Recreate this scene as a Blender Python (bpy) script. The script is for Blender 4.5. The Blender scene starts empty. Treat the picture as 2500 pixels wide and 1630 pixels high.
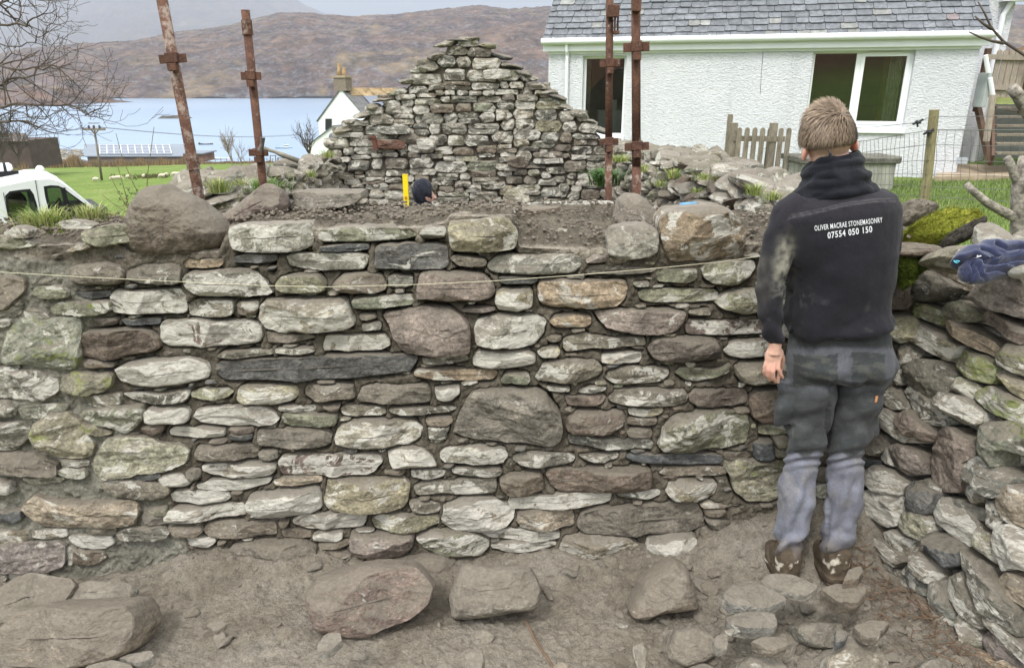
import bpy, math, random
import numpy as np
from mathutils import Vector, Matrix
from mathutils.bvhtree import BVHTree

# ------------------------------------------------------------------ camera, world, sun, exposure
SC = bpy.context.scene
COL = SC.collection
PITCH = math.radians(18.9); FPX = 1750.0; CAM = np.array([0.0, 0.0, 1.84])
cam_d = bpy.data.cameras.new('camera'); cam = bpy.data.objects.new('camera', cam_d); COL.objects.link(cam)
cam.location = CAM; cam.rotation_euler = (math.pi/2 - PITCH, 0, 0)
cam_d.sensor_fit = 'HORIZONTAL'; cam_d.sensor_width = 36.0; cam_d.lens = 36.0*FPX/2500.0
cam_d.clip_start = 0.05; cam_d.clip_end = 40000
SC.camera = cam

SUN_EL, SUN_AZ = math.radians(56), math.radians(212)   # azimuth clockwise from +Y
W = bpy.data.worlds.new('World'); SC.world = W; W.use_nodes = True
nt = W.node_tree; nt.nodes.clear()
def N(t, typ, **kw):
    n = t.nodes.new(typ)
    for k, v in kw.items(): setattr(n, k, v)
    return n
out = N(nt, 'ShaderNodeOutputWorld')
sky = N(nt, 'ShaderNodeTexSky'); sky.sky_type = 'NISHITA'; sky.sun_disc = False
sky.sun_elevation = SUN_EL; sky.sun_rotation = SUN_AZ; sky.air_density = 1.0; sky.dust_density = 1.0
bg1 = N(nt, 'ShaderNodeBackground'); bg1.inputs[1].default_value = 0.10
nt.links.new(sky.outputs[0], bg1.inputs[0])
tc = N(nt, 'ShaderNodeTexCoord')
mp = N(nt, 'ShaderNodeMapping'); mp.inputs['Scale'].default_value = (1, 1, 3.2)
nt.links.new(tc.outputs['Generated'], mp.inputs[0])
nz = N(nt, 'ShaderNodeTexNoise'); nz.inputs['Scale'].default_value = 3.0; nz.inputs['Detail'].default_value = 6; nz.inputs['Roughness'].default_value = .55
nt.links.new(mp.outputs[0], nz.inputs[0])
cr = N(nt, 'ShaderNodeValToRGB')
cr.color_ramp.elements[0].position = .33; cr.color_ramp.elements[0].color = (.44, .53, .67, 1)
cr.color_ramp.elements[1].position = .66; cr.color_ramp.elements[1].color = (.86, .89, .94, 1)
nt.links.new(nz.outputs[0], cr.inputs[0])
sx = N(nt, 'ShaderNodeSeparateXYZ'); nt.links.new(tc.outputs['Generated'], sx.inputs[0])
mr = N(nt, 'ShaderNodeMapRange'); mr.inputs[1].default_value = 0; mr.inputs[2].default_value = 1; mr.inputs[3].default_value = .74; mr.inputs[4].default_value = 2.3
nt.links.new(sx.outputs[2], mr.inputs[0])
wm = N(nt, 'ShaderNodeMix'); wm.data_type = 'RGBA'; wmr = N(nt, 'ShaderNodeMapRange'); wmr.inputs[1].default_value = .22; wmr.inputs[2].default_value = .6; nt.links.new(sx.outputs[2], wmr.inputs[0])
nt.links.new(wmr.outputs[0], wm.inputs[0]); nt.links.new(cr.outputs[0], wm.inputs[6]); wm.inputs[7].default_value = (.91, .89, .865, 1)     # brighter, more neutral cloud overhead
bg2 = N(nt, 'ShaderNodeBackground'); nt.links.new(wm.outputs[2], bg2.inputs[0]); nt.links.new(mr.outputs[0], bg2.inputs[1])
mx = N(nt, 'ShaderNodeMixShader'); mx.inputs[0].default_value = .85
nt.links.new(bg1.outputs[0], mx.inputs[1]); nt.links.new(bg2.outputs[0], mx.inputs[2]); nt.links.new(mx.outputs[0], out.inputs[0])

sd = bpy.data.lights.new('sun', 'SUN'); sd.energy = 1.5; sd.angle = math.radians(10); sd.color = (1, .97, .93)
so = bpy.data.objects.new('sun', sd); COL.objects.link(so)
sdir = Vector((math.sin(SUN_AZ)*math.cos(SUN_EL), math.cos(SUN_AZ)*math.cos(SUN_EL), math.sin(SUN_EL)))
so.rotation_euler = sdir.to_track_quat('Z', 'Y').to_euler()
SC.view_settings.view_transform = 'Standard'; SC.view_settings.look = 'None'
SC.view_settings.exposure = 1.0; SC.view_settings.gamma = 1
SC.render.engine = 'CYCLES'
SC.cycles.max_bounces = 5; SC.cycles.diffuse_bounces = 3; SC.cycles.glossy_bounces = 3; SC.cycles.transparent_max_bounces = 8
SC.cycles.use_denoising = True
SC.cycles.denoiser = 'OPENIMAGEDENOISE'; SC.cycles.denoising_input_passes = 'RGB_ALBEDO_NORMAL'; SC.cycles.denoising_prefilter = 'ACCURATE'
SC.cycles.volume_bounces = 0

# ------------------------------------------------------------------ geometry of the view: pixels of the 2500 x 1630 photo -> world
cp, sp = math.cos(PITCH), math.sin(PITCH)
def ray(px, py):
    a = (px-1250)/FPX; b = (815-py)/FPX
    return np.array([a, cp + b*sp, -sp + b*cp])
def atY(px, py, Y):
    d = ray(px, py); return CAM + d*(Y/d[1])
def atZ(px, py, z):
    d = ray(px, py); return CAM + d*((z-CAM[2])/d[2])
def PXM(Y, z=1.0):     # metres per photo pixel at a depth
    return (Y*cp + (CAM[2]-z)*sp)/FPX
class Frame:
    def __init__(s, O, n, up=(0, 0, 1)):
        s.O = np.array(O, float); n = np.array(n, float); s.Nn = n/np.linalg.norm(n)
        u = np.cross(np.array(up, float), s.Nn); s.U = u/np.linalg.norm(u); s.V = np.cross(s.Nn, s.U)
    def hit(s, px, py):
        d = ray(px, py); t = np.dot(s.O-CAM, s.Nn)/np.dot(d, s.Nn); p = CAM + d*t - s.O
        return (float(p@s.U), float(p@s.V))
    def pos(s, u, v, w):
        return s.O + np.outer(u, s.U) + np.outer(v, s.V) + np.outer(w, s.Nn)

# ------------------------------------------------------------------ noise
def _h(ix, iy, iz, seed):
    h = (ix*374761393 + iy*668265263 + iz*2147483647 + seed*1274126177) & 0xFFFFFFFF
    h = ((h ^ (h >> 13))*1274126177) & 0xFFFFFFFF
    h = ((h ^ (h >> 16))*2246822519) & 0xFFFFFFFF
    h = h ^ (h >> 15)
    return (h & 0xFFFFFF)/float(0xFFFFFF)*2 - 1
def vn(P, seed=0):
    P = np.asarray(P, float); i = np.floor(P).astype(np.int64); f = P - i; f = f*f*(3-2*f)
    x, y, z = i[:, 0], i[:, 1], i[:, 2]; fx, fy, fz = f[:, 0], f[:, 1], f[:, 2]
    r = 0
    for a in (0, 1):
        for b in (0, 1):
            for c in (0, 1):
                r = r + _h(x+a, y+b, z+c, seed)*(fx if a else 1-fx)*(fy if b else 1-fy)*(fz if c else 1-fz)
    return r
def fbm(P, octv=4, seed=0, gain=.5, lac=2.03):
    P = np.asarray(P, float); r = 0; a = 1; t = 0
    for k in range(octv):
        r = r + a*vn(P*(lac**k) + 17.3*k, seed+k*7); t += a; a *= gain
    return r/t
def sstep(a, b, x):
    t = np.clip((x-a)/(b-a), 0, 1); return t*t*(3-2*t)

# ------------------------------------------------------------------ meshes and objects
def mesh_np(name, V, F, mat=None, smooth=True, attrs=None):
    """V (n,3); F list of faces or int array (m,k)"""
    me = bpy.data.meshes.new(name); V = np.asarray(V, np.float32)
    me.vertices.add(len(V)); me.vertices.foreach_set('co', V.ravel())
    if isinstance(F, np.ndarray): groups = [F]
    else:
        groups = {}
        for f in F: groups.setdefault(len(f), []).append(f)
        groups = [np.array(g, np.int32) for g in groups.values()]
    nl = sum(g.size for g in groups); nf = sum(len(g) for g in groups)
    me.loops.add(nl); me.polygons.add(nf)
    me.loops.foreach_set('vertex_index', np.concatenate([g.ravel() for g in groups]).astype(np.int32))
    st = []; off = 0
    for g in groups:
        st.append(off + np.arange(len(g))*g.shape[1]); off += g.size
    me.polygons.foreach_set('loop_start', np.concatenate(st).astype(np.int32))
    me.polygons.foreach_set('use_smooth', np.full(nf, smooth))
    if attrs:
        for k, a in attrs.items():
            a = np.asarray(a, np.float32)
            if a.ndim == 1 and len(a) == 4: a = np.tile(a, (len(V), 1))
            at = me.attributes.new(k, 'FLOAT_COLOR', 'POINT'); at.data.foreach_set('color', a.ravel())
    me.update(calc_edges=True); me.validate()
    if mat is not None: me.materials.append(mat)
    return me
def link(name, me, parent=None):
    o = bpy.data.objects.new(name, me); COL.objects.link(o)
    if parent is not None: o.parent = parent
    return o
def tag(o, label=None, cat=None, group=None, kind=None):
    if label: o['label'] = label
    if cat: o['category'] = cat
    if group: o['group'] = group
    if kind: o['kind'] = kind
    return o
def thing(name, label, cat, group=None):
    o = bpy.data.objects.new(name, None); COL.objects.link(o); o.empty_display_size = .1
    return tag(o, label, cat, group)
class MB:
    """collects shapes, links them as ONE mesh"""
    def __init__(s): s.V = []; s.F = []; s.n = 0
    def add(s, V, F):
        V = np.asarray(V, float).reshape(-1, 3); s.V.append(V)
        s.F += [tuple(int(i)+s.n for i in f) for f in F]; s.n += len(V); return s
    def box(s, c, size, rz=0, R=None):
        x, y, z = [d/2 for d in size]
        V = np.array([(a, b, d) for a in (-x, x) for b in (-y, y) for d in (-z, z)])
        if R is None: R = np.array(Matrix.Rotation(rz, 3, 'Z'))
        V = V@np.array(R).T + np.array(c)
        return s.add(V, [(0, 1, 3, 2), (4, 6, 7, 5), (0, 4, 5, 1), (2, 3, 7, 6), (0, 2, 6, 4), (1, 5, 7, 3)])
    def hexa(s, P):       # 8 points: bottom 4 ccw, top 4 ccw
        return s.add(P, [(3, 2, 1, 0), (4, 5, 6, 7), (0, 1, 5, 4), (1, 2, 6, 5), (2, 3, 7, 6), (3, 0, 4, 7)])
    def bar(s, a, b, w, h, up=(0, 0, 1)):
        a = np.array(a, float); b = np.array(b, float); d = b-a; L = np.linalg.norm(d); d /= L
        u = np.cross(d, np.array(up, float)); nu = np.linalg.norm(u)
        u = np.array([1., 0, 0]) if nu < 1e-6 else u/nu
        v = np.cross(u, d); u = u*w/2; v = v*h/2
        return s.hexa([a-u-v, a+u-v, b+u-v, b-u-v, a-u+v, a+u+v, b+u+v, b-u+v])
    def tube(s, pts, rad, n=8, cap=True):
        pts = [np.array(p, float) for p in pts]; m = len(pts)
        if np.isscalar(rad): rad = [rad]*m
        V = []; F = []; ref = None
        for i, p in enumerate(pts):
            d = pts[min(i+1, m-1)] - pts[max(i-1, 0)]; d /= (np.linalg.norm(d)+1e-12)
            if ref is None:
                ref = np.cross(d, [0, 0, 1.]);
                if np.linalg.norm(ref) < 1e-3: ref = np.cross(d, [1., 0, 0])
            ref = ref - d*np.dot(ref, d); ref /= (np.linalg.norm(ref)+1e-12); w = np.cross(d, ref)
            for k in range(n):
                a = 2*math.pi*k/n; V.append(p + rad[i]*(math.cos(a)*ref + math.sin(a)*w))
        for i in range(m-1):
            for k in range(n):
                k2 = (k+1) % n; F.append((i*n+k, i*n+k2, (i+1)*n+k2, (i+1)*n+k))
        if cap: F.append(tuple(range(n))[::-1]); F.append(tuple((m-1)*n+k for k in range(n)))
        return s.add(V, F)
    def prism(s, poly, a, b):     # poly: list of 3-D points, extruded from +a to +b (vectors)
        n = len(poly); P = np.array(poly, float); V = np.vstack([P+np.array(a), P+np.array(b)])
        F = [tuple(range(n))[::-1], tuple(range(n, 2*n))] + [(i, (i+1) % n, n+(i+1) % n, n+i) for i in range(n)]
        return s.add(V, F)
    def ell(s, c, r, nu=12, nv=8, R=None):
        V = []; F = []
        for j in range(nv+1):
            t = math.pi*j/nv
            for i in range(nu):
                a = 2*math.pi*i/nu; V.append((r[0]*math.sin(t)*math.cos(a), r[1]*math.sin(t)*math.sin(a), r[2]*math.cos(t)))
        V = np.array(V)
        if R is not None: V = V@np.array(R).T
        for j in range(nv):
            for i in range(nu): F.append((j*nu+i, (j+1)*nu+i, (j+1)*nu+(i+1) % nu, j*nu+(i+1) % nu))
        return s.add(V+np.array(c), F)
    def build(s, name, mat, parent=None, smooth=False, attrs=None, bevel=0):
        V = np.vstack(s.V); me = mesh_np(name, V, s.F, mat, smooth, attrs); o = link(name, me, parent)
        if bevel:
            m = o.modifiers.new('bevel', 'BEVEL'); m.width = bevel; m.segments = 2; m.limit_method = 'ANGLE'
        return o

# ------------------------------------------------------------------ materials
def mat_base(name, rough=.85, spec=.3):
    m = bpy.data.materials.new(name); m.use_nodes = True; t = m.node_tree; b = t.nodes['Principled BSDF']
    b.inputs['Roughness'].default_value = rough; b.inputs['Specular IOR Level'].default_value = spec
    return m, t, b
def coord(t, scale=(1, 1, 1)):
    tc = N(t, 'ShaderNodeTexCoord'); mp = N(t, 'ShaderNodeMapping'); mp.inputs['Scale'].default_value = scale
    t.links.new(tc.outputs['Object'], mp.inputs[0]); return mp.outputs[0]
def noise(t, vec, scale, detail=4, rough=.55, dist=0):
    n = N(t, 'ShaderNodeTexNoise'); n.inputs['Scale'].default_value = scale; n.inputs['Detail'].default_value = detail
    n.inputs['Roughness'].default_value = rough; n.inputs['Distortion'].default_value = dist
    t.links.new(vec, n.inputs['Vector']); return n.outputs['Fac']
def ramp(t, fac, stops):
    r = N(t, 'ShaderNodeValToRGB'); e = r.color_ramp.elements
    while len(e) < len(stops): e.new(.5)
    for i, (p, c) in enumerate(stops):
        e[i].position = p; e[i].color = (c, c, c, 1) if np.isscalar(c) else tuple(c)+((1,) if len(c) == 3 else ())
    t.links.new(fac, r.inputs[0]); return r.outputs[0]
def mixc(t, fac, a, b, mode='MIX'):
    m = N(t, 'ShaderNodeMix'); m.data_type = 'RGBA'; m.blend_type = mode
    for i, v in ((0, fac), (6, a), (7, b)):
        if hasattr(v, 'links') or hasattr(v, 'is_linked'): t.links.new(v, m.inputs[i])
        else: m.inputs[i].default_value = v if i == 0 else (tuple(v)+(1,) if len(v) == 3 else v)
    return m.outputs[2]
def mth(t, op, a, b=None):
    m = N(t, 'ShaderNodeMath'); m.operation = op
    for i, v in ((0, a), (1, b)):
        if v is None: continue
        if hasattr(v, 'is_linked'): t.links.new(v, m.inputs[i])
        else: m.inputs[i].default_value = v
    return m.outputs[0]
def bump(t, b, h, dist=.01, strength=1.0, prev=None):
    n = N(t, 'ShaderNodeBump'); n.inputs['Distance'].default_value = dist; n.inputs['Strength'].default_value = strength
    t.links.new(h, n.inputs['Height'])
    if prev is not None: t.links.new(prev, n.inputs['Normal'])
    t.links.new(n.outputs[0], b.inputs['Normal']); return n.outputs[0]
def simple(name, col, rough=.7, spec=.3, var=.12, vscale=8, metal=0, bmp=0, bscale=60, sc=(1, 1, 1)):
    m, t, b = mat_base(name, rough, spec); v = coord(t, sc)
    n = noise(t, v, vscale, 5)
    lo = tuple(c*(1-var) for c in col); hi = tuple(min(1, c*(1+var)) for c in col)
    t.links.new(ramp(t, n, [(.3, lo), (.7, hi)]), b.inputs['Base Color']); b.inputs['Metallic'].default_value = metal
    if bmp: bump(t, b, noise(t, v, bscale, 4), bmp)
    return m
def stone_mat(name, scale=1.0, strata=1.0, moss_col=(.16, .19, .035), crisp=1.0, contrast=1.0):
    """tint attribute = rock colour, mixv = (pale scrape, moss, dirt, seed)"""
    m, t, b = mat_base(name, .88, .25)
    at = N(t, 'ShaderNodeAttribute'); at.attribute_name = 'tint'
    mv = N(t, 'ShaderNodeAttribute'); mv.attribute_name = 'mixv'
    tc = N(t, 'ShaderNodeTexCoord')
    off = N(t, 'ShaderNodeVectorMath'); off.operation = 'ADD'
    cmb = N(t, 'ShaderNodeCombineXYZ'); sd = mth(t, 'MULTIPLY', mv.outputs['Alpha'], 37.0)
    for i in range(3): t.links.new(sd, cmb.inputs[i])
    t.links.new(tc.outputs['Object'], off.inputs[0]); t.links.new(cmb.outputs[0], off.inputs[1])
    rot = N(t, 'ShaderNodeMapping'); cr_ = N(t, 'ShaderNodeCombineXYZ')
    t.links.new(mth(t, 'MULTIPLY', mth(t, 'SUBTRACT', mv.outputs['Alpha'], .5), .9), cr_.inputs[1])
    t.links.new(off.outputs[0], rot.inputs[0]); t.links.new(cr_.outputs[0], rot.inputs['Rotation'])
    v0 = rot.outputs[0]
    mp = N(t, 'ShaderNodeMapping'); mp.inputs['Scale'].default_value = (1, 1, 1.6*strata); t.links.new(v0, mp.inputs[0]); vs = mp.outputs[0]
    sp_ = N(t, 'ShaderNodeSeparateColor'); t.links.new(mv.outputs['Color'], sp_.inputs[0])
    wh, ms, dt = sp_.outputs[0], sp_.outputs[1], sp_.outputs[2]
    n1 = noise(t, v0, 7*scale, 6, .6, .4); n2 = noise(t, vs, 15*scale, 7, .7, .35); n3 = noise(t, v0, 75*scale, 5, .75)
    base = mixc(t, 1.0, at.outputs['Color'], ramp(t, n1, [(.28, .5), (.5, 1.0), (.72, 1.45)]), 'MULTIPLY')
    base = mixc(t, 1.0, base, ramp(t, n2, [(.3, .55), (.5, 1.0), (.7, 1.38)]), 'MULTIPLY')
    base = mixc(t, .85, base, ramp(t, n3, [(.3, .45), (.52, 1.0), (.72, 1.7)]), 'MULTIPLY')
    # pale scrapes: where noise is below the amount
    pn = noise(t, vs, 9*scale, 7, .68, .9)
    thr = mth(t, 'SUBTRACT', mth(t, 'MULTIPLY', wh, .42), mth(t, 'SUBTRACT', pn, .28))
    pm = ramp(t, thr, [(.0, 0.0), (.03*crisp, 1.0)])
    base = mixc(t, mth(t, 'MULTIPLY', pm, .85), base, mixc(t, n2, (.36, .345, .29), (.72, .70, .63)))
    # thin dark fractures
    v2 = noise(t, vs, 5.5*scale, 5, .6, 1.0)
    fr_ = mth(t, 'ABSOLUTE', mth(t, 'SUBTRACT', v2, .5))
    frm = ramp(t, fr_, [(0.0, .35), (.010, 1.0)])
    base = mixc(t, .35*contrast, base, frm, 'MULTIPLY')
    # lichen / moss
    ln = noise(t, v0, 11*scale, 6, .65, .5)
    lm = ramp(t, mth(t, 'SUBTRACT', mth(t, 'MULTIPLY', ms, .8), mth(t, 'SUBTRACT', ln, .2)), [(.0, 0.0), (.06, 1.0)])
    base = mixc(t, mth(t, 'MULTIPLY', lm, .6), base, mixc(t, n3, moss_col, tuple(min(1, c*1.6) for c in moss_col)))
    # soil lying on upward faces and smeared on the rock
    ge = N(t, 'ShaderNodeNewGeometry'); sz = N(t, 'ShaderNodeSeparateXYZ'); t.links.new(ge.outputs['Normal'], sz.inputs[0])
    dn = noise(t, v0, 16*scale, 6, .7)
    dsum = mth(t, 'ADD', mth(t, 'MULTIPLY', sz.outputs[2], .78), mth(t, 'SUBTRACT', mth(t, 'ADD', mth(t, 'MULTIPLY', dn, .7), mth(t, 'MULTIPLY', dt, .55)), .62))
    dm = ramp(t, dsum, [(.12, 0.0), (.34, 1.0)])
    base = mixc(t, mth(t, 'MULTIPLY', dm, .85), base, mixc(t, n3, (.105, .092, .072), (.235, .208, .166)))
    t.links.new(base, b.inputs['Base Color'])
    h = mth(t, 'ADD', mth(t, 'MULTIPLY', n2, 1.0), mth(t, 'ADD', mth(t, 'MULTIPLY', n3, .34), mth(t, 'MULTIPLY', frm, .10)))
    bump(t, b, h, .019/scale, .85)
    return m
# ------------------------------------------------------------------ stones
TYPES = {  # tint, pale, moss, dirt
 'w': ((.27, .24, .19), .86, .05, .10), 'l': ((.27, .245, .19), .66, .10, .18), 'g': ((.195, .185, .15), .48, .08, .20),
 'd': ((.112, .113, .108), .2, .05, .18), 'y': ((.31, .287, .205), .55, .12, .12), 'o': ((.24, .235, .165), .46, .12, .2),
 'v': ((.25, .24, .18), .35, .30, .1), 't': ((.205, .178, .14), .26, .02, .5), 'b': ((.15, .122, .098), .14, .0, .25),
 'm': ((.16, .122, .098), .62, .0, .12), 'p': ((.24, .203, .172), .2, .03, .12), 'n': ((.32, .262, .19), .35, .05, .1),
 'r': ((.17, .095, .07), .1, .0, .1)}
def smooth_poly(P, it=2, r=.22):
    P = np.array(P, float)
    for _ in range(it):
        Q = np.roll(P, -1, 0); a = P*(1-r)+Q*r; b = P*r+Q*(1-r)
        P = np.empty((len(a)*2, 2)); P[0::2] = a; P[1::2] = b
    return P
def resample(P, step):
    Q = np.vstack([P, P[:1]]); L = np.r_[0, np.cumsum(np.linalg.norm(np.diff(Q, axis=0), axis=1))]
    n = max(12, int(L[-1]/step)); s = np.linspace(0, L[-1], n, endpoint=False)
    return np.c_[np.interp(s, L, Q[:, 0]), np.interp(s, L, Q[:, 1])]
def area2(P):
    x, y = P[:, 0], P[:, 1]; return .5*np.sum(x*np.roll(y, -1)-np.roll(x, -1)*y)
def stone_geo(fr, poly, depth, back, seed, step=.007, p=3.0, rough=1.0, nf=4, both=False, it=2, jag=1.0, lean=(0, 0), grow_=.003, sr=.12):
    """stone with the given outline on frame fr, bulging `depth` towards the viewer and `back` behind"""
    rs = np.random.RandomState(seed); P = smooth_poly(poly, it, sr)
    if area2(P) < 0: P = P[::-1]
    P = resample(P, step); M = len(P)
    c = (P.min(0)+P.max(0))/2*.5 + P.mean(0)*.5
    Q = P-c; ev, E = np.linalg.eigh(Q.T@Q); A = Q@E; h = np.abs(A).max(0); hm = h.min()
    nrm3 = np.c_[P*1.0, np.full(M, seed*1.7)]
    j1 = fbm(nrm3/(hm*.9), 3, seed)*hm*.10*jag + fbm(nrm3/.02, 2, seed+3)*.0022*jag
    A = A*(1+grow_/h)[None, :]
    rr = 1 + j1/np.maximum(np.linalg.norm(Q, axis=1), hm*.5); A = A*rr[:, None]
    K = max(6, int(hm/step*1.15)); T = 1-(1-np.linspace(0, 1, K+1))**1.0
    T = T**1.35; T = T*.975
    rings = []; prof = []
    def ringset(sign, D):
        for k, tt in enumerate(T):
            d = tt*hm; S = A*(1-d/h)[None, :]; w = D*(1-(1-tt)**p)**(1/p)
            rings.append(S); prof.append(np.full(M, sign*w)); tlist.append(tt)
    tlist = []
    if both:
        for k in range(K, 0, -1):
            tt = T[k]; d = tt*hm; rings.append(A*(1-d/h)); prof.append(np.full(M, -back*(1-(1-tt)**p)**(1/p))); tlist.append(-tt)
    else:
        rings.append(A*.90); prof.append(np.full(M, -back)); tlist.append(0)
        rings.append(A*.985); prof.append(np.full(M, -back*.4)); tlist.append(0)
    ringset(1, depth)
    R = np.vstack(rings); w = np.concatenate(prof); UV = R@E.T + c
    # broken facets
    fmask = w > depth*.15
    for _ in range(nf):
        a = rs.uniform(0, 2*math.pi); dr = np.array([math.cos(a), math.sin(a)]); ext = np.abs(Q@dr).max()
        o = rs.uniform(.15, .75); s = rs.uniform(.25, .9)
        pl = depth*(1 - s*(((UV-c)@dr)/ext - o)*rs.uniform(.8, 1.6))
        w = np.where(fmask, np.minimum(w, np.maximum(pl, depth*.15)), w)
    if not both or nf > 2:      # broken faces with crisp ridges across the front
        inner = np.full(len(w), 9.0)
        for _ in range(int(4+3*rs.rand()+min(8, h.max()/.05))):
            a = rs.uniform(0, 2*math.pi); sl = rs.uniform(.08, .60); cc = c+(rs.uniform(-.8, .8, 2)*h)@E.T
            inner = np.minimum(inner, depth*1.02+.002+sl*((UV-cc)@np.array([math.cos(a), math.sin(a)*1.0])) + sl*.35*hm)
        w = np.where(w > 0, np.minimum(w, np.maximum(inner, depth*.25)), w)
    w = w + ((UV-c)@np.array(lean))
    P3 = fr.pos(UV[:, 0], UV[:, 1], w)
    q = np.c_[UV, w]; sz = min(1.0, hm/.05)
    ter = fbm(np.c_[UV[:, 0]*5, UV[:, 1]*26+UV[:, 0]*rs.uniform(-9, 9), np.full(len(UV), seed)], 3, seed+11)
    n1 = fbm(q*np.array([9, 16, 9])+seed, 4, seed); n2 = fbm(q*45+seed, 3, seed+5)
    rg = 1-2*np.abs(fbm(q*np.array([13, 19, 13])-seed, 4, seed+41))
    disp = (.009*n1 + .0028*np.tanh(ter*4) + .0034*n2 + .0045*rg)*rough*sz
    side = np.clip((np.array(tlist)[:, None] if False else np.repeat(np.abs(tlist), M)), 0, 1)
    sgn = np.sign(w) if both else 1
    P3 = P3 + np.outer(disp*sgn*np.clip(side*6, .2, 1), fr.Nn)
    lat = fbm(q*22+seed+9, 3, seed+21)*.0035*rough*sz
    P3 = P3 + np.outer(lat, fr.V) + np.outer(fbm(q*22-seed, 2, seed+31)*.0025*rough*sz, fr.U)
    nr = len(rings); idx = np.arange(nr*M).reshape(nr, M)
    a = idx[:-1, :]; b_ = idx[1:, :]
    F = np.stack([a, np.roll(a, -1, 1), np.roll(b_, -1, 1), b_], -1).reshape(-1, 4)
    V = np.vstack([P3, P3[idx[-1]].mean(0), P3[idx[0]].mean(0)])
    c1, c0 = nr*M, nr*M+1
    T1 = np.stack([idx[-1], np.roll(idx[-1], -1), np.full(M, c1), np.full(M, c1)], -1)
    T0 = np.stack([np.roll(idx[0], -1), idx[0], np.full(M, c0), np.full(M, c0)], -1)
    return V, F, np.vstack([T1, T0])[:, :3]
def blob_geo(c, r, R, seed, nu=16, nv=11, nf=7, pw=2.6):
    """free stone: superellipsoid cut by planes, roughened"""
    rs = np.random.RandomState(seed); t = np.linspace(0.02, math.pi-.02, nv); a = np.linspace(0, 2*math.pi, nu, endpoint=False)
    T, A = np.meshgrid(t, a, indexing='ij'); D = np.stack([np.sin(T)*np.cos(A), np.sin(T)*np.sin(A), np.cos(T)], -1).reshape(-1, 3)
    L = (np.abs(D)**pw).sum(1)**(-1/pw); X = D*L[:, None]
    for _ in range(nf):
        n = rs.normal(size=3); n /= np.linalg.norm(n); d = rs.uniform(.62, .9); k = X@n
        X = X - np.outer(np.maximum(k-d, 0)*.92, n)
    X = X*(1+.10*fbm(X*1.7+seed, 3, seed))[:, None] + .02*np.stack([fbm(X*6+seed+k, 2, seed+k) for k in range(3)], -1)
    X = X*np.array(r); X = X@np.array(R).T + np.array(c)
    idx = np.arange(nv*nu).reshape(nv, nu); a_, b_ = idx[:-1], idx[1:]
    F = np.stack([a_, b_, np.roll(b_, -1, 1), np.roll(a_, -1, 1)], -1).reshape(-1, 4)
    V = np.vstack([X, X[idx[0]].mean(0), X[idx[-1]].mean(0)]); c0, c1 = nv*nu, nv*nu+1
    T0 = np.stack([idx[0], np.roll(idx[0], -1), np.full(nu, c0)], -1); T1 = np.stack([np.roll(idx[-1], -1), idx[-1], np.full(nu, c1)], -1)
    return V, F, np.vstack([T0, T1])
def stone_attr(n, ty, rs, jit=.14):
    tint, wh, ms, dt = TYPES[ty]
    k = 1+rs.uniform(-jit, jit); h = rs.uniform(-.05, .05)
    col = [tint[0]*k*(1+h), tint[1]*k, tint[2]*k*(1-h), 1]
    mv = [np.clip(wh+rs.uniform(-.12, .12), 0, 1), np.clip(ms+rs.uniform(-.06, .06), 0, 1), np.clip(dt+rs.uniform(-.1, .1), 0, 1), rs.uniform(0, 1)]
    return np.tile(col, (n, 1)), np.tile(mv, (n, 1))
def stone_obj(name, geos, attrs, mat, parent=None):
    """geos: list of (V,Q,T); one mesh out of them"""
    Vs, Fs, Ts = [], [], []; n = 0
    for V, F, T in geos:
        Vs.append(V); Fs.append(F+n); Ts.append(T+n); n += len(V)
    V = np.vstack(Vs); me = bpy.data.meshes.new(name)
    Q = np.vstack(Fs); T = np.vstack(Ts)
    me.vertices.add(len(V)); me.vertices.foreach_set('co', V.astype(np.float32).ravel())
    me.loops.add(Q.size+T.size); me.polygons.add(len(Q)+len(T))
    me.loops.foreach_set('vertex_index', np.r_[Q.ravel(), T.ravel()].astype(np.int32))
    me.polygons.foreach_set('loop_start', np.r_[np.arange(len(Q))*4, Q.size+np.arange(len(T))*3].astype(np.int32))
    me.polygons.foreach_set('use_smooth', np.zeros(len(Q)+len(T), bool))
    for k, i in (('tint', 0), ('mixv', 1)):
        a = np.vstack([x[i] for x in attrs]).astype(np.float32)
        at = me.attributes.new(k, 'FLOAT_COLOR', 'POINT'); at.data.foreach_set('color', a.ravel())
    me.update(calc_edges=True); me.validate(); me.materials.append(mat)
    return link(name, me, parent)
def wall_stones(items, parent, mat, name='stone', keep=100):
    """items: (area, geo, attr). The largest `keep` as parts, the rest as one stuff part."""
    items = sorted(items, key=lambda x: -x[0])
    for a, g, at in items[:keep]: stone_obj(name, [g], [at], mat, parent)
    if len(items) > keep:
        o = stone_obj('small_stones', [x[1] for x in items[keep:]], [x[2] for x in items[keep:]], mat, parent); o['kind'] = 'stuff'
TYPES['h'] = ((.25, .245, .17), .45, .42, .1)
TILES = {'A': (0, 480), 'B': (600, 480), 'C': (1200, 480), 'D': (1700, 480), 'E': (0, 1030), 'F': (600, 1030), 'G': (1200, 1030), 'H': (1700, 1030), 'S': (0, 0), 'T': (700, 0), 'U': (1300, 0), 'V': (1700, 0)}
SCL = 800/2069.0
def parse(txt):
    r = []
    for ln in txt.strip().splitlines():
        ln = ln.split('#')[0].strip()
        if not ln: continue
        w = ln.split(); ox, oy = TILES[w[0]]
        r.append((w[1], [(ox+float(a)*SCL, oy+float(b)*SCL) for a, b in (q.split(',') for q in w[2:])]))
    return r
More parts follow.
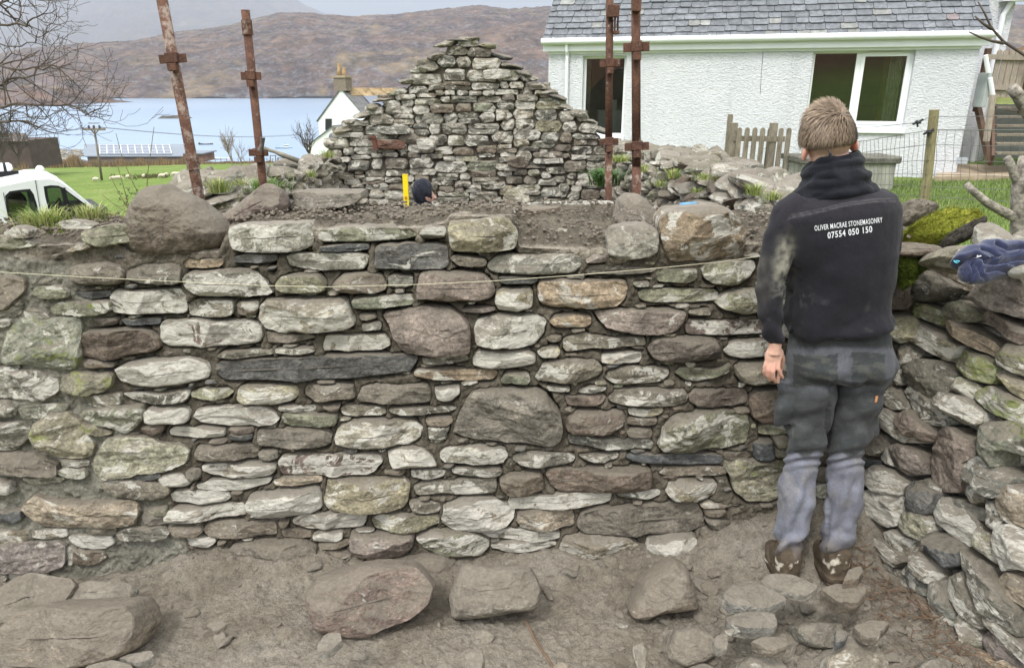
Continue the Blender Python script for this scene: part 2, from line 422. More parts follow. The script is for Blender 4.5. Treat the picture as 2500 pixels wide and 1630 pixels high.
def place_stones(data, fr, seed0, depth=(.05, .08), back=.06, **kw):
    items = []
    for i, (ty, pts) in enumerate(data):
        rs = np.random.RandomState(seed0+i); uv = np.array([fr.hit(*q) for q in pts])
        ext = uv.max(0)-uv.min(0); m = min(ext)
        kk = dict(kw); kk.setdefault('p', rs.uniform(3.0, 6.5)); kk.setdefault('nf', rs.randint(3, 7))
        d = rs.uniform(*depth)*np.clip(m/.09, .55, 1.25)
        g = stone_geo(fr, uv, d, back, seed0+i, lean=(rs.uniform(-.05, .05), rs.uniform(-.12, .12)), **kk)
        items.append((abs(area2(uv)), g, stone_attr(len(g[0]), ty, rs)))
    return items
# outlines of the stones: tile, type, corners
NEWWALL = '''
A l 1455,200 1520,172 1960,155 1985,210 1980,300 1900,335 1560,345 1490,325 1460,270
A n 1165,405 1200,390 1415,388 1420,415 1390,437 1170,445
A d 1465,385 1560,365 1755,362 1760,395 1700,412 1480,412
A d 1700,445 1765,430 1740,455 1700,460
A t 470,440 520,415 700,405 790,440 800,500 760,545 560,548 470,520
A g 815,450 900,430 1140,415 1155,450 1160,530 1100,547 900,535 812,515
A g 1175,510 1210,465 1440,455 1620,458 1690,520 1740,590 1700,615 1290,617 1200,570
A l 705,620 730,585 900,590 1140,575 1185,600 1195,700 1175,730 740,728 712,690
A g 1200,670 1230,645 1475,645 1485,690 1480,735 1400,745 1205,745
A t 1505,660 1640,650 1645,690 1625,738 1510,738
B l 105,680 150,640 400,635 640,630 670,690 700,790 640,815 480,835 250,840 140,820 100,760
A b 525,770 700,758 755,765 750,798 640,808 530,808
A d 770,770 1020,768 1015,798 820,803
A b 504,880 560,840 700,825 830,822 950,840 1020,880 1030,935 960,970 850,985 700,1005 540,995 510,930
A m 1025,800 1060,775 1300,770 1580,772 1650,800 1665,860 1640,915 1400,935 1080,938 1025,900
A d 480,595 560,600 700,595 700,625 620,635 480,620
A l 30,430 200,415 390,430 398,455 240,460 60,470
A g 200,510 440,505 460,530 400,545 210,542
A t 525,1020 640,1015 740,1035 745,1060 600,1068 530,1050
A w 755,1070 830,1035 1000,1010 1220,1005 1310,1040 1345,1090 1330,1130 1180,1165 900,1175 790,1155 765,1120
B t 135,850 200,855 430,870 445,885 330,905 150,918
A g 1375,1000 1420,975 1720,955 1730,985 1600,1005 1400,1010
A g 1740,955 1990,940 1995,965 1900,985 1745,980
B d -180,1080 -170,1040 0,1030 400,1000 650,990 1085,988 1090,1010 1050,1085 900,1105 700,1130 400,1140 -120,1148 -165,1110
A g 780,1230 1000,1225 1200,1210 1210,1235 1170,1285 940,1297 860,1275
A o 1220,1225 1300,1200 1440,1200 1485,1225 1440,1260 1300,1270 1220,1255
A y 1520,1200 1560,1185 1880,1185 1897,1230 1860,1275 1750,1295 1540,1285 1508,1260
A w 930,1340 980,1315 1190,1315 1215,1350 1200,1405 1100,1415 940,1408
A w 1230,1380 1260,1330 1400,1310 1640,1310 1740,1345 1775,1390 1740,1420 1500,1437 1290,1420
A g 1765,1315 1980,1310 2000,1325 1990,1345 1860,1350 1770,1340
A b 910,1440 950,1428 1050,1425 1045,1470 960,1490 915,1470
A l 1075,1470 1110,1445 1300,1445 1430,1460 1425,1500 1200,1507 1085,1495
A b 1460,1450 1610,1450 1605,1475 1540,1483 1465,1480
A d 1458,1490 1600,1490 1600,1515 1530,1530 1465,1525
B o 238,1370 260,1355 570,1360 582,1390 570,1430 300,1443 245,1420
B o 465,240 480,205 650,190 900,190 1070,210 1085,245 1000,268 700,278 500,278 470,260
B g 1105,220 1130,190 1255,180 1270,210 1255,250 1150,257 1110,245
B y 1285,190 1300,150 1380,140 1620,122 1670,150 1715,220 1700,325 1560,345 1310,335 1285,280
B d 470,315 560,303 775,298 780,325 700,338 500,338
B g 262,375 300,355 700,352 780,370 770,420 740,455 400,455 280,430
B d 820,300 1200,292 1275,310 1280,420 1240,450 830,448 815,435
B t 1290,390 1310,370 1500,385 1520,405 1510,435 1350,438
B g 1525,420 1580,375 1700,362 2050,355 2110,370 2115,430 2060,475 1800,482 1560,475 1525,450
B o 195,545 230,495 330,480 470,485 520,540 510,590 260,598 200,575
B t 555,550 620,490 760,475 850,490 895,545 880,590 700,603 600,590
B g 900,510 940,492 1055,500 1060,550 1000,565 910,560
B p 1080,570 1110,475 1230,465 1500,480 1560,540 1575,590 1540,630 1450,645 1200,640 1085,635
B o 680,650 700,630 1050,612 1060,650 1045,680 760,697 690,690
B p 1370,715 1380,700 1570,690 1575,705 1500,720
B d 1600,505 1800,500 1850,520 1800,540 1610,540
B y 1580,620 1600,580 1790,572 1810,600 1805,680 1700,705 1600,700 1577,665
B g 725,735 820,735 830,755 770,772 730,765
B g 735,800 850,780 862,800 855,835 745,840
B p 860,730 1050,700 1150,680 1290,690 1360,740 1410,810 1425,880 1410,965 1300,980 1160,975 1010,960 960,900 910,820
B l 495,920 510,870 700,865 880,862 910,890 920,930 860,960 700,965 500,965 490,950
B l 1445,830 1465,770 1600,735 1830,735 1895,770 1880,850 1820,910 1700,930 1550,935 1460,910
B g 1115,1005 1400,1000 1410,1025 1300,1045 1130,1040
B w 1435,1000 1460,960 1780,955 1820,980 1825,1040 1700,1065 1500,1065 1440,1050
B n 1065,1100 1090,1078 1580,1090 1592,1115 1560,1148 1420,1153 1180,1135 1070,1120
B o 1610,1150 1640,1105 1780,1102 1795,1140 1780,1168 1620,1160
B t 375,1210 400,1180 680,1180 695,1230 690,1265 560,1265 450,1285 385,1240
B t 710,1260 740,1195 850,1175 1150,1175 1170,1220 1165,1290 1000,1297 730,1285
B w 1195,1195 1350,1185 1355,1230 1300,1275 1210,1270
B t 490,1310 600,1305 590,1335 540,1340
B g 595,1330 650,1312 880,1325 890,1355 850,1370 620,1370
B g 910,1330 1320,1318 1335,1330 1270,1355 1000,1365 915,1350
B l 565,1500 600,1430 700,1400 1070,1400 1125,1440 1100,1510 1030,1545 850,1562 650,1560 580,1540
B t 1135,1395 1300,1385 1305,1410 1270,1435 1150,1435
B g 1150,1450 1290,1445 1265,1490 1270,1515 1230,1522 1160,1515
B t 1310,1480 1350,1350 1430,1220 1600,1200 1830,1195 1900,1225 1980,1330 2005,1460 1980,1520 1930,1552 1600,1535 1400,1515 1320,1480
B t 80,1480 110,1455 500,1455 550,1490 545,1545 500,1565 250,1570 90,1560
C p 590,385 640,362 715,370 720,405 600,412
C t 565,440 700,430 1030,445 1015,465 850,485 620,485 570,470
C o 1030,475 1060,450 1200,445 1285,445 1290,510 1230,535 1050,530
C o 1310,450 1350,415 1500,395 1640,395 1650,440 1600,500 1540,540 1400,545 1340,510
C n 290,560 310,525 500,520 700,525 840,530 860,570 840,640 780,690 660,697 560,680 400,690 310,670 290,630
C g 890,535 990,530 985,555 900,560
C o 920,605 960,580 1400,580 1430,605 1425,650 1250,660 1000,660 930,640
C g 1235,715 1370,700 1365,735 1240,740
C o 1410,660 1450,600 1600,570 1730,570 1760,650 1740,720 1560,728 1440,690
C n 360,780 400,745 540,730 620,745 625,790 580,812 420,815
C p 640,720 800,708 1100,705 1215,720 1210,770 1160,830 1060,855 900,850 720,810 680,770
C t 335,885 380,868 440,875 435,900 370,908
C g 450,885 580,855 740,880 960,878 970,930 860,935 650,945 470,972 445,950
C m 1210,810 1230,775 1700,770 1760,800 1740,855 1400,865 1230,860
C y 290,965 320,945 420,940 430,970 400,1000 320,1003 295,985
C w 690,1010 700,985 940,970 945,1015 930,1040 800,1048 690,1040
C b 975,950 1010,890 1150,875 1400,880 1425,950 1400,1000 1250,1020 1100,1030 1010,1010
C l 1455,970 1500,905 1740,895 1800,900 1810,980 1600,1000 1500,1000
C g 280,1110 320,1050 480,1020 660,1025 700,1070 670,1120 560,1150 300,1155 275,1130
C g 700,1135 720,1100 900,1065 1110,1075 1120,1110 1060,1160 900,1172 760,1165
C o 1150,1100 1190,1070 1400,1075 1500,1040 1480,1090 1350,1140 1290,1163 1210,1150
C g 1520,1060 1560,1040 1720,1030 1800,1060 1790,1150 1640,1168 1560,1150 1530,1110
C y 345,1195 490,1188 490,1215 370,1220
C g 540,1215 620,1185 720,1185 715,1205 640,1228 550,1228
C p 465,1250 700,1240 725,1255 690,1295 600,1312 480,1310
C g 730,1260 780,1210 1200,1205 1235,1240 1225,1285 1150,1308 900,1305 750,1290
C b 1240,1245 1270,1210 1590,1205 1615,1240 1600,1295 1500,1317 1300,1312 1250,1285
C b 1625,1240 1660,1205 1830,1190 1900,1210 1900,1400 1700,1410 1640,1380 1620,1310
C y 860,1330 1080,1328 1075,1350 1000,1375 870,1370
C t 850,1395 1040,1385 1030,1420 900,1435 855,1425
C t 843,1465 1000,1455 1010,1480 990,1500 860,1498
C b 465,1440 480,1380 540,1345 820,1345 840,1380 820,1440 740,1475 500,1472
C t 1525,1335 1615,1325 1620,1355 1560,1360
C o 1035,1540 1070,1440 1150,1360 1400,1335 1600,1350 1620,1430 1600,1540 1500,1570 1300,1585 1080,1580
C g 480,1495 600,1510 1000,1520 1025,1545 1000,1580 900,1572 830,1590 620,1565 490,1550
E t 1235,200 1260,140 1400,135 1600,130 1640,160 1630,215 1450,220 1250,222
E w 1280,270 1330,255 1740,245 1755,275 1720,320 1550,333 1350,330 1285,300
E t 1640,170 1760,170 1765,215 1700,235 1650,225
F m 212,230 240,200 500,185 850,185 875,220 830,290 760,315 500,322 240,322 215,290
E t 1185,300 1220,280 1275,290 1275,340 1230,355 1190,340
E w 1015,340 1060,310 1160,310 1215,375 1180,395 1050,390
E w 1250,385 1330,360 1600,350 1720,345 1700,380 1560,415 1380,425 1260,405
F n 185,360 260,335 470,330 485,345 480,370 330,380 200,385
E l 1080,450 1120,425 1300,420 1440,430 1470,460 1430,490 1300,500 1100,497
E l 1055,570 1090,530 1300,520 1545,500 1560,540 1555,575 1350,590 1200,610 1070,605
F w 20,490 40,450 200,420 460,400 480,430 490,520 400,555 200,577 90,570 30,530
F y 505,440 520,350 560,345 1000,335 1045,370 1030,480 980,525 700,540 540,530 500,490
F w 900,165 1000,145 1120,145 1180,190 1210,262 1040,268 940,265 915,220
F l 1230,180 1270,145 1500,145 1640,160 1655,200 1620,245 1400,255 1260,245 1230,215
F t 880,290 1010,285 1005,312 900,312
F w 1045,290 1150,285 1260,295 1250,330 1130,347 1050,325
F g 1300,285 1600,282 1620,300 1600,330 1380,328 1310,310
F g 1060,390 1150,370 1400,360 1580,345 1590,390 1580,435 1350,450 1250,435 1080,450
G t 50,350 100,310 300,305 325,350 320,410 240,435 100,435 60,400
G g 130,200 200,180 480,185 530,210 510,240 400,265 200,262 135,230
G g 540,200 800,190 790,220 700,245 600,235
G d 845,200 1000,190 1450,200 1445,250 1200,250 900,245 850,225
G t 1460,190 1600,180 1630,205 1600,222 1470,222
G b 340,320 370,285 700,280 1000,280 1005,400 800,415 430,425 370,380
G t 1050,315 1100,280 1470,275 1475,315 1400,330 1100,330
G y 1095,430 1120,370 1200,355 1400,360 1425,390 1400,440 1340,470 1150,473
G g 780,440 820,425 1060,420 1062,450 1000,470 850,472
G w 105,490 130,460 500,440 760,430 750,490 700,510 400,530 120,533
F g 1030,475 1220,500 1235,530 1220,560 1060,555
F w 300,600 360,565 600,555 770,555 765,610 740,650 400,665 310,630
F o 795,600 850,560 1100,570 1220,585 1215,625 1120,660 950,672 830,650
F w 1240,580 1260,500 1400,470 1600,480 1690,520 1690,590 1660,640 1500,655 1320,655 1240,600
G n 155,610 165,560 260,545 500,545 522,580 515,640 400,657 200,655
G t 540,620 560,560 700,530 1100,500 1300,510 1335,570 1300,660 1200,688 900,685 600,675 545,650
E t 1290,660 1330,620 1740,610 1755,650 1750,695 1550,708 1360,715 1300,690
E t 1043,660 1090,642 1280,640 1300,670 1250,705 1120,700
E l 1185,720 1230,705 1360,715 1370,745 1320,773 1200,765
F t 215,610 280,610 270,640 230,660
F t 230,680 300,670 415,685 415,715 330,720 240,712
F w 430,700 480,680 610,680 615,715 580,730 440,728
F t 465,755 540,740 665,735 660,760 560,780 480,780
F t 455,810 540,790 670,810 675,830 560,843 470,838
F t 445,870 560,850 740,850 745,870 600,893 460,885
F t 760,845 825,840 820,860 770,865
E t 1435,820 1480,760 1600,735 1900,730 2005,770 2000,840 1900,890 1750,925 1600,940 1540,900 1460,860
F p 670,690 700,680 1040,675 1065,710 1050,770 1000,815 850,822 700,800 675,740
F o 1075,700 1200,665 1450,670 1530,730 1540,780 1480,810 1300,818 1200,790 1120,750
F l 1480,680 1600,660 1900,670 1985,690 1975,725 1850,740 1540,715
F l 1545,760 1700,735 1950,745 1960,765 1860,795 1700,800 1560,785
G l 420,800 450,710 600,690 850,690 940,760 920,820 800,850 700,858 460,840
G w 955,800 980,720 1100,690 1280,690 1285,790 1200,840 1080,857 970,835
G n 1310,510 1350,490 1550,505 1560,520 1330,525
G t 1335,540 1460,535 1480,555 1440,573 1340,570
G t 1340,600 1420,590 1500,620 1490,650 1380,655
G t 1310,690 1340,650 1420,690 1400,750 1330,770
G v 1450,240 1500,215 1840,230 1850,300 1840,440 1740,480 1600,480 1520,420 1490,320
G d 1645,130 1680,100 1760,95 1770,200 1740,215 1650,210
G v 1770,75 1860,70 1860,145 1780,140
G v 1778,152 1860,150 1855,205 1782,212
C o 1680,1440 1850,1425 1900,1480 1680,1490
D b 1210,440 1290,430 1310,520 1300,600 1330,650 1290,690 1190,700 1150,560
D b 1180,330 1300,290 1480,320 1500,370 1400,378 1180,372
D o 1200,740 1330,730 1370,790 1340,880 1240,900 1180,850
H t 740,250 850,250 850,350 740,350
H o 740,370 850,370 850,450 740,455
H b 700,100 860,90 870,235 700,235
H g 700,-60 1000,-80 1000,70 700,80
C g 1800,560 1960,560 2060,640 2040,740 1820,730
C l 1800,1000 2100,1000 2120,1130 1830,1160
C t 1920,1210 2250,1190 2280,1330 1920,1350
C g 1840,780 2160,770 2160,880 1840,890
C b 1800,380 2060,360 2100,500 1780,520
'''
TOPS = '''
B l 980,88 1000,72 1250,57 1700,40 1720,55 1600,78 1200,98 1000,104
B l 1716,42 2069,30 2300,30 2330,46 2000,52 1740,62
B t 540,108 700,98 980,86 985,104 760,122 560,124
'''
TOPF = '''
B t 440,168 600,152 850,150 1080,155 1095,178 700,192 460,192
C l 180,318 400,322 700,338 722,356 400,352 170,345
A t 60,372 240,352 420,348 560,372 420,392 100,396
C l 1590,300 1700,292 1760,296 1760,320 1600,330
C t 1600,350 1660,335 1690,350 1640,368
'''
FOUND = '''
F b 850,860 1000,840 1250,810 1340,880 1300,950 1180,990 1100,900
G t 500,930 560,895 700,890 760,940 650,990 540,970
F t 200,950 380,930 390,1010 240,1020
G t 0,850 250,830 480,900 510,960 420,1010 100,960
'''
OLDWALL = '''
A t -90,520 60,500 150,520 150,600 100,660 40,710 -90,700
A g 45,690 120,640 155,680 130,710 50,715
A g -60,722 130,705 150,730 100,755 -60,757
A g -60,770 70,765 80,810 0,830 -60,820
A o 215,580 300,560 400,560 435,600 420,635 260,640 220,610
A g 160,720 200,700 300,730 330,760 250,778 160,760
A o 320,700 400,660 700,660 705,720 600,745 340,742
A v 5,1000 60,850 150,760 300,750 510,760 505,900 520,990 500,1070 420,1085 200,1060 20,1050
A g -60,1085 130,1065 120,1090 -60,1105
A g -80,1110 120,1095 300,1100 370,1150 370,1220 250,1290 100,1270 -80,1260
A v 400,1130 480,1100 715,1110 720,1190 650,1230 530,1240 380,1220
A g 540,1250 765,1235 760,1310 650,1325 540,1310
A v 110,1330 300,1300 425,1310 430,1340 300,1390 140,1400
A o 535,1350 600,1325 900,1310 915,1370 880,1430 800,1480 700,1450 600,1430 540,1390
A g -70,1290 60,1280 110,1320 100,1380 -70,1390
A v 520,1430 600,1430 720,1490 640,1505 540,1480
E g -70,20 150,-20 200,60 180,110 90,180 -70,170
E v 200,60 230,-20 430,-80 500,0 590,130 580,200 480,220 330,200 240,150
E t -80,190 200,180 370,250 370,330 200,325 -80,310
E g 385,225 560,235 570,275 430,270
E o 375,300 430,275 540,290 550,340 450,345 380,325
E y 600,240 680,100 760,90 900,90 1000,120 1150,150 1200,180 1180,260 1050,300 850,335 690,355 630,330
E v 150,345 300,340 420,345 400,370 250,385 180,375
E g -80,330 90,370 100,440 -80,450
E g 630,390 720,360 900,370 1060,390 1080,440 1040,480 900,485 700,450
E d 830,345 1000,320 1020,345 850,375
E n 145,540 240,450 400,490 860,490 890,560 870,640 700,650 480,655 260,650 180,590
E d -60,560 130,545 155,600 100,625 -60,600
E g 550,650 740,655 740,705 570,695
E g 740,700 800,665 1000,645 1080,680 1060,720 920,745 760,740
E t 890,600 920,560 1070,600 1080,630 950,645
E v 940,540 1050,530 1060,580 980,590
E l -70,680 180,680 200,720 170,750 -70,760
E l 210,685 420,665 430,715 300,725 215,710
E w 440,710 700,710 725,770 650,795 520,785 460,750
E p -90,760 350,735 430,770 430,890 330,935 100,935 -90,930
E l 430,780 490,790 460,900 430,905
E l 50,960 150,940 310,950 280,980 100,1005 60,990
E g -60,940 50,945 50,1020 -60,1060
E t 470,800 640,810 680,860 600,890 470,890
E t -60,1040 80,1030 60,1090 -60,1140
A o 530,220 700,175 815,170 900,260 760,300 650,320 530,270
A l 370,160 450,150 600,180 570,205 400,195
A l 30,230 120,185 200,215 190,260 60,260
A o -60,250 130,250 240,310 100,325 -60,320
A l 420,340 560,280 590,310 480,345
'''
RIGHTWALL = '''
D g 1310,600 1440,470 1560,480 1690,570 1600,640 1480,665 1380,640
D t 1450,430 1530,420 1750,560 1760,600 1700,590 1560,490 1470,450
D h 1325,680 1370,655 1500,680 1600,750 1615,800 1560,820 1450,770 1340,720
D v 1595,720 1640,670 1730,655 1820,720 1830,780 1700,795 1620,770
D y 1355,800 1390,760 1500,820 1600,880 1700,940 1690,1000 1640,1045 1500,960 1380,890
D n 1600,780 1660,780 1900,920 1955,980 1950,1040 1800,960 1640,850
D p 1835,740 1870,715 2069,820 2140,860 2120,940 1950,850 1840,780
D p 1815,650 1860,560 1950,510 2130,480 2160,560 2150,780 2069,760 1900,700
D h 1665,1000 1720,960 1830,1000 1960,1070 1950,1150 1900,1190 1760,1140 1690,1070
D g 1180,900 1290,890 1400,870 1440,920 1480,1000 1350,1080 1330,1190 1260,1170 1190,1050
D g 1360,1070 1450,1020 1600,1030 1700,1120 1680,1200 1590,1280 1500,1280 1400,1200 1350,1190
D y 1650,1170 1720,1140 1820,1180 1850,1230 1800,1280 1650,1220
D g 1150,1190 1280,1200 1340,1260 1390,1340 1300,1350 1240,1310
D g 1340,1230 1380,1195 1500,1250 1600,1340 1680,1430 1600,1460 1480,1430 1400,1320
D l 1580,1270 1620,1230 1780,1270 1890,1360 1900,1430 1850,1455 1720,1430 1620,1350
D h 1810,1230 1900,1190 2069,1270 2160,1330 2150,1470 2069,1420 1900,1340 1820,1280
D y 1950,1110 2000,1090 2069,1130 2150,1180 2150,1310 2069,1250 1960,1180
D v 1970,1000 2000,930 2069,920 2150,950 2150,1150 2069,1110 1980,1060
D l 1150,1370 1180,1320 1300,1350 1450,1500 1500,1552 1350,1552 1170,1420
D p 1340,1380 1400,1340 1500,1430 1570,1500 1540,1550 1440,1545 1345,1440
D t 1900,1380 2030,1430 1960,1460 1900,1430
H t 1000,80 1180,60 1300,130 1250,170 1180,215 1000,170
H w 1180,180 1260,160 1290,230 1330,290 1250,260 1190,230
H p 1280,150 1330,130 1440,180 1490,250 1485,330 1400,340 1300,270
H p 1500,300 1510,180 1570,60 1680,35 1790,80 1850,160 1830,220 1770,260 1760,350 1720,440 1600,430 1500,380
H v 1880,50 1950,0 2069,-10 2150,20 2160,230 2069,180 2010,190 1980,290 1900,240
H g 1760,260 1850,210 2000,290 2069,350 2040,420 1960,480 1800,390 1760,330
H l 1145,320 1190,270 1290,300 1380,380 1375,460 1270,465 1160,390
H d 1000,250 1080,210 1200,250 1150,300 1060,280
H d 1000,330 1150,340 1190,400 1110,425 1000,400
H w 1090,500 1130,430 1230,410 1380,470 1400,540 1350,640 1270,665 1120,580
H d 1380,400 1430,370 1600,440 1600,480 1540,580 1400,560 1375,480
H g 1415,370 1480,355 1600,420 1590,450 1470,430
H y 1335,600 1380,545 1520,580 1560,620 1550,690 1480,750 1400,710 1340,650
H w 1540,540 1560,480 1640,465 1750,560 1800,640 1805,740 1750,795 1650,720 1560,600
H g 1640,500 1700,480 1850,560 1840,630 1760,600
H l 1735,400 1790,380 1850,440 1850,500 1790,520 1740,450
H n 1970,440 2010,400 2069,390 2150,420 2160,670 2069,640 2010,610 1965,510
H g 1850,500 1960,490 2020,600 1950,690 1850,620
H p 1090,620 1150,600 1220,690 1220,725 1150,690 1080,630
H l 1230,690 1300,670 1440,760 1450,820 1420,870 1330,820 1240,740
H g 1300,660 1340,655 1385,710 1350,735 1310,700
H g 1000,560 1080,600 1250,750 1390,880 1300,920 1180,850 1080,750 1000,660
H g 1050,760 1150,800 1300,920 1400,1000 1390,1070 1320,1070 1200,950 1060,850
H g 1330,940 1370,890 1500,960 1560,1050 1560,1110 1450,1080 1370,1000
H l 1430,840 1490,810 1600,920 1620,970 1560,1020 1490,980 1440,900
H d 1490,760 1540,690 1620,700 1740,800 1750,900 1640,920 1520,850
H o 1800,700 1830,650 1930,720 1960,770 1930,900 1870,850 1790,790
H g 1740,800 1850,880 2000,1040 2100,1170 2110,1350 2000,1280 1900,1180 1780,960
H w 1940,730 1980,650 2069,640 2160,700 2160,950 2069,920 2000,930 1940,800
H g 1545,1000 1640,990 1700,1190 1690,1290 1600,1240 1570,1130
H g 1650,980 1750,930 1900,1150 1900,1280 1850,1310 1740,1210 1660,1080
H p 1390,1080 1450,1080 1560,1130 1600,1280 1500,1330 1410,1180
H y 1680,1250 1720,1200 1840,1310 1870,1400 1800,1450 1700,1360
H l 1870,1200 1920,1170 2069,1330 2150,1430 2150,1530 2069,1440 1950,1330
H p 1840,1340 1900,1290 2069,1420 2150,1500 2150,1600 2069,1540 1980,1520 1860,1420
H n 1790,1500 1830,1430 1950,1460 2069,1540 2150,1600 2150,1700 2069,1680 1900,1640 1800,1600
H n 1940,1000 2010,920 2069,960 2160,1030 2160,1200 2069,1130 2000,1080
'''
# ------------------------------------------------------------------ terrain
SEA = -16.0
CTRL = np.array([(8.45, 13.97, .2), (.77, 16.2, .05), (10.5, 14.5, .42), (12, 17, .9), (4.9, 8.75, .52), (2.6, 5, .78), (2.3, 3, .85), (2.6, 1.5, .8), (-3.2, 5, -.1), (-3, 3, .0),
 (-6.6, 10, -1.15), (-8, 22, -1.75), (-8, 4, -.7), (-35, 95, -9.2), (-12, 95, -9.2), (0, 22, -.6), (0, 60, -4), (-18, 80, -4.6), (-60, 150, -12.6), (-20, 150, -12.6), (10, 150, -11), (60, 150, -6),
 (40, 80, 0), (18, 40, 1.0), (30, 30, 6), (0, -6, .6), (-15, -6, -1.2), (15, -6, 2), (0, -40, 7), (-60, -40, 5), (60, -40, 14), (0, -150, 48), (-150, 0, -2), (-150, 100, -12), (150, 0, 22), (150, 150, 14), (-35, 40, -4.0), (15, 8, 1.0), (60, 30, 16), (100, 60, 26)], float)
def _phi(r): return r
_D = np.linalg.norm(CTRL[:, None, :2]-CTRL[None, :, :2], axis=2)
_wt = np.linalg.solve(np.block([[_D, np.ones((len(CTRL), 1))], [np.ones((1, len(CTRL))), np.zeros((1, 1))]]), np.r_[CTRL[:, 2], 0])
def terr(X, Y):
    X = np.atleast_1d(np.asarray(X, float)); Y = np.atleast_1d(np.asarray(Y, float))
    r = np.zeros_like(X) + _wt[-1]
    for (cx, cy, _), w in zip(CTRL, _wt[:-1]): r += w*np.hypot(X-cx, Y-cy)
    return r
def RW_X(Y): return 1.46 + .27*(2.6-Y)          # inner foot line of the right-hand wall
def terr_full(X, Y):
    z = terr(X, Y)
    bank = sstep(152, 176, Y); z = z*(1-bank) + (SEA-1.2)*bank
    inside = sstep(-2.6, -2.4, X)*(1-sstep(1.6, 1.85, X))*sstep(2.75, 2.95, Y)*(1-sstep(9.3, 9.6, Y))
    z = z*(1-inside) + (-.55)*inside
    rx = np.maximum(RW_X(Y), 1.4)
    tr = sstep(-3.6, -3.2, X)*(1-sstep(rx+.25, rx+.45, X))*(1-sstep(2.75, 2.95, Y))*sstep(-3, -1, Y)
    z = z*(1-tr) + (-.15)*tr
    z = z + .05*fbm(np.c_[X*.6, Y*.6, X*0], 3, 5)*sstep(4, 9, np.hypot(X, Y))
    z = z + .5*fbm(np.c_[X*.05, Y*.05, X*0], 3, 6)*sstep(25, 60, np.hypot(X, Y))*(1-bank)
    return z
def snh(lo, hi, n, k):
    t = np.linspace(np.arcsinh(lo/k), np.arcsinh(hi/k), n); return np.sinh(t)*k
def grid_obj(name, X, Y, Z, mat, attrs=None, parent=None):
    ny, nx = X.shape; V = np.stack([X, Y, Z], -1).reshape(-1, 3); idx = np.arange(nx*ny).reshape(ny, nx)
    F = np.stack([idx[:-1, :-1], idx[:-1, 1:], idx[1:, 1:], idx[1:, :-1]], -1).reshape(-1, 4)
    return link(name, mesh_np(name, V, F, mat, True, attrs), parent)
def grass_mat():
    m, t, b = mat_base('turf', .9, .2); v = coord(t)
    n1 = noise(t, v, .35, 6, .6); n2 = noise(t, v, 5, 5, .65); n3 = noise(t, v, 60, 3)
    c = ramp(t, n1, [(.3, (.085, .135, .024)), (.5, (.115, .17, .032)), (.72, (.17, .205, .06))])
    c = mixc(t, 1, c, ramp(t, n2, [(.3, .55), (.5, 1.0), (.7, 1.45)]), 'MULTIPLY')
    c = mixc(t, .7, c, ramp(t, n3, [(.3, .5), (.6, 1.4)]), 'MULTIPLY')
    at = N(t, 'ShaderNodeAttribute'); at.attribute_name = 'heath'; sp_ = N(t, 'ShaderNodeSeparateColor'); t.links.new(at.outputs['Color'], sp_.inputs[0])
    hc = mixc(t, n2, (.055, .035, .02), (.18, .11, .05)); c = mixc(t, sp_.outputs[0], c, hc)
    c = mixc(t, sp_.outputs[1], c, mixc(t, n2, (.10, .08, .06), (.30, .27, .23)))
    t.links.new(c, b.inputs['Base Color']); bump(t, b, mth(t, 'ADD', n2, mth(t, 'MULTIPLY', n3, .6)), .04); return m
TURF = grass_mat()
gx = snh(-420, 420, 330, 2.2); gy = np.r_[snh(-260, 3, 90, 3.5)[:-1], 3+snh(0, 185, 260, 4.5)]
GX, GY = np.meshgrid(gx, gy); GZ = terr_full(GX.ravel(), GY.ravel()).reshape(GX.shape)
heath = np.zeros((GX.size, 4)); gxr, gyr = GX.ravel(), GY.ravel()
heath[:, 0] = np.clip(sstep(8, 16, gxr - .0*gyr)*sstep(18, 30, gyr) + (1-sstep(-34, -22, gyr)) + sstep(146, 152, gyr+4*fbm(np.c_[gxr*.1, gyr*.1, gxr*0], 3, 8)) + (1-sstep(-26, -14, gyr)), 0, 1)
soil = (sstep(-2.9, -2.6, gxr)*(1-sstep(2.0, 2.4, gxr))*(1-sstep(9.5, 9.9, gyr))*sstep(-6, -4, gyr)); heath[:, 1] = soil
tr_ = (np.abs(gyr-149+.012*gxr) < 1.2)*1.0; heath[:, 1] = np.maximum(heath[:, 1], sstep(.2, .8, tr_)*(gxr < 60))
o = grid_obj('ground', GX, GY, GZ, TURF, {'heath': heath}); tag(o, 'green sloping field and banks around the walls', 'ground', kind='structure')

# ------------------------------------------------------------------ trench floor in front of the wall
def soil_mat(name='soil', dark=1.0):
    m, t, b = mat_base(name, .95, .15); v = coord(t)
    n1 = noise(t, v, 3.2, 6, .6, .3); n2 = noise(t, v, 28, 6, .75); n3 = noise(t, v, 170, 4, .7)
    c = ramp(t, n1, [(.28, (.17*dark, .146*dark, .112*dark)), (.5, (.25*dark, .222*dark, .178*dark)), (.72, (.32*dark, .29*dark, .242*dark))])
    c = mixc(t, .8, c, ramp(t, n2, [(.3, .55), (.5, 1.0), (.7, 1.3)]), 'MULTIPLY')
    c = mixc(t, .7, c, ramp(t, n3, [(.3, .6), (.5, 1.0), (.72, 1.5)]), 'MULTIPLY')
    v2 = N(t, 'ShaderNodeTexVoronoi'); v2.inputs['Scale'].default_value = 75; t.links.new(v, v2.inputs['Vector'])
    t.links.new(c, b.inputs['Base Color'])
    h = mth(t, 'ADD', mth(t, 'MULTIPLY', n2, 1.0), mth(t, 'ADD', mth(t, 'MULTIPLY', n3, .35), mth(t, 'MULTIPLY', v2.outputs['Distance'], -.25)))
    bump(t, b, h, .018, 1.0); return m
SOIL = soil_mat('soil', .84)
def wallY(X, z): return 2.58 + .03*np.asarray(X) + .045*np.asarray(z)
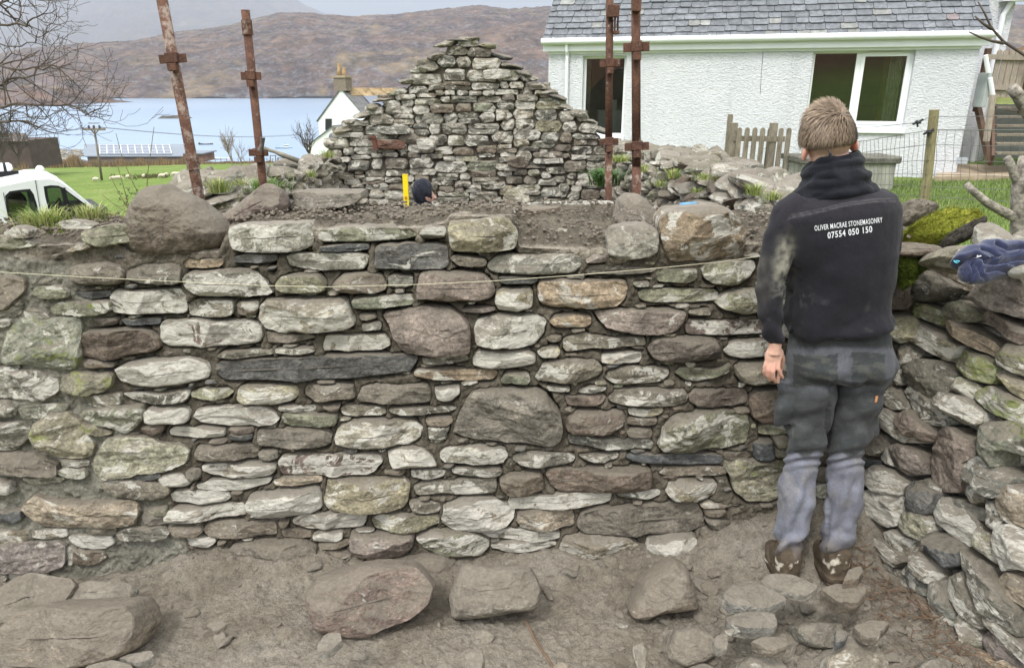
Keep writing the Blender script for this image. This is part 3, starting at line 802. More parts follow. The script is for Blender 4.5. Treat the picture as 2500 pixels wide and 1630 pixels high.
_fx = np.array([-3, -2.05, -1.72, -1.45, -1.2, -.95, -.6, -.3, 0, .35, .75, 1.0, 1.2, 1.4, 1.8, 2.6])
_fz = np.array([-.14, -.13, -.10, -.03, .03, .02, -.05, -.03, -.02, .0, .03, .13, .2, .24, .2, .2])
def floorz(X, Y, detail=True):
    foot = np.interp(X, _fx, _fz)
    k = 1-sstep(.0, .30, 2.6-Y); z = -.02 + (foot+.02)*k
    z = z + .0 - .03*np.exp(-((X+.2)**2/.3+(Y-2.3)**2/.02))
    z = z + .05*sstep(.7, 1.6, X)*(1-sstep(2.1, 2.5, Y))
    if detail:
        P = np.c_[X, Y, X*0]; br = sstep(-.6, .9, X)*.6+.5
        z = z + .035*fbm(P*2.6, 3, 31) + .016*fbm(P*9, 4, 32)*br + .016*np.abs(fbm(P*26, 3, 33))*br + .007*fbm(P*60, 3, 34) + .004*fbm(P*120, 2, 36)
        cl = fbm(P*14, 2, 35); z = z + .012*sstep(.15, .5, cl)*br
    return z
FX, FY = np.meshgrid(np.linspace(-2.9, 2.15, 760), np.r_[np.linspace(-.6, 1.5, 60)[:-1], np.linspace(1.5, 2.85, 230)])
FZ = floorz(FX.ravel(), FY.ravel()).reshape(FX.shape)
FZ = np.where(FX > RW_X(FY)+.2, -.3, FZ)
o = grid_obj('trench_floor', FX, FY, FZ, SOIL); tag(o, 'dusty brown earth floor of the trench below the wall', 'ground', kind='structure')

# ------------------------------------------------------------------ sea
def sea_mat():
    m, t, b = mat_base('loch_water', .12, .5); v = coord(t, (1, .35, 1))
    n1 = noise(t, v, .25, 5, .6); n2 = noise(t, v, .006, 4, .6)
    t.links.new(ramp(t, n2, [(.35, (.22, .31, .42)), (.65, (.28, .37, .48))]), b.inputs['Base Color'])
    b.inputs['IOR'].default_value = 1.33; b.inputs['Roughness'].default_value = .28
    bump(t, b, n1, .35, .5); return m
sx_ = snh(-9000, 9000, 120, 300); sy_ = np.r_[np.linspace(120, 400, 10), np.geomspace(430, 16000, 60)]
SX, SY = np.meshgrid(sx_, sy_)
o = grid_obj('sea_loch', SX, SY, np.full(SX.shape, SEA), sea_mat()); tag(o, 'calm pale blue sea loch', 'water', kind='structure')

# ------------------------------------------------------------------ hills
def hill_mat(name, k=1.0, pale=1.0):
    m, t, b = mat_base(name, .95, .1); v = coord(t, (1, 1, 1.6))
    n1 = noise(t, v, .0045*k, 8, .62, .6); n2 = noise(t, v, .022*k, 8, .72); n3 = noise(t, v, .075*k, 5, .75)
    c = ramp(t, n1, [(.30, (.07, .058, .06)), (.44, (.20, .125, .08)), (.53, (.125, .09, .085)), (.64, (.26, .185, .10)), (.76, (.10, .09, .09))])
    c = mixc(t, 1, c, ramp(t, n2, [(.35, .4), (.5, 1.0), (.65, 1.8)]), 'MULTIPLY')
    rock = ramp(t, n3, [(.54, 0.0), (.60, 1.0)])
    ge = N(t, 'ShaderNodeNewGeometry'); sz = N(t, 'ShaderNodeSeparateXYZ'); t.links.new(ge.outputs['Normal'], sz.inputs[0])
    steep = ramp(t, sz.outputs[2], [(.45, 1.0), (.85, 0.0)])
    rk = mth(t, 'ADD', mth(t, 'MULTIPLY', rock, .7), mth(t, 'MULTIPLY', steep, mth(t, 'MULTIPLY', ramp(t, n3, [(.42, 0.0), (.58, 1.0)]), .8)))
    c = mixc(t, mth(t, 'MINIMUM', rk, 1.0), c, mixc(t, n2, (.12, .125, .14), (.42, .41, .41)))
    t.links.new(c, b.inputs['Base Color']); bump(t, b, mth(t, 'ADD', n2, mth(t, 'MULTIPLY', n3, .5)), 22.0/k, 1.0); return m
def hill(name, label, crest, y_shore, y_crest, mat, amp, scl, seed, nx=700, ny=150, pexp=.7, back=1.35, x0=-500, x1=3000, base=SEA-3, terr_k=.0):
    px = np.linspace(x0, x1, nx); cx, cy = zip(*crest); yc = np.interp(px, cx, cy)
    zc = np.array([atY(a, b, y_crest)[2] for a, b in zip(px, yc)]); t = np.linspace(0, back, ny)
    Y = y_shore + (y_crest-y_shore)*t[:, None]*np.ones(nx)
    ax = (px-1250)/FPX/cp; X = ax[None, :]*Y*1.0
    wob = 60*fbm(np.c_[X[0]*.004, X[0]*0, X[0]*0], 4, seed)[None, :]*(1-np.clip(t, 0, 1))[:, None]*(y_crest-y_shore)/800
    Y = Y + wob; tt = np.clip(t, 0, 1)[:, None]*np.ones(nx)
    P = np.c_[X.ravel()*scl, Y.ravel()*scl, X.ravel()*0]
    nA = fbm(P, 6, seed, .55).reshape(X.shape); nR = (1-2*np.abs(fbm(P*2.1, 6, seed+3, .6))).reshape(X.shape)
    S = tt**(pexp*(1+.35*nA))
    S = S + .035*np.sin(S*26+nA*9)*terr_k*(1-S)
    Z = base + (zc[None, :]-base)*S
    env = np.minimum(1, tt*8)*(1-.8*sstep(.7, 1.0, tt))
    nF = (1-2*np.abs(fbm(P*11, 4, seed+9, .6))).reshape(X.shape)
    Z = Z + amp*(nR*.6+nA*.7)*env + amp*.22*nF*np.minimum(1, tt*8)
    over = np.clip(t-1, 0, None)[:, None]; Z = Z - over*(zc[None, :]-base)*1.6
    o = grid_obj(name, X, Y, Z, mat); tag(o, label, 'hill', kind='structure'); return o
HM = hill_mat('heather_hillside')
hill('hillside_across_loch', 'brown heather hill with grey crags across the loch', [(-500, 235), (-150, 215), (0, 190), (90, 158), (200, 124), (330, 112), (440, 106), (520, 86), (640, 70), (700, 53), (760, 36), (830, 38), (900, 44), (1000, 40), (1100, 28), (1180, 18), (1240, 27), (1345, 21), (1700, 0), (2200, 10), (3000, 60)], 1420, 2300, HM, 24, .0032, 41, pexp=.62, terr_k=1.0, nx=1100, ny=260)
hill('misty_mountain', 'blue misty mountain rising into low cloud', [(-500, 160), (-200, 130), (0, 96), (60, 78), (130, 52), (180, 28), (230, -4), (330, -50), (450, -110), (560, -120), (700, -60), (820, 20), (900, 60), (3000, 90)], 6500, 11500, hill_mat('mountain_rock', .3), 90, .0006, 61, nx=400, ny=90, pexp=.8, x1=1800)
# low spits and skerries
def islet(name, label, px0, px1, ypix, Y, h, seed, mat, depth=40):
    a = atY(px0, ypix, Y)[0]; b = atY(px1, ypix, Y)[0]
    u = np.linspace(0, 1, 90); v = np.linspace(0, 1, 26); U, Vv = np.meshgrid(u, v)
    X = a+(b-a)*U; Yy = Y+(Vv-.5)*depth*(1.0)
    e = (1-np.abs(2*Vv-1)**1.6)*np.minimum(1, 6*np.minimum(U+.02, 1-U)); n = fbm(np.c_[X.ravel()*.06, Yy.ravel()*.06, X.ravel()*0], 5, seed).reshape(X.shape)
    Z = SEA-.8 + e*(h*(.75+.6*n)+.6); o = grid_obj(name, X, Yy, Z, mat); tag(o, label, 'skerry', kind='structure')
DK = simple('shore_rock', (.075, .068, .06), .9, .2, .5, .2)
islet('low_headland', 'low brown headland at the far left of the loch', -300, 235, 250, 930, 22, 3, HM, 260)
islet('shingle_spit', 'thin shingle spit reaching into the loch', -300, 330, 254, 800, 1.6, 5, DK, 30)
islet('shore_bank', 'grey stony shore bank at the left beyond the field', -500, 222, 385, 176, 3.2, 4, simple('shore_shingle', (.14, .13, .115), .95, .1, .5, 1.2), 36)
islet('skerry', 'dark skerry of low rocks in the loch', 386, 470, 292, 470, 2.6, 6, DK, 14)
islet('skerry', 'small flat skerry above the power pole', 213, 247, 303, 400, .6, 7, DK, 8)
# ------------------------------------------------------------------ the wall being rebuilt
STONE = stone_mat('wall_stone', 1.0)
OLDSTONE = stone_mat('lichened_stone', 1.0, moss_col=(.15, .175, .045))
MF = Frame((0, 2.58, 0), (.03, -1, .045))
def mortar_mat():
    m, t, b = mat_base('earth_mortar', .95, .15); v = coord(t)
    n1 = noise(t, v, 6, 6, .6); n2 = noise(t, v, 45, 6, .75); n3 = noise(t, v, 200, 3, .7)
    at = N(t, 'ShaderNodeAttribute'); at.attribute_name = 'lime'; s_ = N(t, 'ShaderNodeSeparateColor'); t.links.new(at.outputs['Color'], s_.inputs[0])
    d = ramp(t, n1, [(.3, (.080, .069, .052)), (.7, (.165, .145, .113))])
    l = ramp(t, n1, [(.3, (.15, .145, .115)), (.7, (.33, .32, .265))])
    c = mixc(t, s_.outputs[0], d, l)
    c = mixc(t, mth(t, 'MULTIPLY', s_.outputs[1], ramp(t, n2, [(.3, .4), (.6, 1.0)])), c, (.36, .32, .26))
    c = mixc(t, .8, c, ramp(t, n2, [(.3, .5), (.5, 1.0), (.7, 1.4)]), 'MULTIPLY')
    c = mixc(t, .6, c, ramp(t, n3, [(.3, .5), (.7, 1.5)]), 'MULTIPLY')
    t.links.new(c, b.inputs['Base Color']); bump(t, b, mth(t, 'ADD', n2, mth(t, 'MULTIPLY', n3, .4)), .014, 1.0); return m
MORTAR = mortar_mat()
mw = thing('stone_wall', 'stone wall being rebuilt with pale and brown stones bedded in brown earth mortar', 'wall')
items = place_stones(parse(NEWWALL), MF, 1000, depth=(.05, .075), back=.09, step=.006)
items_old = place_stones(parse(OLDWALL), Frame((0, 2.555, 0), (.03, -1, .045)), 3000, depth=(.024, .042), back=.05, step=.006, p=5, rough=1.25, jag=1.8)
items_f = place_stones(parse(FOUND), Frame((0, 2.56, 0), (.03, -1, .045)), 3500, depth=(.05, .08), back=.08, step=.007, p=2.5)
items_t = place_stones(parse(TOPS), Frame((0, 3.16, 0), (0, -1, .35)), 3700, depth=(.05, .07), back=.08, step=.007, p=5)+place_stones(parse(TOPF), Frame((0, 2.61, 0), (.03, -1, .3)), 3800, depth=(.04, .06), back=.08, step=.007, p=5)
# face mortar: sheet behind the stones, proud and pale where the old lime pointing survives on the left
# front edge height along X, from the photo
tf = [(-200, 600), (0, 598), (180, 592), (300, 592), (330, 612), (540, 612), (560, 556), (760, 548), (775, 560), (1030, 556), (1085, 545), (1100, 528), (1250, 528), (1268, 604), (1400, 612), (1490, 612), (1500, 605), (1820, 602), (1900, 598), (2080, 600), (2300, 600)]
tb = [(-200, 560), (0, 545), (300, 530), (560, 516), (760, 508), (950, 504), (1100, 504), (1270, 500), (1500, 500), (1800, 518), (2000, 520), (2300, 520)]
YB = 3.2
fX = []; fZ = []
for a, b_ in tf: q = atY(a, b_, 2.62); fX.append(q[0]); fZ.append(q[2])
bX = []; bZ = []
for a, b_ in tb: q = atY(a, b_, YB); bX.append(q[0]); bZ.append(q[2])
def topz(X, s):
    zf = np.interp(X, fX, fZ); zb = np.interp(X, bX, bZ)
    k = np.clip(s, 0, 1); k2 = sstep(0, 1, k)*.6+k*.4
    return zf*(1-k2) + zb*k2
ux = np.linspace(-2.6, 1.62, 840); vz = np.linspace(-.25, 1.0, 270)
UX, VZ = np.meshgrid(ux, vz); ztop = np.interp(ux, fX, fZ)[None, :]
Z = -.25 + (ztop+.25)*(VZ+.25)/1.25
Pn = np.c_[UX.ravel(), Z.ravel(), UX.ravel()*0]
cA = np.array([(-60, 600), (170, 640), (260, 760), (200, 860), (270, 960), (330, 1060), (380, 1200), (440, 1290), (460, 1600)])
bxs = np.array([MF.hit(a, b_) for a, b_ in cA]); bnd = np.interp(Z.ravel(), bxs[::-1, 1], bxs[::-1, 0])
lime = 1-sstep(-.05, .06, UX.ravel()-bnd+.05*fbm(Pn*7, 3, 9))
rec = .004*(1-lime) - .0*lime + (.016*fbm(Pn*9, 4, 71) + .009*fbm(Pn*45, 3, 72) + .006*fbm(Pn*110, 2, 73))
rec = rec + lime*(.020+.008*fbm(Pn*25, 3, 74))
# the mud slopes out on to each stone's top and is undercut beneath the stone above
du = (ux[1]-ux[0]); HN = 300; zz0, zz1 = -.25, 1.5; mask = np.zeros((HN, len(ux)), bool); zrow = np.linspace(zz0, zz1, HN)
for ty_, pts_ in parse(NEWWALL):
    q_ = np.array([MF.hit(*p_) for p_ in pts_]); i0, i1 = np.searchsorted(ux, [q_[:, 0].min(), q_[:, 0].max()])
    for i in range(max(0, i0), min(len(ux), i1)):
        x_ = ux[i]; ys_ = []
        for a_, b_ in zip(q_, np.roll(q_, -1, 0)):
            if (a_[0] > x_) != (b_[0] > x_): ys_.append(a_[1]+(b_[1]-a_[1])*(x_-a_[0])/(b_[0]-a_[0]))
        if len(ys_) >= 2: mask[(zrow > min(ys_)) & (zrow < max(ys_)), i] = True
pins = []; rsP = np.random.RandomState(4242); occ = mask.copy(); PF = Frame((0, 2.60, 0), (.03, -1, .045))
for k in range(9000):
    w_, h_ = rsP.uniform(.022, .085), rsP.uniform(.008, .024); x_, z_ = rsP.uniform(-2.1, 1.45), rsP.uniform(.03, 1.28); i0, i1 = int((x_-w_/2-ux[0])/du), int((x_+w_/2-ux[0])/du)+1; r0, r1 = int((z_-h_/2-zz0)/(zz1-zz0)*(HN-1)), int((z_+h_/2-zz0)/(zz1-zz0)*(HN-1))+1
    if i0 < 0 or i1 >= len(ux) or occ[r0:r1+1, i0:i1+1].any() or z_ > np.interp(x_, fX, fZ)-.04 or z_ < float(np.interp(x_, _fx, _fz))+.03: continue
    if x_ < np.interp(z_, bxs[::-1, 1], bxs[::-1, 0]): continue
    occ[r0-1:r1+2, i0-2:i1+3] = True; poly = [(x_-w_/2, z_+rsP.uniform(-.2, .2)*h_), (x_-w_*.35, z_-h_/2), (x_+w_*.3, z_-h_*.45), (x_+w_/2, z_+rsP.uniform(-.3, .2)*h_), (x_+w_*.38, z_+h_/2), (x_-w_*.3, z_+h_*.45)]
    g_ = stone_geo(PF, np.array(poly), rsP.uniform(.03, .055), .04, 4300+k, step=.006, p=5, nf=3, it=1, grow_=.001, lean=(0, rsP.uniform(-.2, .1))); pins.append((0.0001, g_, stone_attr(len(g_[0]), 'gdttlbo'[rsP.randint(7)], rsP)))
print('pinnings', len(pins))
wall_stones(items + pins + items_t + items_f + items_old, mw, STONE, 'stone', 100)
dist = np.full((HN, len(ux)), .2)
for r_ in range(HN-2, -1, -1): dist[r_] = np.where(mask[r_], 0, dist[r_+1]+(zz1-zz0)/HN)
for _ in range(2): dist = (dist+np.roll(dist, 1, 1)+np.roll(dist, -1, 1)+np.roll(dist, 1, 0)+np.roll(dist, -1, 0))/5
ri = np.clip((Z.ravel()-zz0)/(zz1-zz0)*(HN-1), 0, HN-1).astype(int); ci = np.tile(np.arange(len(ux)), len(vz)); dd = dist[ri, ci]
rec = rec + (1-lime)*(-.058 + .066*sstep(0, .032, dd))
lip = sstep(.93, 1.0, (VZ.ravel()+.25)/1.25)
Yf = wallY(UX.ravel(), Z.ravel()) - rec + .0
la = np.zeros((UX.size, 4)); la[:, 0] = lime; la[:, 1] = sstep(.965, .99, (VZ.ravel()+.25)/1.25)*sstep(-.3, .2, fbm(Pn*6, 3, 75))
def join_grids(name, grids, mat, parent, attr):
    Vs, Fs, As = [], [], []; n = 0
    for (X, Y, Z_, A) in grids:
        ny, nx = X.shape; V = np.stack([X, Y, Z_], -1).reshape(-1, 3); idx = np.arange(nx*ny).reshape(ny, nx)+n
        Fs.append(np.stack([idx[:-1, :-1], idx[:-1, 1:], idx[1:, 1:], idx[1:, :-1]], -1).reshape(-1, 4)); Vs.append(V); As.append(A); n += len(V)
    return link(name, mesh_np(name, np.vstack(Vs), np.vstack(Fs), mat, True, {attr: np.vstack(As)}), parent)
# top bed of earth mortar, pits and crumbs
s = np.linspace(0, 1, 130); TX, TS = np.meshgrid(ux, s); Yfr = Yf.reshape(UX.shape)[-1]
TY = Yfr[None, :]*(1-TS) + YB*TS; Pt = np.c_[TX.ravel(), TY.ravel(), TX.ravel()*0]
cr_ = fbm(Pt*22, 4, 81).reshape(TX.shape); big = fbm(Pt*5, 3, 82).reshape(TX.shape)
edge = np.minimum(1, TS*12)*np.minimum(1, (1-TS)*10)
pitm = sstep(.0, .06, TX-.02)*(1-sstep(.40, .48, TX))
TZ = topz(TX.ravel(), TS.ravel()).reshape(TX.shape) + edge*(.016*np.abs(cr_)*1.6 + .014*big + .007*fbm(Pt*70, 3, 83).reshape(TX.shape))
TZ[0] = Z[-1]
ta = np.zeros((TX.size, 4)); back_l = sstep(.93, .97, TS.ravel()+.02*big.ravel()); ta[:, 1] = np.maximum(back_l*.9, (1-sstep(.02, .10, TS.ravel()+.05*cr_.ravel()))*.75)
ta[:, 0] = 0
bk = np.linspace(0, 1, 12); BX, BS = np.meshgrid(ux, bk); BZ = TZ[-1][None, :]*(1-BS) + (-.55)*BS
join_grids('mortar', [(UX, Yfr*0+Yf.reshape(UX.shape), Z, la), (TX, TY, TZ, ta), (BX, np.full(BX.shape, YB)+.001*BS, BZ, np.zeros((BX.size, 4)))], MORTAR, mw, 'lime')

# ------------------------------------------------------------------ right-hand dry stone wall
RWn = np.array([-1, .0, .10]); dr = np.array([RW_X(0)-RW_X(1), -1, 0]); nrm = np.cross(dr, [0, 0, 1.]); nrm = nrm/np.linalg.norm(nrm)
if nrm[0] > 0: nrm = -nrm
RF = Frame((RW_X(2.6), 2.6, 0), nrm+np.array([0, 0, .14]))
rw = thing('dry_stone_wall', 'mossy dry stone wall running towards the viewer beside the worker', 'wall')
ritems = place_stones(parse(RIGHTWALL), RF, 5000, depth=(.045, .085), back=.10, step=.006, rough=1.35, p=8, nf=6, sr=.08)
# a second layer of stones behind fills the joints, and the unseen stretch nearer the camera is coursed too
def coursed(fr, u0, u1, v0, v1, seed, inside, hr=(.05, .12), lr=(.12, .42), types='gggldott', depth=(.04, .07), step=.012, back=.05, jit=.018, gap=.006, wav=.03, **kw):
    rs = np.random.RandomState(seed); out_ = []; v = v0; k = 0
    while v < v1:
        h = rs.uniform(*hr); u = u0 - rs.uniform(0, .2)
        while u < u1:
            l = rs.uniform(*lr)*(h/.09)**.4
            off = wav*fbm(np.array([[u*1.3, v*1.1, seed]]), 2, seed)[0]
            parts = [(v, v+h)] if (rs.rand() > .22 or h < .07) else [(v, v+h*.5), (v+h*.5, v+h)]
            for a, b_ in parts:
                cu, cv = u+l/2, (a+b_)/2+off
                if inside(cu, cv):
                    j = lambda s_=jit: rs.uniform(-s_, s_)
                    y0, y1 = a+off+gap/2, b_+off-gap/2; x0, x1 = u+gap/2, u+l-gap/2; hh = y1-y0
                    c1, c2, c3, c4 = rs.uniform(.05, .42, 4)*hh
                    poly = [(x0+c1, y0+j(.008)), ((x0+x1)/2+j(.04), y0+j(.008)), (x1-c2, y0+j(.008)), (x1+j(), y0+hh*rs.uniform(.3, .6)), (x1-c3, y1+j(.008)), ((x0+x1)/2+j(.04), y1+j(.008)), (x0+c4, y1+j(.008)), (x0+j(), y0+hh*rs.uniform(.3, .6))]
                    k += 1; g = stone_geo(fr, np.array(poly), rs.uniform(*depth), back, seed*31+k, step=step, p=rs.uniform(2.4, 4.5), nf=rs.randint(3, 6), it=1, lean=(rs.uniform(-.06, .06), rs.uniform(-.15, .15)), **kw)
                    out_.append((l*hh, g, stone_attr(len(g[0]), types[rs.randint(len(types))], rs)))
            u += l
        v += h*.985
    return out_
ue = RF.hit(2500, 1000)[0]
back_frame = Frame(RF.O - RF.Nn*.075, RF.Nn)
u_end = max(RF.hit(2560, 900)[0], RF.hit(2560, 1500)[0]) if RF.U[1] < 0 else 0
sgn = 1 if RF.U[1] < 0 else -1
fill = coursed(back_frame, -.2, 1.5, -.2, 1.12, 77, lambda u, v: True, hr=(.05, .10), lr=(.1, .3), types='gdtgolp', step=.014)
near = coursed(RF, .98, 2.6, -.2, 1.14, 78, lambda u, v: True, types='gdtgolpy', step=.014)
wall_stones(ritems, rw, OLDSTONE, 'stone', 100)
stone_obj('hearting_stones', [x[1] for x in fill+near], [x[2] for x in fill+near], OLDSTONE, rw)['kind'] = 'stuff'
# earth and rubble core
core = MB(); pA = RF.O - RF.Nn*.13 - RF.U*.25; pB = RF.O - RF.Nn*.13 + RF.U*2.7
n_out = np.array([-nrm[0], -nrm[1], 0]); 
def corepts(zt, z0): return [pA+np.array([0, 0, z0]), pB+np.array([0, 0, z0]), pB+n_out*.45+np.array([0, 0, z0]), pA+n_out*.45+np.array([0, 0, z0]), pA+n_out*.1+np.array([0, 0, zt]), pB+n_out*.1+np.array([0, 0, zt]), pB+n_out*.42+np.array([0, 0, zt]), pA+n_out*.42+np.array([0, 0, zt])]
core.hexa(corepts(1.12, -.3)); core.build('core', soil_mat('wall_core_earth', .5), rw)

# ------------------------------------------------------------------ ruined gable
GYD = 9.3
GF = Frame((0, GYD, 0), (0, -1, 0))
gs = [(765, 560), (770, 440), (775, 385), (790, 362), (826, 332), (853, 308), (899, 270), (945, 238), (984, 211), (1015, 182), (1046, 151), (1078, 121), (1104, 99), (1172, 98), (1208, 122), (1240, 152), (1282, 187), (1328, 217), (1367, 246), (1392, 270), (1434, 288), (1455, 312), (1476, 330), (1492, 370), (1505, 420), (1515, 560)]
gp = np.array([GF.hit(*q) for q in gs])
def inpoly(P, x, y):
    r = False; n = len(P); j = n-1
    for i in range(n):
        if (P[i, 1] > y) != (P[j, 1] > y) and x < (P[j, 0]-P[i, 0])*(y-P[i, 1])/(P[j, 1]-P[i, 1])+P[i, 0]: r = not r
        j = i
    return r
GABST = stone_mat('gable_stone', .8, moss_col=(.17, .20, .06))
gw = thing('gable_wall', 'ruined grey stone gable rising to a ragged point in front of the loch', 'gable')
cen = gp.mean(0)
def ing(u, v): return inpoly(gp, u + (-.04 if u > cen[0] else .04)*0, v-.01)
gi = coursed(GF, -2.6, 1.4, -.35, 2.6, 201, ing, hr=(.06, .145), lr=(.12, .36), types='ggggglgloltgyt', depth=(.05, .09), step=.016, back=.07, gap=.004, wav=.11)
sp_data = parse('''
T g 585,830 600,795 780,800 785,845 600,845
T r 560,880 600,875 750,885 752,935 700,940 565,930
T y 1370,1230 1400,1190 1500,1170 1530,1180 1535,1290 1370,1290
T l 820,880 850,868 940,870 945,930 900,945 830,940
T t 1390,1000 1420,985 1520,985 1530,1040 1480,1060 1395,1045
T l 1240,445 1290,435 1410,440 1420,480 1360,500 1245,500
''')
gsp = place_stones(sp_data, Frame((0, GYD-.035, 0), (0, -1, 0)), 6100, depth=(.09, .11), back=.1, step=.016)
capst = []
for i, (a, b_) in enumerate([(i, i+1) for i in range(3, len(gs)-3)]):
    (x0, y0), (x1, y1) = gs[a], gs[b_]; L = math.hypot(x1-x0, y1-y0); nn_ = max(1, int(L/24))
    for k in range(nn_):
        f = (k+.5)/nn_; rs = np.random.RandomState(6200+i*20+k); q = atY(x0+(x1-x0)*f+rs.uniform(-4, 4), y0+(y1-y0)*f+rs.uniform(-3, 5), GYD+.05)
        ang = -math.atan2(y1-y0, x1-x0)*rs.uniform(0, .55)
        R = np.array(Matrix.Rotation(-ang, 3, 'Y')@Matrix.Rotation(rs.uniform(-.4, .4), 3, 'Z')); g = blob_geo(q, (rs.uniform(.09, .17), .16, rs.uniform(.025, .05)), R, 6200+i*20+k)
        capst.append((.01, g, stone_attr(len(g[0]), 'ggodv'[rs.randint(5)], rs)))
wall_stones(gi+gsp+capst, gw, GABST, 'stone', 100)
gc = MB(); inn = cen + (gp-cen)*np.array([.965, .955]); inn[:, 1] -= .02
gc.prism([GF.pos([u], [v], [0])[0] for u, v in inn], (0, .03, 0), (0, .6, 0))
gc.build('core', soil_mat('gable_core_earth', .95), gw)
ib = MB(); pA_ = atY(914, 340, GYD-.12); ib.bar(atY(910, 333, GYD-.12), atY(918, 366, GYD-.12), .03, .05); ib.bar(atY(904, 334, GYD-.12), atY(917, 336, GYD-.12), .05, .03)
ib.build('rusty_bracket', simple('rusty_iron_old', (.12, .05, .035), .8), gw)

# ------------------------------------------------------------------ side walls of the ruin, tumbled
def rubble_wall(name, label, line, n_rows, seed, types, width=.5, sz=(.07, .17), dens=1.0, face=1):
    """line: [(x,y,ztop,zbase)] inner top edge"""
    w = thing(name, label, 'wall'); its = []; L = np.array(line, float); seg = np.linalg.norm(np.diff(L[:, :2], axis=0), axis=1); cum = np.r_[0, np.cumsum(seg)]
    rs = np.random.RandomState(seed); k = 0; tot = cum[-1]
    def at(s): return np.array([np.interp(s, cum, L[:, i]) for i in range(4)])
    s = 0
    while s < tot:
        p = at(s); q = at(min(s+.1, tot)); d = (q-p)[:2]; d = d/(np.linalg.norm(d)+1e-9) if np.linalg.norm(d) > 0 else d; ang = math.atan2(d[1], d[0]); nrm_ = np.array([-d[1], d[0]])*face
        z = max(p[3], p[2]-1.2); 
        while z < p[2]+.05:
            h = rs.uniform(.03, .07)
            r = (rs.uniform(*sz), rs.uniform(.10, .16), h)
            R = np.array(Matrix.Rotation(ang+rs.uniform(-.3, .3), 3, 'Z')@Matrix.Rotation(rs.normal()*.16, 3, 'Y')@Matrix.Rotation(rs.normal()*.18, 3, 'X'))
            c = (p[0]+nrm_[0]*rs.uniform(-.05, .04), p[1]+nrm_[1]*rs.uniform(-.05, .04), z+h); k += 1
            g = blob_geo(c, r, R, seed*100+k, 14, 9); its.append((r[0]*r[2]*(1 if z > p[2]-.5 else .4), g, stone_attr(len(g[0]), types[rs.randint(len(types))], rs)))
            z += h*1.75
        for t_ in range(int(2*dens)+1):       # stones lying over the top
            off = rs.uniform(.0, width); r = (rs.uniform(.09, .22), rs.uniform(.08, .16), rs.uniform(.03, .08)); 
            R = np.array(Matrix.Rotation(ang+rs.uniform(-1, 1), 3, 'Z')@Matrix.Rotation(rs.normal()*.35, 3, 'Y')@Matrix.Rotation(rs.normal()*.3, 3, 'X'))
            c = (p[0]-nrm_[0]*off, p[1]-nrm_[1]*off, p[2]+rs.uniform(-.04, .07)); k += 1
            g = blob_geo(c, r, R, seed*100+k, 16, 11); its.append((r[0]*r[2]*1.6, g, stone_attr(len(g[0]), types[rs.randint(len(types))], rs)))
        s += rs.uniform(.13, .2)/dens**.5
    wall_stones(its, w, OLDSTONE, 'stone', 100)
    c = MB(); a_ = 0
    for i in range(len(L)-1):
        p, q = L[i], L[i+1]; d = (q-p)[:2]/np.linalg.norm((q-p)[:2]); nn2 = np.array([-d[1], d[0], 0])*face
        P0, P1 = np.array([p[0], p[1], p[3]-.3]), np.array([q[0], q[1], q[3]-.3]); T0, T1 = np.array([p[0], p[1], p[2]-.04]), np.array([q[0], q[1], q[2]-.04])
        i0, o0 = -nn2*.06, -nn2*(width-.02+.004*i)
        c.hexa([P0+i0, P1+i0, P1+o0, P0+o0, T0+i0, T1+i0, T1+o0, T0+o0])
    c.build('core', MORTAR_CORE, w); return w
MORTAR_CORE = soil_mat('rubble_core_earth', .6)
def LP(px, py, Y, zb): q = atY(px, py, Y); return (q[0], q[1], q[2], zb)
rubble_wall('ruined_side_wall', 'low tumbled side wall with grass tufts left of the gable', [LP(530, 476, 4.6, -.2), LP(585, 462, 5.2, -.3), LP(650, 444, 6.2, -.4), LP(735, 430, 7.6, -.5), LP(800, 404, 9.1, -.5)], 6, 301, 'gllogyg', .36, face=-1)
rubble_wall('ruined_side_wall', 'slumped mossy side wall below the picket fence right of the gable', [LP(1905, 498, 4.3, -.1), LP(1850, 480, 4.7, -.2), LP(1740, 444, 5.4, -.3), LP(1640, 408, 6.3, -.4), LP(1560, 388, 7.8, -.5), LP(1500, 372, 9.1, -.5)], 6, 302, 'glooglgb', .5, dens=1.3, face=1)
# ------------------------------------------------------------------ white house
def slate_mat(name, rough=.55):
    m, t, b = mat_base(name, rough, .35); v = coord(t)
    at = N(t, 'ShaderNodeAttribute'); at.attribute_name = 'tint'
    n1 = noise(t, v, 9, 6, .7); n2 = noise(t, v, 60, 4, .7)
    c = mixc(t, 1, at.outputs['Color'], ramp(t, n1, [(.3, .6), (.5, 1.0), (.72, 1.5)]), 'MULTIPLY')
    c = mixc(t, .6, c, ramp(t, n2, [(.3, .6), (.7, 1.4)]), 'MULTIPLY')
    c = mixc(t, ramp(t, n1, [(.66, 0.0), (.72, .6)]), c, (.30, .30, .27))
    t.links.new(c, b.inputs['Base Color']); bump(t, b, n2, .006); return m
def harl_mat():
    m, t, b = mat_base('white_roughcast', .9, .2); v = coord(t); v2 = coord(t, (.75, 1, 1.6))
    n1 = noise(t, v2, 24, 4, .6, .6); n2 = noise(t, v, 70, 3, .6, .3); n3 = noise(t, v, .8, 5, .6)
    c = ramp(t, n3, [(.3, (.70, .72, .765)), (.6, (.79, .80, .84))]); c = mixc(t, .35, c, ramp(t, n1, [(.3, .6), (.5, 1.0)]), 'MULTIPLY')
    c = mixc(t, .5, c, ramp(t, noise(t, coord(t, (1.6, 1.6, .12)), 1.5, 5, .6), [(.32, .82), (.5, 1.0)]), 'MULTIPLY')
    t.links.new(c, b.inputs['Base Color']); bump(t, b, mth(t, 'ADD', n1, mth(t, 'MULTIPLY', n2, .4)), .046, 1.0); return m
HARL = harl_mat()
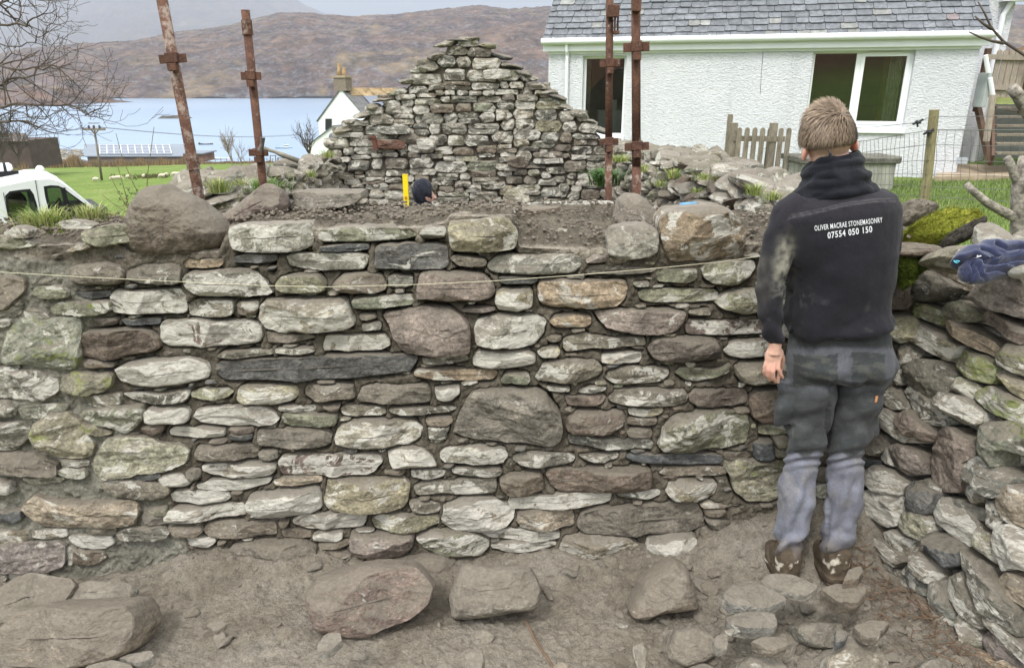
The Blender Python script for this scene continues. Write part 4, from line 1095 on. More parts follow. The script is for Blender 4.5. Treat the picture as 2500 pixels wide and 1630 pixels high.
PAINT = simple('white_paint', (.77, .785, .81), .45, .4, .03, 3); UPVC = simple('white_upvc', (.82, .84, .85), .3, .5, .02, 3)
SMOOTHW = simple('smooth_white_render', (.72, .75, .75), .8, .2, .06, 2, bmp=.004, bscale=40)
def glass_mat(name, tr=.55, tint=(.75, .85, .8), rough=.02):
    m = bpy.data.materials.new(name); m.use_nodes = True; t = m.node_tree; t.nodes.clear()
    o_ = N(t, 'ShaderNodeOutputMaterial'); g = N(t, 'ShaderNodeBsdfGlossy'); g.inputs['Roughness'].default_value = rough
    tr_ = N(t, 'ShaderNodeBsdfTransparent'); tr_.inputs[0].default_value = tuple(c*tr for c in tint)+(1,)
    f = N(t, 'ShaderNodeFresnel'); f.inputs[0].default_value = 1.5; mx_ = N(t, 'ShaderNodeMixShader')
    f2 = mth(t, 'MULTIPLY', f.outputs[0], 3.5); 
    t.links.new(f2, mx_.inputs[0]); t.links.new(tr_.outputs[0], mx_.inputs[1]); t.links.new(g.outputs[0], mx_.inputs[2]); t.links.new(mx_.outputs[0], o_.inputs[0]); return m
GLASS = glass_mat('window_glass', .8)
ha, hb = atY(1340, 112, 16.2), atY(2398, 96, 14.0)
hd = hb-ha; hd[2] = 0; HL = np.linalg.norm(hd); hd /= HL; hn = np.array([hd[1], -hd[0], 0])
HF = Frame((ha[0], ha[1], 0), hn); EZ = (ha[2]+hb[2])/2
house = thing('house', 'white roughcast house with grey slate roof and two white framed windows', 'house')
def hrect(pts):
    q = np.array([HF.hit(*p) for p in pts]); return q[:, 0].min(), q[:, 0].max(), q[:, 1].min(), q[:, 1].max()
u1a, u1b, v1a, v1b = HF.hit(1424, 136)[0], HF.hit(1530, 136)[0], HF.hit(1524, 333)[1], HF.hit(1480, 136)[1]
u2a, u2b, v2a, v2b = HF.hit(1987, 123)[0], HF.hit(2238, 122)[0], HF.hit(2213, 313)[1], HF.hit(2110, 122)[1]
def wall_holes(fr, L, z0, z1, holes, th, name, mat, parent):
    us = sorted({0, L} | {h[0] for h in holes} | {h[1] for h in holes}); vs = sorted({z0, z1} | {h[2] for h in holes} | {h[3] for h in holes})
    V = []; F = []
    def quad(P): n = len(V); V.extend(P); F.append((n, n+1, n+2, n+3))
    p = lambda u, v, w: fr.pos([u], [v], [w])[0]
    for i in range(len(us)-1):
        for j in range(len(vs)-1):
            a, b_, c, d = us[i], us[i+1], vs[j], vs[j+1]; mu, mv = (a+b_)/2, (c+d)/2
            if any(h[0] < mu < h[1] and h[2] < mv < h[3] for h in holes): continue
            quad([p(a, c, 0), p(b_, c, 0), p(b_, d, 0), p(a, d, 0)])
    for a, b_, c, d in holes:
        quad([p(a, c, 0), p(a, c, -th), p(b_, c, -th), p(b_, c, 0)]); quad([p(a, d, -th), p(a, d, 0), p(b_, d, 0), p(b_, d, -th)])
        quad([p(a, c, -th), p(a, c, 0), p(a, d, 0), p(a, d, -th)]); quad([p(b_, c, 0), p(b_, c, -th), p(b_, d, -th), p(b_, d, 0)])
    return link(name, mesh_np(name, V, F, mat, False), parent)
DEP = 6.0
wall_holes(HF, HL, -.6, EZ, [(u1a, u1b, v1a, v1b), (u2a, u2b, v2a, v2b)], .22, 'front_wall', HARL, house)
P_ = lambda u, v, w: HF.pos([u], [v], [w])[0]
g = MB(); rp = EZ+DEP/2*.95
for u, s_ in ((0.0, 1), (HL, -1)):
    g = MB(); g.prism([P_(u, -.6, -.002), P_(u, -.6, -DEP), P_(u, EZ, -DEP), P_(u, rp, -DEP/2), P_(u, EZ, -.002)], hd*0, hd*.22*s_); g.build('gable_end', HARL, house)
bw = MB(); bw.prism([P_(0, -.6, -DEP), P_(HL, -.6, -DEP), P_(HL, EZ, -DEP), P_(0, EZ, -DEP)], hn*0, hn*.2); bw.build('back_wall', HARL, house)
# slates
def slates(fr, u0, u1, v0, w0, vr, wr, expo, mat, parent, seed, wd=(.2, .36), name='roof', tint=(.125, .135, .148)):
    rs = np.random.RandomState(seed); d = np.array([vr-v0, wr-w0]); L = np.linalg.norm(d); d /= L; n_ = np.array([-d[1], d[0]])  # (v,w) plane
    if n_[0] < 0: n_ = -n_
    V = []; F = []; A = []
    k = 0; s = -.03
    while s < L:
        u = u0 - rs.uniform(0, .2)
        while u < u1:
            w_ = rs.uniform(*wd); a, b_ = max(u, u0)+.004, min(u+w_, u1)-.004; u += w_
            if b_-a < .05: continue
            dz = rs.uniform(-.012, .012); t0, t1 = s+dz, s+expo*1.25; th = rs.uniform(.010, .02); lift = .022+rs.uniform(0, .007); c = rs.uniform(.006, .035)
            def q(uu, tt, nn): vv = v0+d[0]*tt+n_[0]*nn; ww = w0+d[1]*tt+n_[1]*nn; return fr.pos([uu], [vv], [ww])[0]
            o_ = [(a+c, t0, lift), (b_-c*rs.uniform(.3, 1), t0+rs.uniform(-.006, .006), lift), (b_, t0+c, lift), (b_, t1, .0), (a, t1, .0), (a, t0+c, lift)]
            n = len(V); V += [q(x, y, z+th) for x, y, z in o_] + [q(x, y, z-.004) for x, y, z in o_]; m = 6
            F.append(tuple(range(n, n+m))); F += [(n+i, n+m+i, n+m+(i+1) % m, n+(i+1) % m) for i in range(m)]
            kk = rs.uniform(.82, 1.2); al = rs.rand(); tt_ = np.array(tint)*kk
            if al < .015: tt_ = np.array((.18, .15, .15))*kk
            elif al < .08: tt_ = np.array((.19, .195, .185))*kk
            A += [list(tt_)+[1]]*(2*m)
        s += expo
    return link(name, mesh_np(name, V, F, mat, False, {'tint': np.array(A)}), parent)
SLATE = slate_mat('roof_slate')
slates(HF, -.1, HL+.12, EZ+.08, .16, rp+.12, -DEP/2, .185, SLATE, house, 11)
rb = MB(); rb.prism([P_(-.08, EZ+.075, .13), P_(-.08, rp+.10, -DEP/2), P_(-.08, EZ+.02, -DEP-.15), P_(-.08, rp-.05, -DEP/2)], hd*0, hd*(HL+.18)); rb.build('roof_boards', SLATE_D := simple('dark_roof', (.05, .055, .06), .8), house)
f_ = MB(); f_.bar(P_(-.1, EZ-.03, .05), P_(HL+.12, EZ-.03, .05), .10, .17, up=(0, 0, 1)); f_.bar(P_(0, EZ-.14, .015), P_(HL, EZ-.14, .015), .03, .05); f_.build('fascia', PAINT, house)
gt = MB()
ga, gb = P_(-.12, EZ+.075, .165), P_(HL+.16, EZ+.075, .165)
gt.tube([ga, gb], .062, 16)
for k in range(11): 
    c = ga+(gb-ga)*(.03+k*.094); gt.tube([c-hd*.012, c+hd*.012], .070, 16)
gt.build('gutter', PAINT, house, smooth=False)
dp = MB(); x = HF.hit(1385, 200)[0]; dp.tube([P_(x, EZ+.05, .15), P_(x, EZ-.12, .12), P_(x, EZ-.2, .07), P_(x, -.3, .07)], .035, 12); dp.tube([P_(x, 1.1, .07), P_(x, 1.16, .07)], .042, 12); dp.build('downpipe', PAINT, house)
def window(u0, u1, v0, v1, splits, vent=None, sill=True):
    """splits: list of (ua,ub,casement) fractions"""
    fr = MB(); b = .055; w = -.12
    def bar(a, b_, c, d, ww=0.06, off=0):
        P = [P_(a, c, w+off), P_(b_, c, w+off), P_(b_, d, w+off), P_(a, d, w+off)]; fr.prism(P, hn*0, -hn*ww)
    bar(u0, u1, v0, v0+b); bar(u0, u1, v1-b, v1); bar(u0, u0+b, v0+b, v1-b); bar(u1-b, u1, v0+b, v1-b)
    panes = []
    for i, (fa, fb, cs) in enumerate(splits):
        a = u0+b+(u1-u0-2*b)*fa; c = u0+b+(u1-u0-2*b)*fb
        if i: bar(a-.045, a+.045, v0+b, v1-b, .062, .002); a += .045
        if i < len(splits)-1: c -= .045
        if cs:
            k = .06
            for q in ((a, c, v0+b, v0+b+k), (a, c, v1-b-k, v1-b), (a, a+k, v0+b+k, v1-b-k), (c-k, c, v0+b+k, v1-b-k)): bar(*q, .05, .018)
            panes.append((a+k, c-k, v0+b+k, v1-b-k))
        else: panes.append((a, c, v0+b, v1-b))
    if vent: 
        a, c = panes[-1][0], panes[-1][1]; fr.prism([P_(a+.03, v1-.075, w+.035), P_(c-.1, v1-.075, w+.035), P_(c-.1, v1-.045, w+.035), P_(a+.03, v1-.045, w+.035)], hn*0, -hn*.03)
    o_ = fr.build('window', UPVC, house, bevel=.004)
    for a, c, d, e in panes:
        m = MB(); m.add([P_(a, d, w-.03), P_(c, d, w-.03), P_(c, e, w-.03), P_(a, e, w-.03)], [(0, 1, 2, 3)]); m.build('pane', GLASS, o_)
    if sill:
        s_ = MB(); s_.prism([P_(u0-.03, v0-.10, .05), P_(u1+.03, v0-.10, .05), P_(u1+.03, v0-.002, .05), P_(u0-.03, v0-.002, .05)], hn*0, -hn*.26); s_.build('sill', PAINT, o_, bevel=.006)
    return o_
window(u1a, u1b, v1a, v1b, [(0, 1, False)])
window(u2a, u2b, v2a, v2b, [(0, .47, False), (.47, 1, True)], vent=True)
# dark rooms and curtains behind the glass
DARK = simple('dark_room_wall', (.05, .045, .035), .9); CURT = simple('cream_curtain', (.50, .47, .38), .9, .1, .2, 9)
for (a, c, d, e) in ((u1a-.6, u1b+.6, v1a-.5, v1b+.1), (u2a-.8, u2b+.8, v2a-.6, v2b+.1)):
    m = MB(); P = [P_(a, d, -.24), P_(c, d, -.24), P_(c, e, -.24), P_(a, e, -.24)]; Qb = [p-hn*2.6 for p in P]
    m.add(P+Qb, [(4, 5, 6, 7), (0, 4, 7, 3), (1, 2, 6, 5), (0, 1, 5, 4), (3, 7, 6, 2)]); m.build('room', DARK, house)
def curtain(u0, u1, v0, v1, mat, name='curtain'):
    n = 60; u = np.linspace(u0, u1, n); w = -.33 + .03*np.sin(np.linspace(0, 34, n)) + .01*np.sin(np.linspace(0, 91, n)); V = np.vstack([HF.pos(u, np.full(n, v0), w), HF.pos(u, np.full(n, v1), w)])
    link(name, mesh_np(name, V, [(i, i+1, n+i+1, n+i) for i in range(n-1)], mat, True), house)
curtain(u2b-.36, u2b-.13, v2a, v2b, CURT); curtain(u2b-.46, u2b-.37, v2a, v2b, simple('ochre_curtain', (.35, .22, .09), .9)); curtain(u1a+.03, u1a+.12, v1a, v1b, CURT)
fu = MB(); q0 = P_(u1a+.45, v1a+.25, -.9); fu.box(q0, (.5, .35, .5)); fu.box(q0+np.array([.1, 0, .35]), (.12, .12, .25)); fu.build('furniture', simple('pale_furniture', (.4, .4, .38), .7), house)
# hairline crack down the wall
ck = MB(); pts = [HF.hit(x, y) for x, y in ((1863, 120), (1862, 145), (1859, 170), (1858, 195), (1856, 230))]; ck.tube([P_(u, v, .003) for u, v in pts], .004, 4); ck.build('crack', simple('dark_crack', (.08, .08, .08), .9), house)
# wing behind on the right
WF = Frame(atY(2400, 60, 15.6)*np.array([1, 1, 0]), hn)
wu = WF.hit(2476, 20)[0]
wg = MB(); wg.prism([WF.pos([u], [v], [0])[0] for u, v in ((-.8, -.6), (wu, -.6), (wu, 4.6), (-.8, 4.6))], hn*0, -hn*5); wg.build('wing', HARL, house)
wp = MB(); xx = WF.hit(2441, 60)[0]
wp.tube([WF.pos([xx+.35], [3.72], [.12])[0], WF.pos([xx+.1], [3.45], [.1])[0], WF.pos([xx], [3.2], [.08])[0], WF.pos([xx-.02], [-.3], [.08])[0]], .05, 12)
wp.prism([WF.pos([u], [v], [.25])[0] for u, v in ((xx-.1, 3.45), (wu+.15, 3.45), (wu+.15, 3.72), (xx-.1, 3.72))], hn*0, -hn*.24); wp.build('wing_downpipe', PAINT, house)
q1, q2 = HF.hit(2337, 388), HF.hit(2352, 400)
for (x, y) in ((2349, 392), (2340, 428)):
    u, v = HF.hit(x, y); vb = MB(); vb.prism([P_(u-.09, v-.06, .02), P_(u+.09, v-.06, .02), P_(u+.09, v+.06, .02), P_(u-.09, v+.06, .02)], hn*0, -hn*.03); vb.build('air_brick', simple('grey_vent', (.38, .42, .45), .6), house)

# ------------------------------------------------------------------ garden things near the house
def wood_mat(name, a, b_, sc=(6, 6, 1)):
    m, t, b = mat_base(name, .85, .2); v = coord(t, sc); n = noise(t, v, 9, 6, .7, .4); n2 = noise(t, coord(t), 3, 4)
    c = ramp(t, n, [(.3, a), (.7, b_)]); c = mixc(t, .6, c, ramp(t, n2, [(.35, .7), (.65, 1.2)]), 'MULTIPLY'); t.links.new(c, b.inputs['Base Color']); bump(t, b, n, .004); return m
GREYW = wood_mat('weathered_timber', (.12, .10, .075), (.30, .265, .21)); BROWNW = wood_mat('brown_stained_timber', (.075, .045, .032), (.14, .09, .065)); MOSSW = wood_mat('green_fence_post_timber', (.17, .15, .075), (.33, .29, .17)); PALEW = wood_mat('silvered_timber', (.25, .21, .17), (.44, .38, .32))
def picket(mb, px, ytop, ybot, Y, w, th=.02):
    a = atY(px, ybot, Y); b = atY(px, ytop, Y); z = b[2]-w*.5
    pr = [(-w/2, a[2]), (w/2, a[2]), (w/2, z), (w*.35, z+w*.33), (0, z+w*.5), (-w*.35, z+w*.33), (-w/2, z)]
    mb.prism([(a[0]+x, Y, q) for x, q in pr], (0, 0, 0), (0, th, 0)); return mb
pf = thing('picket_gate', 'short weathered picket fence with square posts against the white house wall', 'fence')
PY = 11.8
for px in (1782, 1875):
    m = MB(); a = atY(px, 432 if px > 1800 else 408, PY); t_ = atY(px+4, 300, PY); m.box(((a[0]), PY, (a[2]-.3+t_[2])/2), (.105, .105, t_[2]-a[2]+.3)); m.build('post', GREYW, pf, bevel=.006)
m = MB(); m.box((atY(1772, 400, PY+.35)[0], PY+.35, (atY(1772, 430, PY)[2]+atY(1772, 306, PY)[2])/2), (.07, .07, 1.1)); m.build('post', GREYW, pf)
for px in (1797, 1815, 1833, 1851, 1868, 1894, 1912): picket(MB(), px, 311+(px-1797)*.01, 412+(px-1797)*.28, PY-.09 if px != 1868 else PY+.12, .075).build('picket', GREYW, pf)
m = MB(); m.bar(atY(1790, 338, PY-.05), atY(1916, 340, PY-.05), .03, .085); m.build('rail', GREYW, pf)
# deck fence and steps to the right of the house
DY = 14.6
df = thing('deck_fence', 'grey picket fence around the raised deck right of the house', 'fence')
for k, px in enumerate(range(2419, 2600, 15)): picket(MB(), px, 121, 238, DY, .10).build('picket', PALEW, df)
m = MB(); m.bar(atY(2411, 139, DY-.03), atY(2600, 144, DY-.03), .03, .09); m.bar(atY(2424, 213, DY-.03), atY(2600, 220, DY-.03), .03, .09); m.build('rail', PALEW, df)
m = MB(); a = atY(2499, 250, DY-.1); m.box((a[0], DY-.1, a[2]+.55), (.1, .1, 1.5)); m.build('post', BROWNW, df)
m = MB(); a = atY(2416, 122, DY+.05); m.box((a[0]-.02, DY+.06, a[2]-.55), (.09, .09, 1.15)); m.build('post', BROWNW, df)
st = thing('garden_steps', 'open timber steps rising to the deck beside the house', 'steps')
ys = [262, 285, 307, 329, 351, 374]; YS = [14.7, 14.5, 14.3, 14.1, 13.9, 13.7]
for y, Yt in zip(ys, YS):
    a = atY(2424, y, Yt); b = atY(2620, y, Yt); mm = MB(); mm.box(((a[0]+b[0])/2, Yt, a[2]), (b[0]-a[0], .24, .04)); mm.build('tread', GREYW, st)
for px in (2421, 2625):
    m = MB(); m.bar(atY(px, 392, 13.55), atY(px, 250, 14.8), .05, .24); m.build('stringer', BROWNW, st)
m = MB(); m.bar(atY(2416, 398, 13.6), atY(2387, 262, 14.2), .09, .09); m.build('brace', BROWNW, st); m = MB(); m.bar(atY(2408, 345, 13.6), atY(2424, 232, 13.6), .08, .08); m.build('handrail_post', PALEW, st)
m = MB(); m.prism([atY(x, y, 15.0) for x, y in ((2425, 255), (2620, 255), (2620, 385), (2425, 385))], (0, 0, 0), (0, .1, 0)); m.build('back_panel', simple('grey_render', (.30, .31, .32), .85, bmp=.004), st)
gb_ = thing('utility_box', 'flat grey metal cabinet on the corner of the white house', 'cabinet'); m = MB(); a, b = atY(2388, 262, 13.95), atY(2416, 178, 13.95); m.box(((a[0]+b[0])/2, 14.0, (a[2]+b[2])/2), (b[0]-a[0], .3, b[2]-a[2])); m.build('cabinet', simple('grey_metal', (.36, .39, .38), .5), gb_, bevel=.01)
m = MB(); m.tube([atY(2406, 135, 13.8), atY(2413, 178, 13.8)], .04, 10); m.tube([atY(2417, 190, 13.8), atY(2424, 232, 13.8)], .04, 10); m.build('pipe', PAINT, gb_)
pt = MB(); c_ = atY(2330, 432, 12.0); pz = .36
c1, c2 = atZ(2318, 436, .3), atZ(2352, 396, .34)
pt.prism([(c1[0]-.1, c1[1]+.3, .30), (c1[0]+6, c1[1]-.6, .46), (c1[0]+6, 16, .46), (c2[0]-.6, 15.4, .34)], (0, 0, 0), (0, 0, -.4)); o = pt.build('patio', simple('tan_paving', (.33, .265, .19), .85, .2, .25, 3, bmp=.01, bscale=20)); tag(o, 'tan stone paving at the foot of the garden steps', 'patio', kind='structure')
# concrete tank
CONC = simple('stained_concrete', (.30, .30, .26), .9, .2, .35, 5, bmp=.01, bscale=40, sc=(1, 1, .3)); LIDC = simple('dark_concrete_lid', (.13, .125, .105), .95, .2, .35, 7, bmp=.015, bscale=40)
tk = thing('concrete_tank', 'grey concrete tank with a thick dark lid behind the worker', 'tank'); TY_ = 11.2
a, b = atY(1957, 400, TY_), atY(2204, 400, TY_); zl = atY(2100, 400, TY_)[2]
m = MB(); m.prism([(a[0]+.02, TY_, zl-.9), (b[0]-.1, TY_, zl-.9), (b[0]-.02, TY_+.15, zl-.9), (b[0]-.02, TY_+.8, zl-.9), (a[0]+.02, TY_+.8, zl-.9)], (0, 0, 0), (0, 0, .9)); m.build('tank', CONC, tk)
m = MB(); m.prism([(a[0]-.03, TY_-.04, zl), (b[0]-.06, TY_-.04, zl), (b[0]+.06, TY_+.16, zl), (b[0]+.06, TY_+.85, zl), (a[0]-.03, TY_+.85, zl)], (0, 0, 0), (0, 0, .09)); m.build('lid', LIDC, tk, bevel=.015)
# wire fence
wf = thing('wire_fence', 'wire mesh fence on a single greenish post in front of the house', 'fence'); FYD = 8.0
WIRE = simple('galvanised_wire', (.16, .16, .15), .5, .5, .1, metal=.6)
a, b = atY(2257, 503, FYD), atY(2281, 268, FYD); pm = MB(); pm.tube([a-np.array([0, 0, .3]), a+(b-a)*.3, a+(b-a)*.7, b], [.052, .05, .049, .049], 14); pm.build('post', MOSSW, wf, smooth=False)
wires = MB()
L0 = [(2262, y, FYD-.05) for y in (318, 353, 392, 425, 455, 480)]; 
left_end = [(1905, y, 11.0) for y in (383, 390, 398, 408, 420, 432)]
mid_ = [(2080, y, 9.6) for y in (349, 376, 399, 425, 448, 470)]
rt = [(2620, y, FYD+.5) for y in (319, 361, 398, 435, 470, 500)]
rows = []
for i in range(6):
    P = [atY(*left_end[i]), atY(*mid_[i]), atY(2270-i*3, L0[i][1], FYD-.05), atY(*rt[i])]
    f = []
    for k in range(3):
        for t_ in np.linspace(0, 1, 18, endpoint=False): f.append(P[k]*(1-t_)+P[k+1]*t_ - np.array([0, 0, .03*math.sin(t_*math.pi)*(k == 0)]))
    f.append(P[3]); rows.append(np.array(f)); wires.tube(f, .0032, 4)
for k in range(1, len(rows[0])):
    wires.tube([r[k]+np.array([.008*math.sin(k*7+i*3), 0, 0]) for i, r in enumerate(rows)], .0024, 4)
wires.tube([atY(2275, 284, FYD-.05), atY(2240, 299, FYD), atY(2140, 310, 9), atY(1950, 318, 11)], .003, 4); wires.tube([atY(2280, 285, FYD-.05), atY(2620, 283, FYD+.4)], .003, 4); wires.tube([atY(2275, 317, FYD-.05), atY(2620, 318, FYD+.4)], .0035, 4)
wires.build('wire_mesh', WIRE, wf)
for (x, y) in ((2241, 299), (2267, 323)):
    m = MB(); c = atY(x, y, FYD-.05); m.ell(c, (.035, .03, .018)); m.tube([c+(-.05, 0, -.02), c+(.05, 0, .03)], .012, 8); m.tube([c+(-.02, -.01, .02), c+(.0, -.01, -.045)], .01, 8); m.build('insulator', simple('black_plastic_fitting', (.02, .02, .025), .35), wf)
# ------------------------------------------------------------------ scaffold posts
def rust_mat(name, splash=.2):
    m, t, b = mat_base(name, .9, .2); v = coord(t); n1 = noise(t, v, 14, 6, .7, .5); n2 = noise(t, v, 90, 4, .7); n3 = noise(t, v, 22, 5, .75)
    c = ramp(t, n1, [(.3, (.06, .033, .026)), (.5, (.105, .055, .039)), (.7, (.155, .082, .053))]); c = mixc(t, .7, c, ramp(t, n2, [(.3, .5), (.7, 1.5)]), 'MULTIPLY')
    c = mixc(t, ramp(t, n3, [(.66-splash, 0.0), (.70-splash*.6, .75)]), c, (.30, .25, .21)); t.links.new(c, b.inputs['Base Color']); bump(t, b, n2, .003); return m
RUST = rust_mat('rusty_steel', .05); RUSTC = rust_mat('cement_splashed_steel', .16)
def post(label, top, bot, Y, half, plates, blocks=(), splash_from=None, collar=None):
    w = thing('scaffold_post', label, 'scaffold post', 'rusty scaffold posts standing behind the wall'); A, B = atY(*bot, Y), atY(*top, Y+.02)
    ft = A.copy(); d = B-A; k = (A[2]+.5)/d[2]; ft = A-d*k; r = half*PXM(Y, 1.8); m = MB(); rr = lambda p: A+d*((p-bot[1])/(top[1]-bot[1]))
    if splash_from: 
        mid = rr(splash_from); m.tube([mid, B], r, 16); m.build('upper_tube', RUST, w, smooth=True); m = MB(); m.tube([ft, A, mid-d*.001], r*1.04, 16); m.build('lower_tube', RUSTC, w, smooth=True)
    else: m.tube([ft, A, B], r, 16); m.build('tube', RUSTC if half > 11.5 else RUST, w, smooth=True)
    dn = d/np.linalg.norm(d); ux_ = np.array([1, 0, 0])-dn*dn[0]; ux_ /= np.linalg.norm(ux_); px = PXM(Y, 1.8)
    for (cx, cy, wd, ht) in plates:
        c = atY(cx, cy, Y)-np.array([0, r*.9, 0]); m = MB(); m.bar(c-ux_*wd/2*px, c+ux_*wd/2*px, .012, ht*px, up=dn); m.bar(c+dn*ht*.1*px+[0, -.004, 0]-ux_*half*1.15*px, c+dn*ht*.1*px+[0, -.004, 0]+ux_*half*1.15*px, .03, ht*1.1*px, up=dn)
        e = c-dn*ht*.95*px+[0, -.012, 0]; m.bar(e-ux_*half*.85*px, e+ux_*half*.85*px, .035, ht*.85*px, up=dn); m.build('bracket', RUST, w, bevel=.002)
    for (x0, y0, x1, y1, dy) in blocks:
        a, b = atY(x0, y1, Y), atY(x1, y0, Y); m = MB(); m.box(((a[0]+b[0])/2, Y-dy, (a[2]+b[2])/2), (b[0]-a[0], .05, b[2]-a[2])); m.build('wedge', RUST, w, bevel=.003)
    if collar:
        m = MB(); m.tube([rr(collar[1]), rr(collar[0])], r*1.22, 16); m.tube([rr(collar[1]-2), rr(collar[1])], r*1.38, 16); m.build('collar', RUSTC, w)
    return w
post('thick rusty steel post leaning left behind the large brown boulder, leftmost of four', (388, -40), (488, 490), 3.35, 12.8, [(427, 144, 64, 20)], collar=(378, 408))
post('thinner rusty post with a hammer hung on its lower bracket', (599, 25), (644, 468), 4.0, 10, [(616, 186, 48, 18), (634, 372, 48, 17)], collar=(48, 82))
post('rusty post with pale cement coated foot in front of the narrow window', (1489, -40), (1485, 500), 4.6, 9, [(1488, 155, 49, 17), (1486, 346, 46, 17)], blocks=[(1480, 14, 1510, 44, .03), (1498, 44, 1502, 84, .02), (1505, 44, 1509, 84, .02), (1497, 76, 1510, 85, .02)], splash_from=362)
post('thick rusty post with two cross brackets before the blank white wall', (1552, -40), (1554, 490), 3.8, 11, [(1552, 116, 62, 21), (1553, 357, 60, 19)], blocks=[(1541, -20, 1564, 30, .02)], splash_from=400)
# ------------------------------------------------------------------ hammers, spirit level, line
HWOOD = wood_mat('hammer_handle_timber', (.17, .155, .125), (.30, .28, .23), (3, 3, 3)); STEEL = simple('dull_steel', (.13, .11, .095), .55, .5, .3, 20, metal=.4)
h = thing('hammer', 'muddy lump hammer hooked on the second rusty post with its grey handle pointing right', 'hammer')
m = MB(); m.tube([atY(645, 362, 3.93), atY(658, 367, 3.93), atY(672, 371, 3.93), atY(683, 376, 3.93), atY(729, 393, 3.95)], [.010, .009, .009, .013, .014], 12); m.build('handle', HWOOD, h, smooth=True)
m = MB(); m.tube([atY(641, 336, 3.93), atY(640, 352, 3.93), atY(635, 368, 3.93)], [.014, .011, .016], 10); m.build('head', STEEL, h)
h = thing('trowel_handle', 'blue and grey tool handle lying on stones behind the rusty brown block', 'tool')
m = MB(); m.tube([atY(1655, 504, 3.35), atY(1657, 502, 3.35), atY(1702, 500, 3.33)], [.010, .014, .014], 12); m.build('grip', simple('blue_tape', (.10, .26, .45), .55, .3, .25, 60), h, smooth=True)
m = MB(); m.tube([atY(1702, 500, 3.33), atY(1735, 501, 3.33), atY(1752, 500, 3.33)], [.014, .013, .008], 12); m.build('shaft', HWOOD, h, smooth=True)
h = thing('spirit_level', 'bright yellow spirit level standing upright beside the hooded worker', 'spirit level'); lc = atY(991, 470, 6.3)
YEL = simple('yellow_paint', (.80, .62, .015), .4, .5, .04, 5); m = MB(); zt, zb_ = atY(991, 428, 6.3)[2], -.5; m.box((lc[0], 6.3, (zt+zb_)/2), (.045, .024, zt-zb_)); m.build('body', YEL, h, bevel=.002)
m = MB(); m.box((lc[0], 6.286, atY(991, 482, 6.3)[2]), (.02, .008, .022)); m.build('vial', simple('orange_vial', (.5, .2, .05), .3), h); m = MB(); m.box((lc[0], 6.3, zt+.004), (.047, .026, .008)); m.build('end_cap', simple('yellow_plastic', (.75, .55, .02), .5), h)
m = MB(); q = [(-60, 661), (0, 664), (200, 676), (450, 688), (640, 697), (800, 700), (1000, 695), (1200, 686), (1400, 672), (1600, 655), (1760, 639), (1880, 622)]
m.tube([atY(x, y, float(wallY((x-1250)/620, 1.1))-.10) for x, y in q], .0010, 5); o = m.build('string_line', simple('cream_string', (.62, .58, .42), .8)); tag(o, "thin cream mason's line stretched along the face of the wall", 'string line')
# ------------------------------------------------------------------ loose stones on top of the wall and on the ground
LOOSE = stone_mat('loose_stone', 1.0)
def loose(label, ty, tile, pts, Y=None, z=None, depth=.1, back=.1, seed=0, tilt=0.0, cat='stone', name='loose_stone', group=None, **kw):
    ox, oy = TILES[tile]; pp = [(ox+float(a)*SCL, oy+float(b)*SCL) for a, b in (q.split(',') for q in pts.split())]
    if z is not None: fr = Frame((0, 0, z), (tilt, -.10, 1), up=(0, 1, 0))
    else: fr = Frame((0, Y, 0), (0, -math.cos(tilt), math.sin(tilt)))
    if Y is not None and tilt:
        c = np.mean(pp, 0); fr = Frame(atY(c[0], c[1], Y), (0, -math.cos(tilt), math.sin(tilt)))
    uv = np.array([fr.hit(*q) for q in pp]); kw.setdefault('step', .0065); kw.setdefault('p', 2.8)
    g = stone_geo(fr, uv, depth, back, seed, both=True, **kw); rs = np.random.RandomState(seed); at = stone_attr(len(g[0]), ty, rs)
    if kw.get('rough', 1) and ty == 'D': pass
    o_ = stone_obj(name, [g], [at], LOOSE); c = o_.data
    P = np.zeros(len(c.vertices)*3, np.float32); c.vertices.foreach_get('co', P); P = P.reshape(-1, 3); ctr = P.mean(0); ctr[2] = P[:, 2].min(); c.vertices.foreach_set('co', (P-ctr).ravel()); o_.location = ctr
    return tag(o_, label, cat, group)
TYPES['e'] = ((.165, .138, .108), .10, .0, .5); TYPES['q'] = ((.27, .21, .175), .22, .02, .4); TYPES['k'] = ((.27, .235, .19), .2, .02, .7); TYPES['i'] = ((.27, .22, .155), .40, .03, .15); TYPES['j'] = ((.30, .28, .23), .42, .05, .3); TYPES['u'] = ((.27, .25, .21), .25, .02, .7)
loose('largest brown boulder, rounded, sitting on the left end of the wall', 'e', 'A', '820,180 850,50 930,-60 1050,-80 1100,-50 1250,20 1390,130 1445,220 1430,290 1350,340 1250,375 1100,385 900,375 850,320', Y=2.68, depth=.13, back=.15, seed=701, tilt=.12, cat='boulder', name='boulder', p=2.4, nf=2)
loose('pinkish brown boulder leaning behind the largest boulder', 'q', 'S', '1415,1370 1560,1270 1640,1200 1700,1165 1780,1200 1820,1300 1800,1370 1640,1400 1500,1470 1430,1500', Y=3.0, depth=.12, back=.12, seed=702, tilt=.2, cat='boulder', name='boulder', p=2.4, nf=2)
loose('flat topped brown slab lying on the mortar near the hammer', 'k', 'T', '40,1222 60,1212 130,1206 480,1205 490,1235 450,1275 330,1308 200,1330 60,1290', Y=3.02, depth=.07, back=.1, seed=703, p=5, nf=2)
loose('small red brown stone half sunk in the mortar behind the cream block', 'b', 'T', '1480,1310 1500,1300 1740,1310 1735,1380 1640,1405 1500,1400', Y=3.08, depth=.07, back=.08, seed=704)
loose('small pale stone sticking out of the mortar beside the red brown stone', 'l', 'B', '1600,95 1700,70 1712,90 1690,120 1650,142', Y=2.98, depth=.04, back=.05, seed=705)
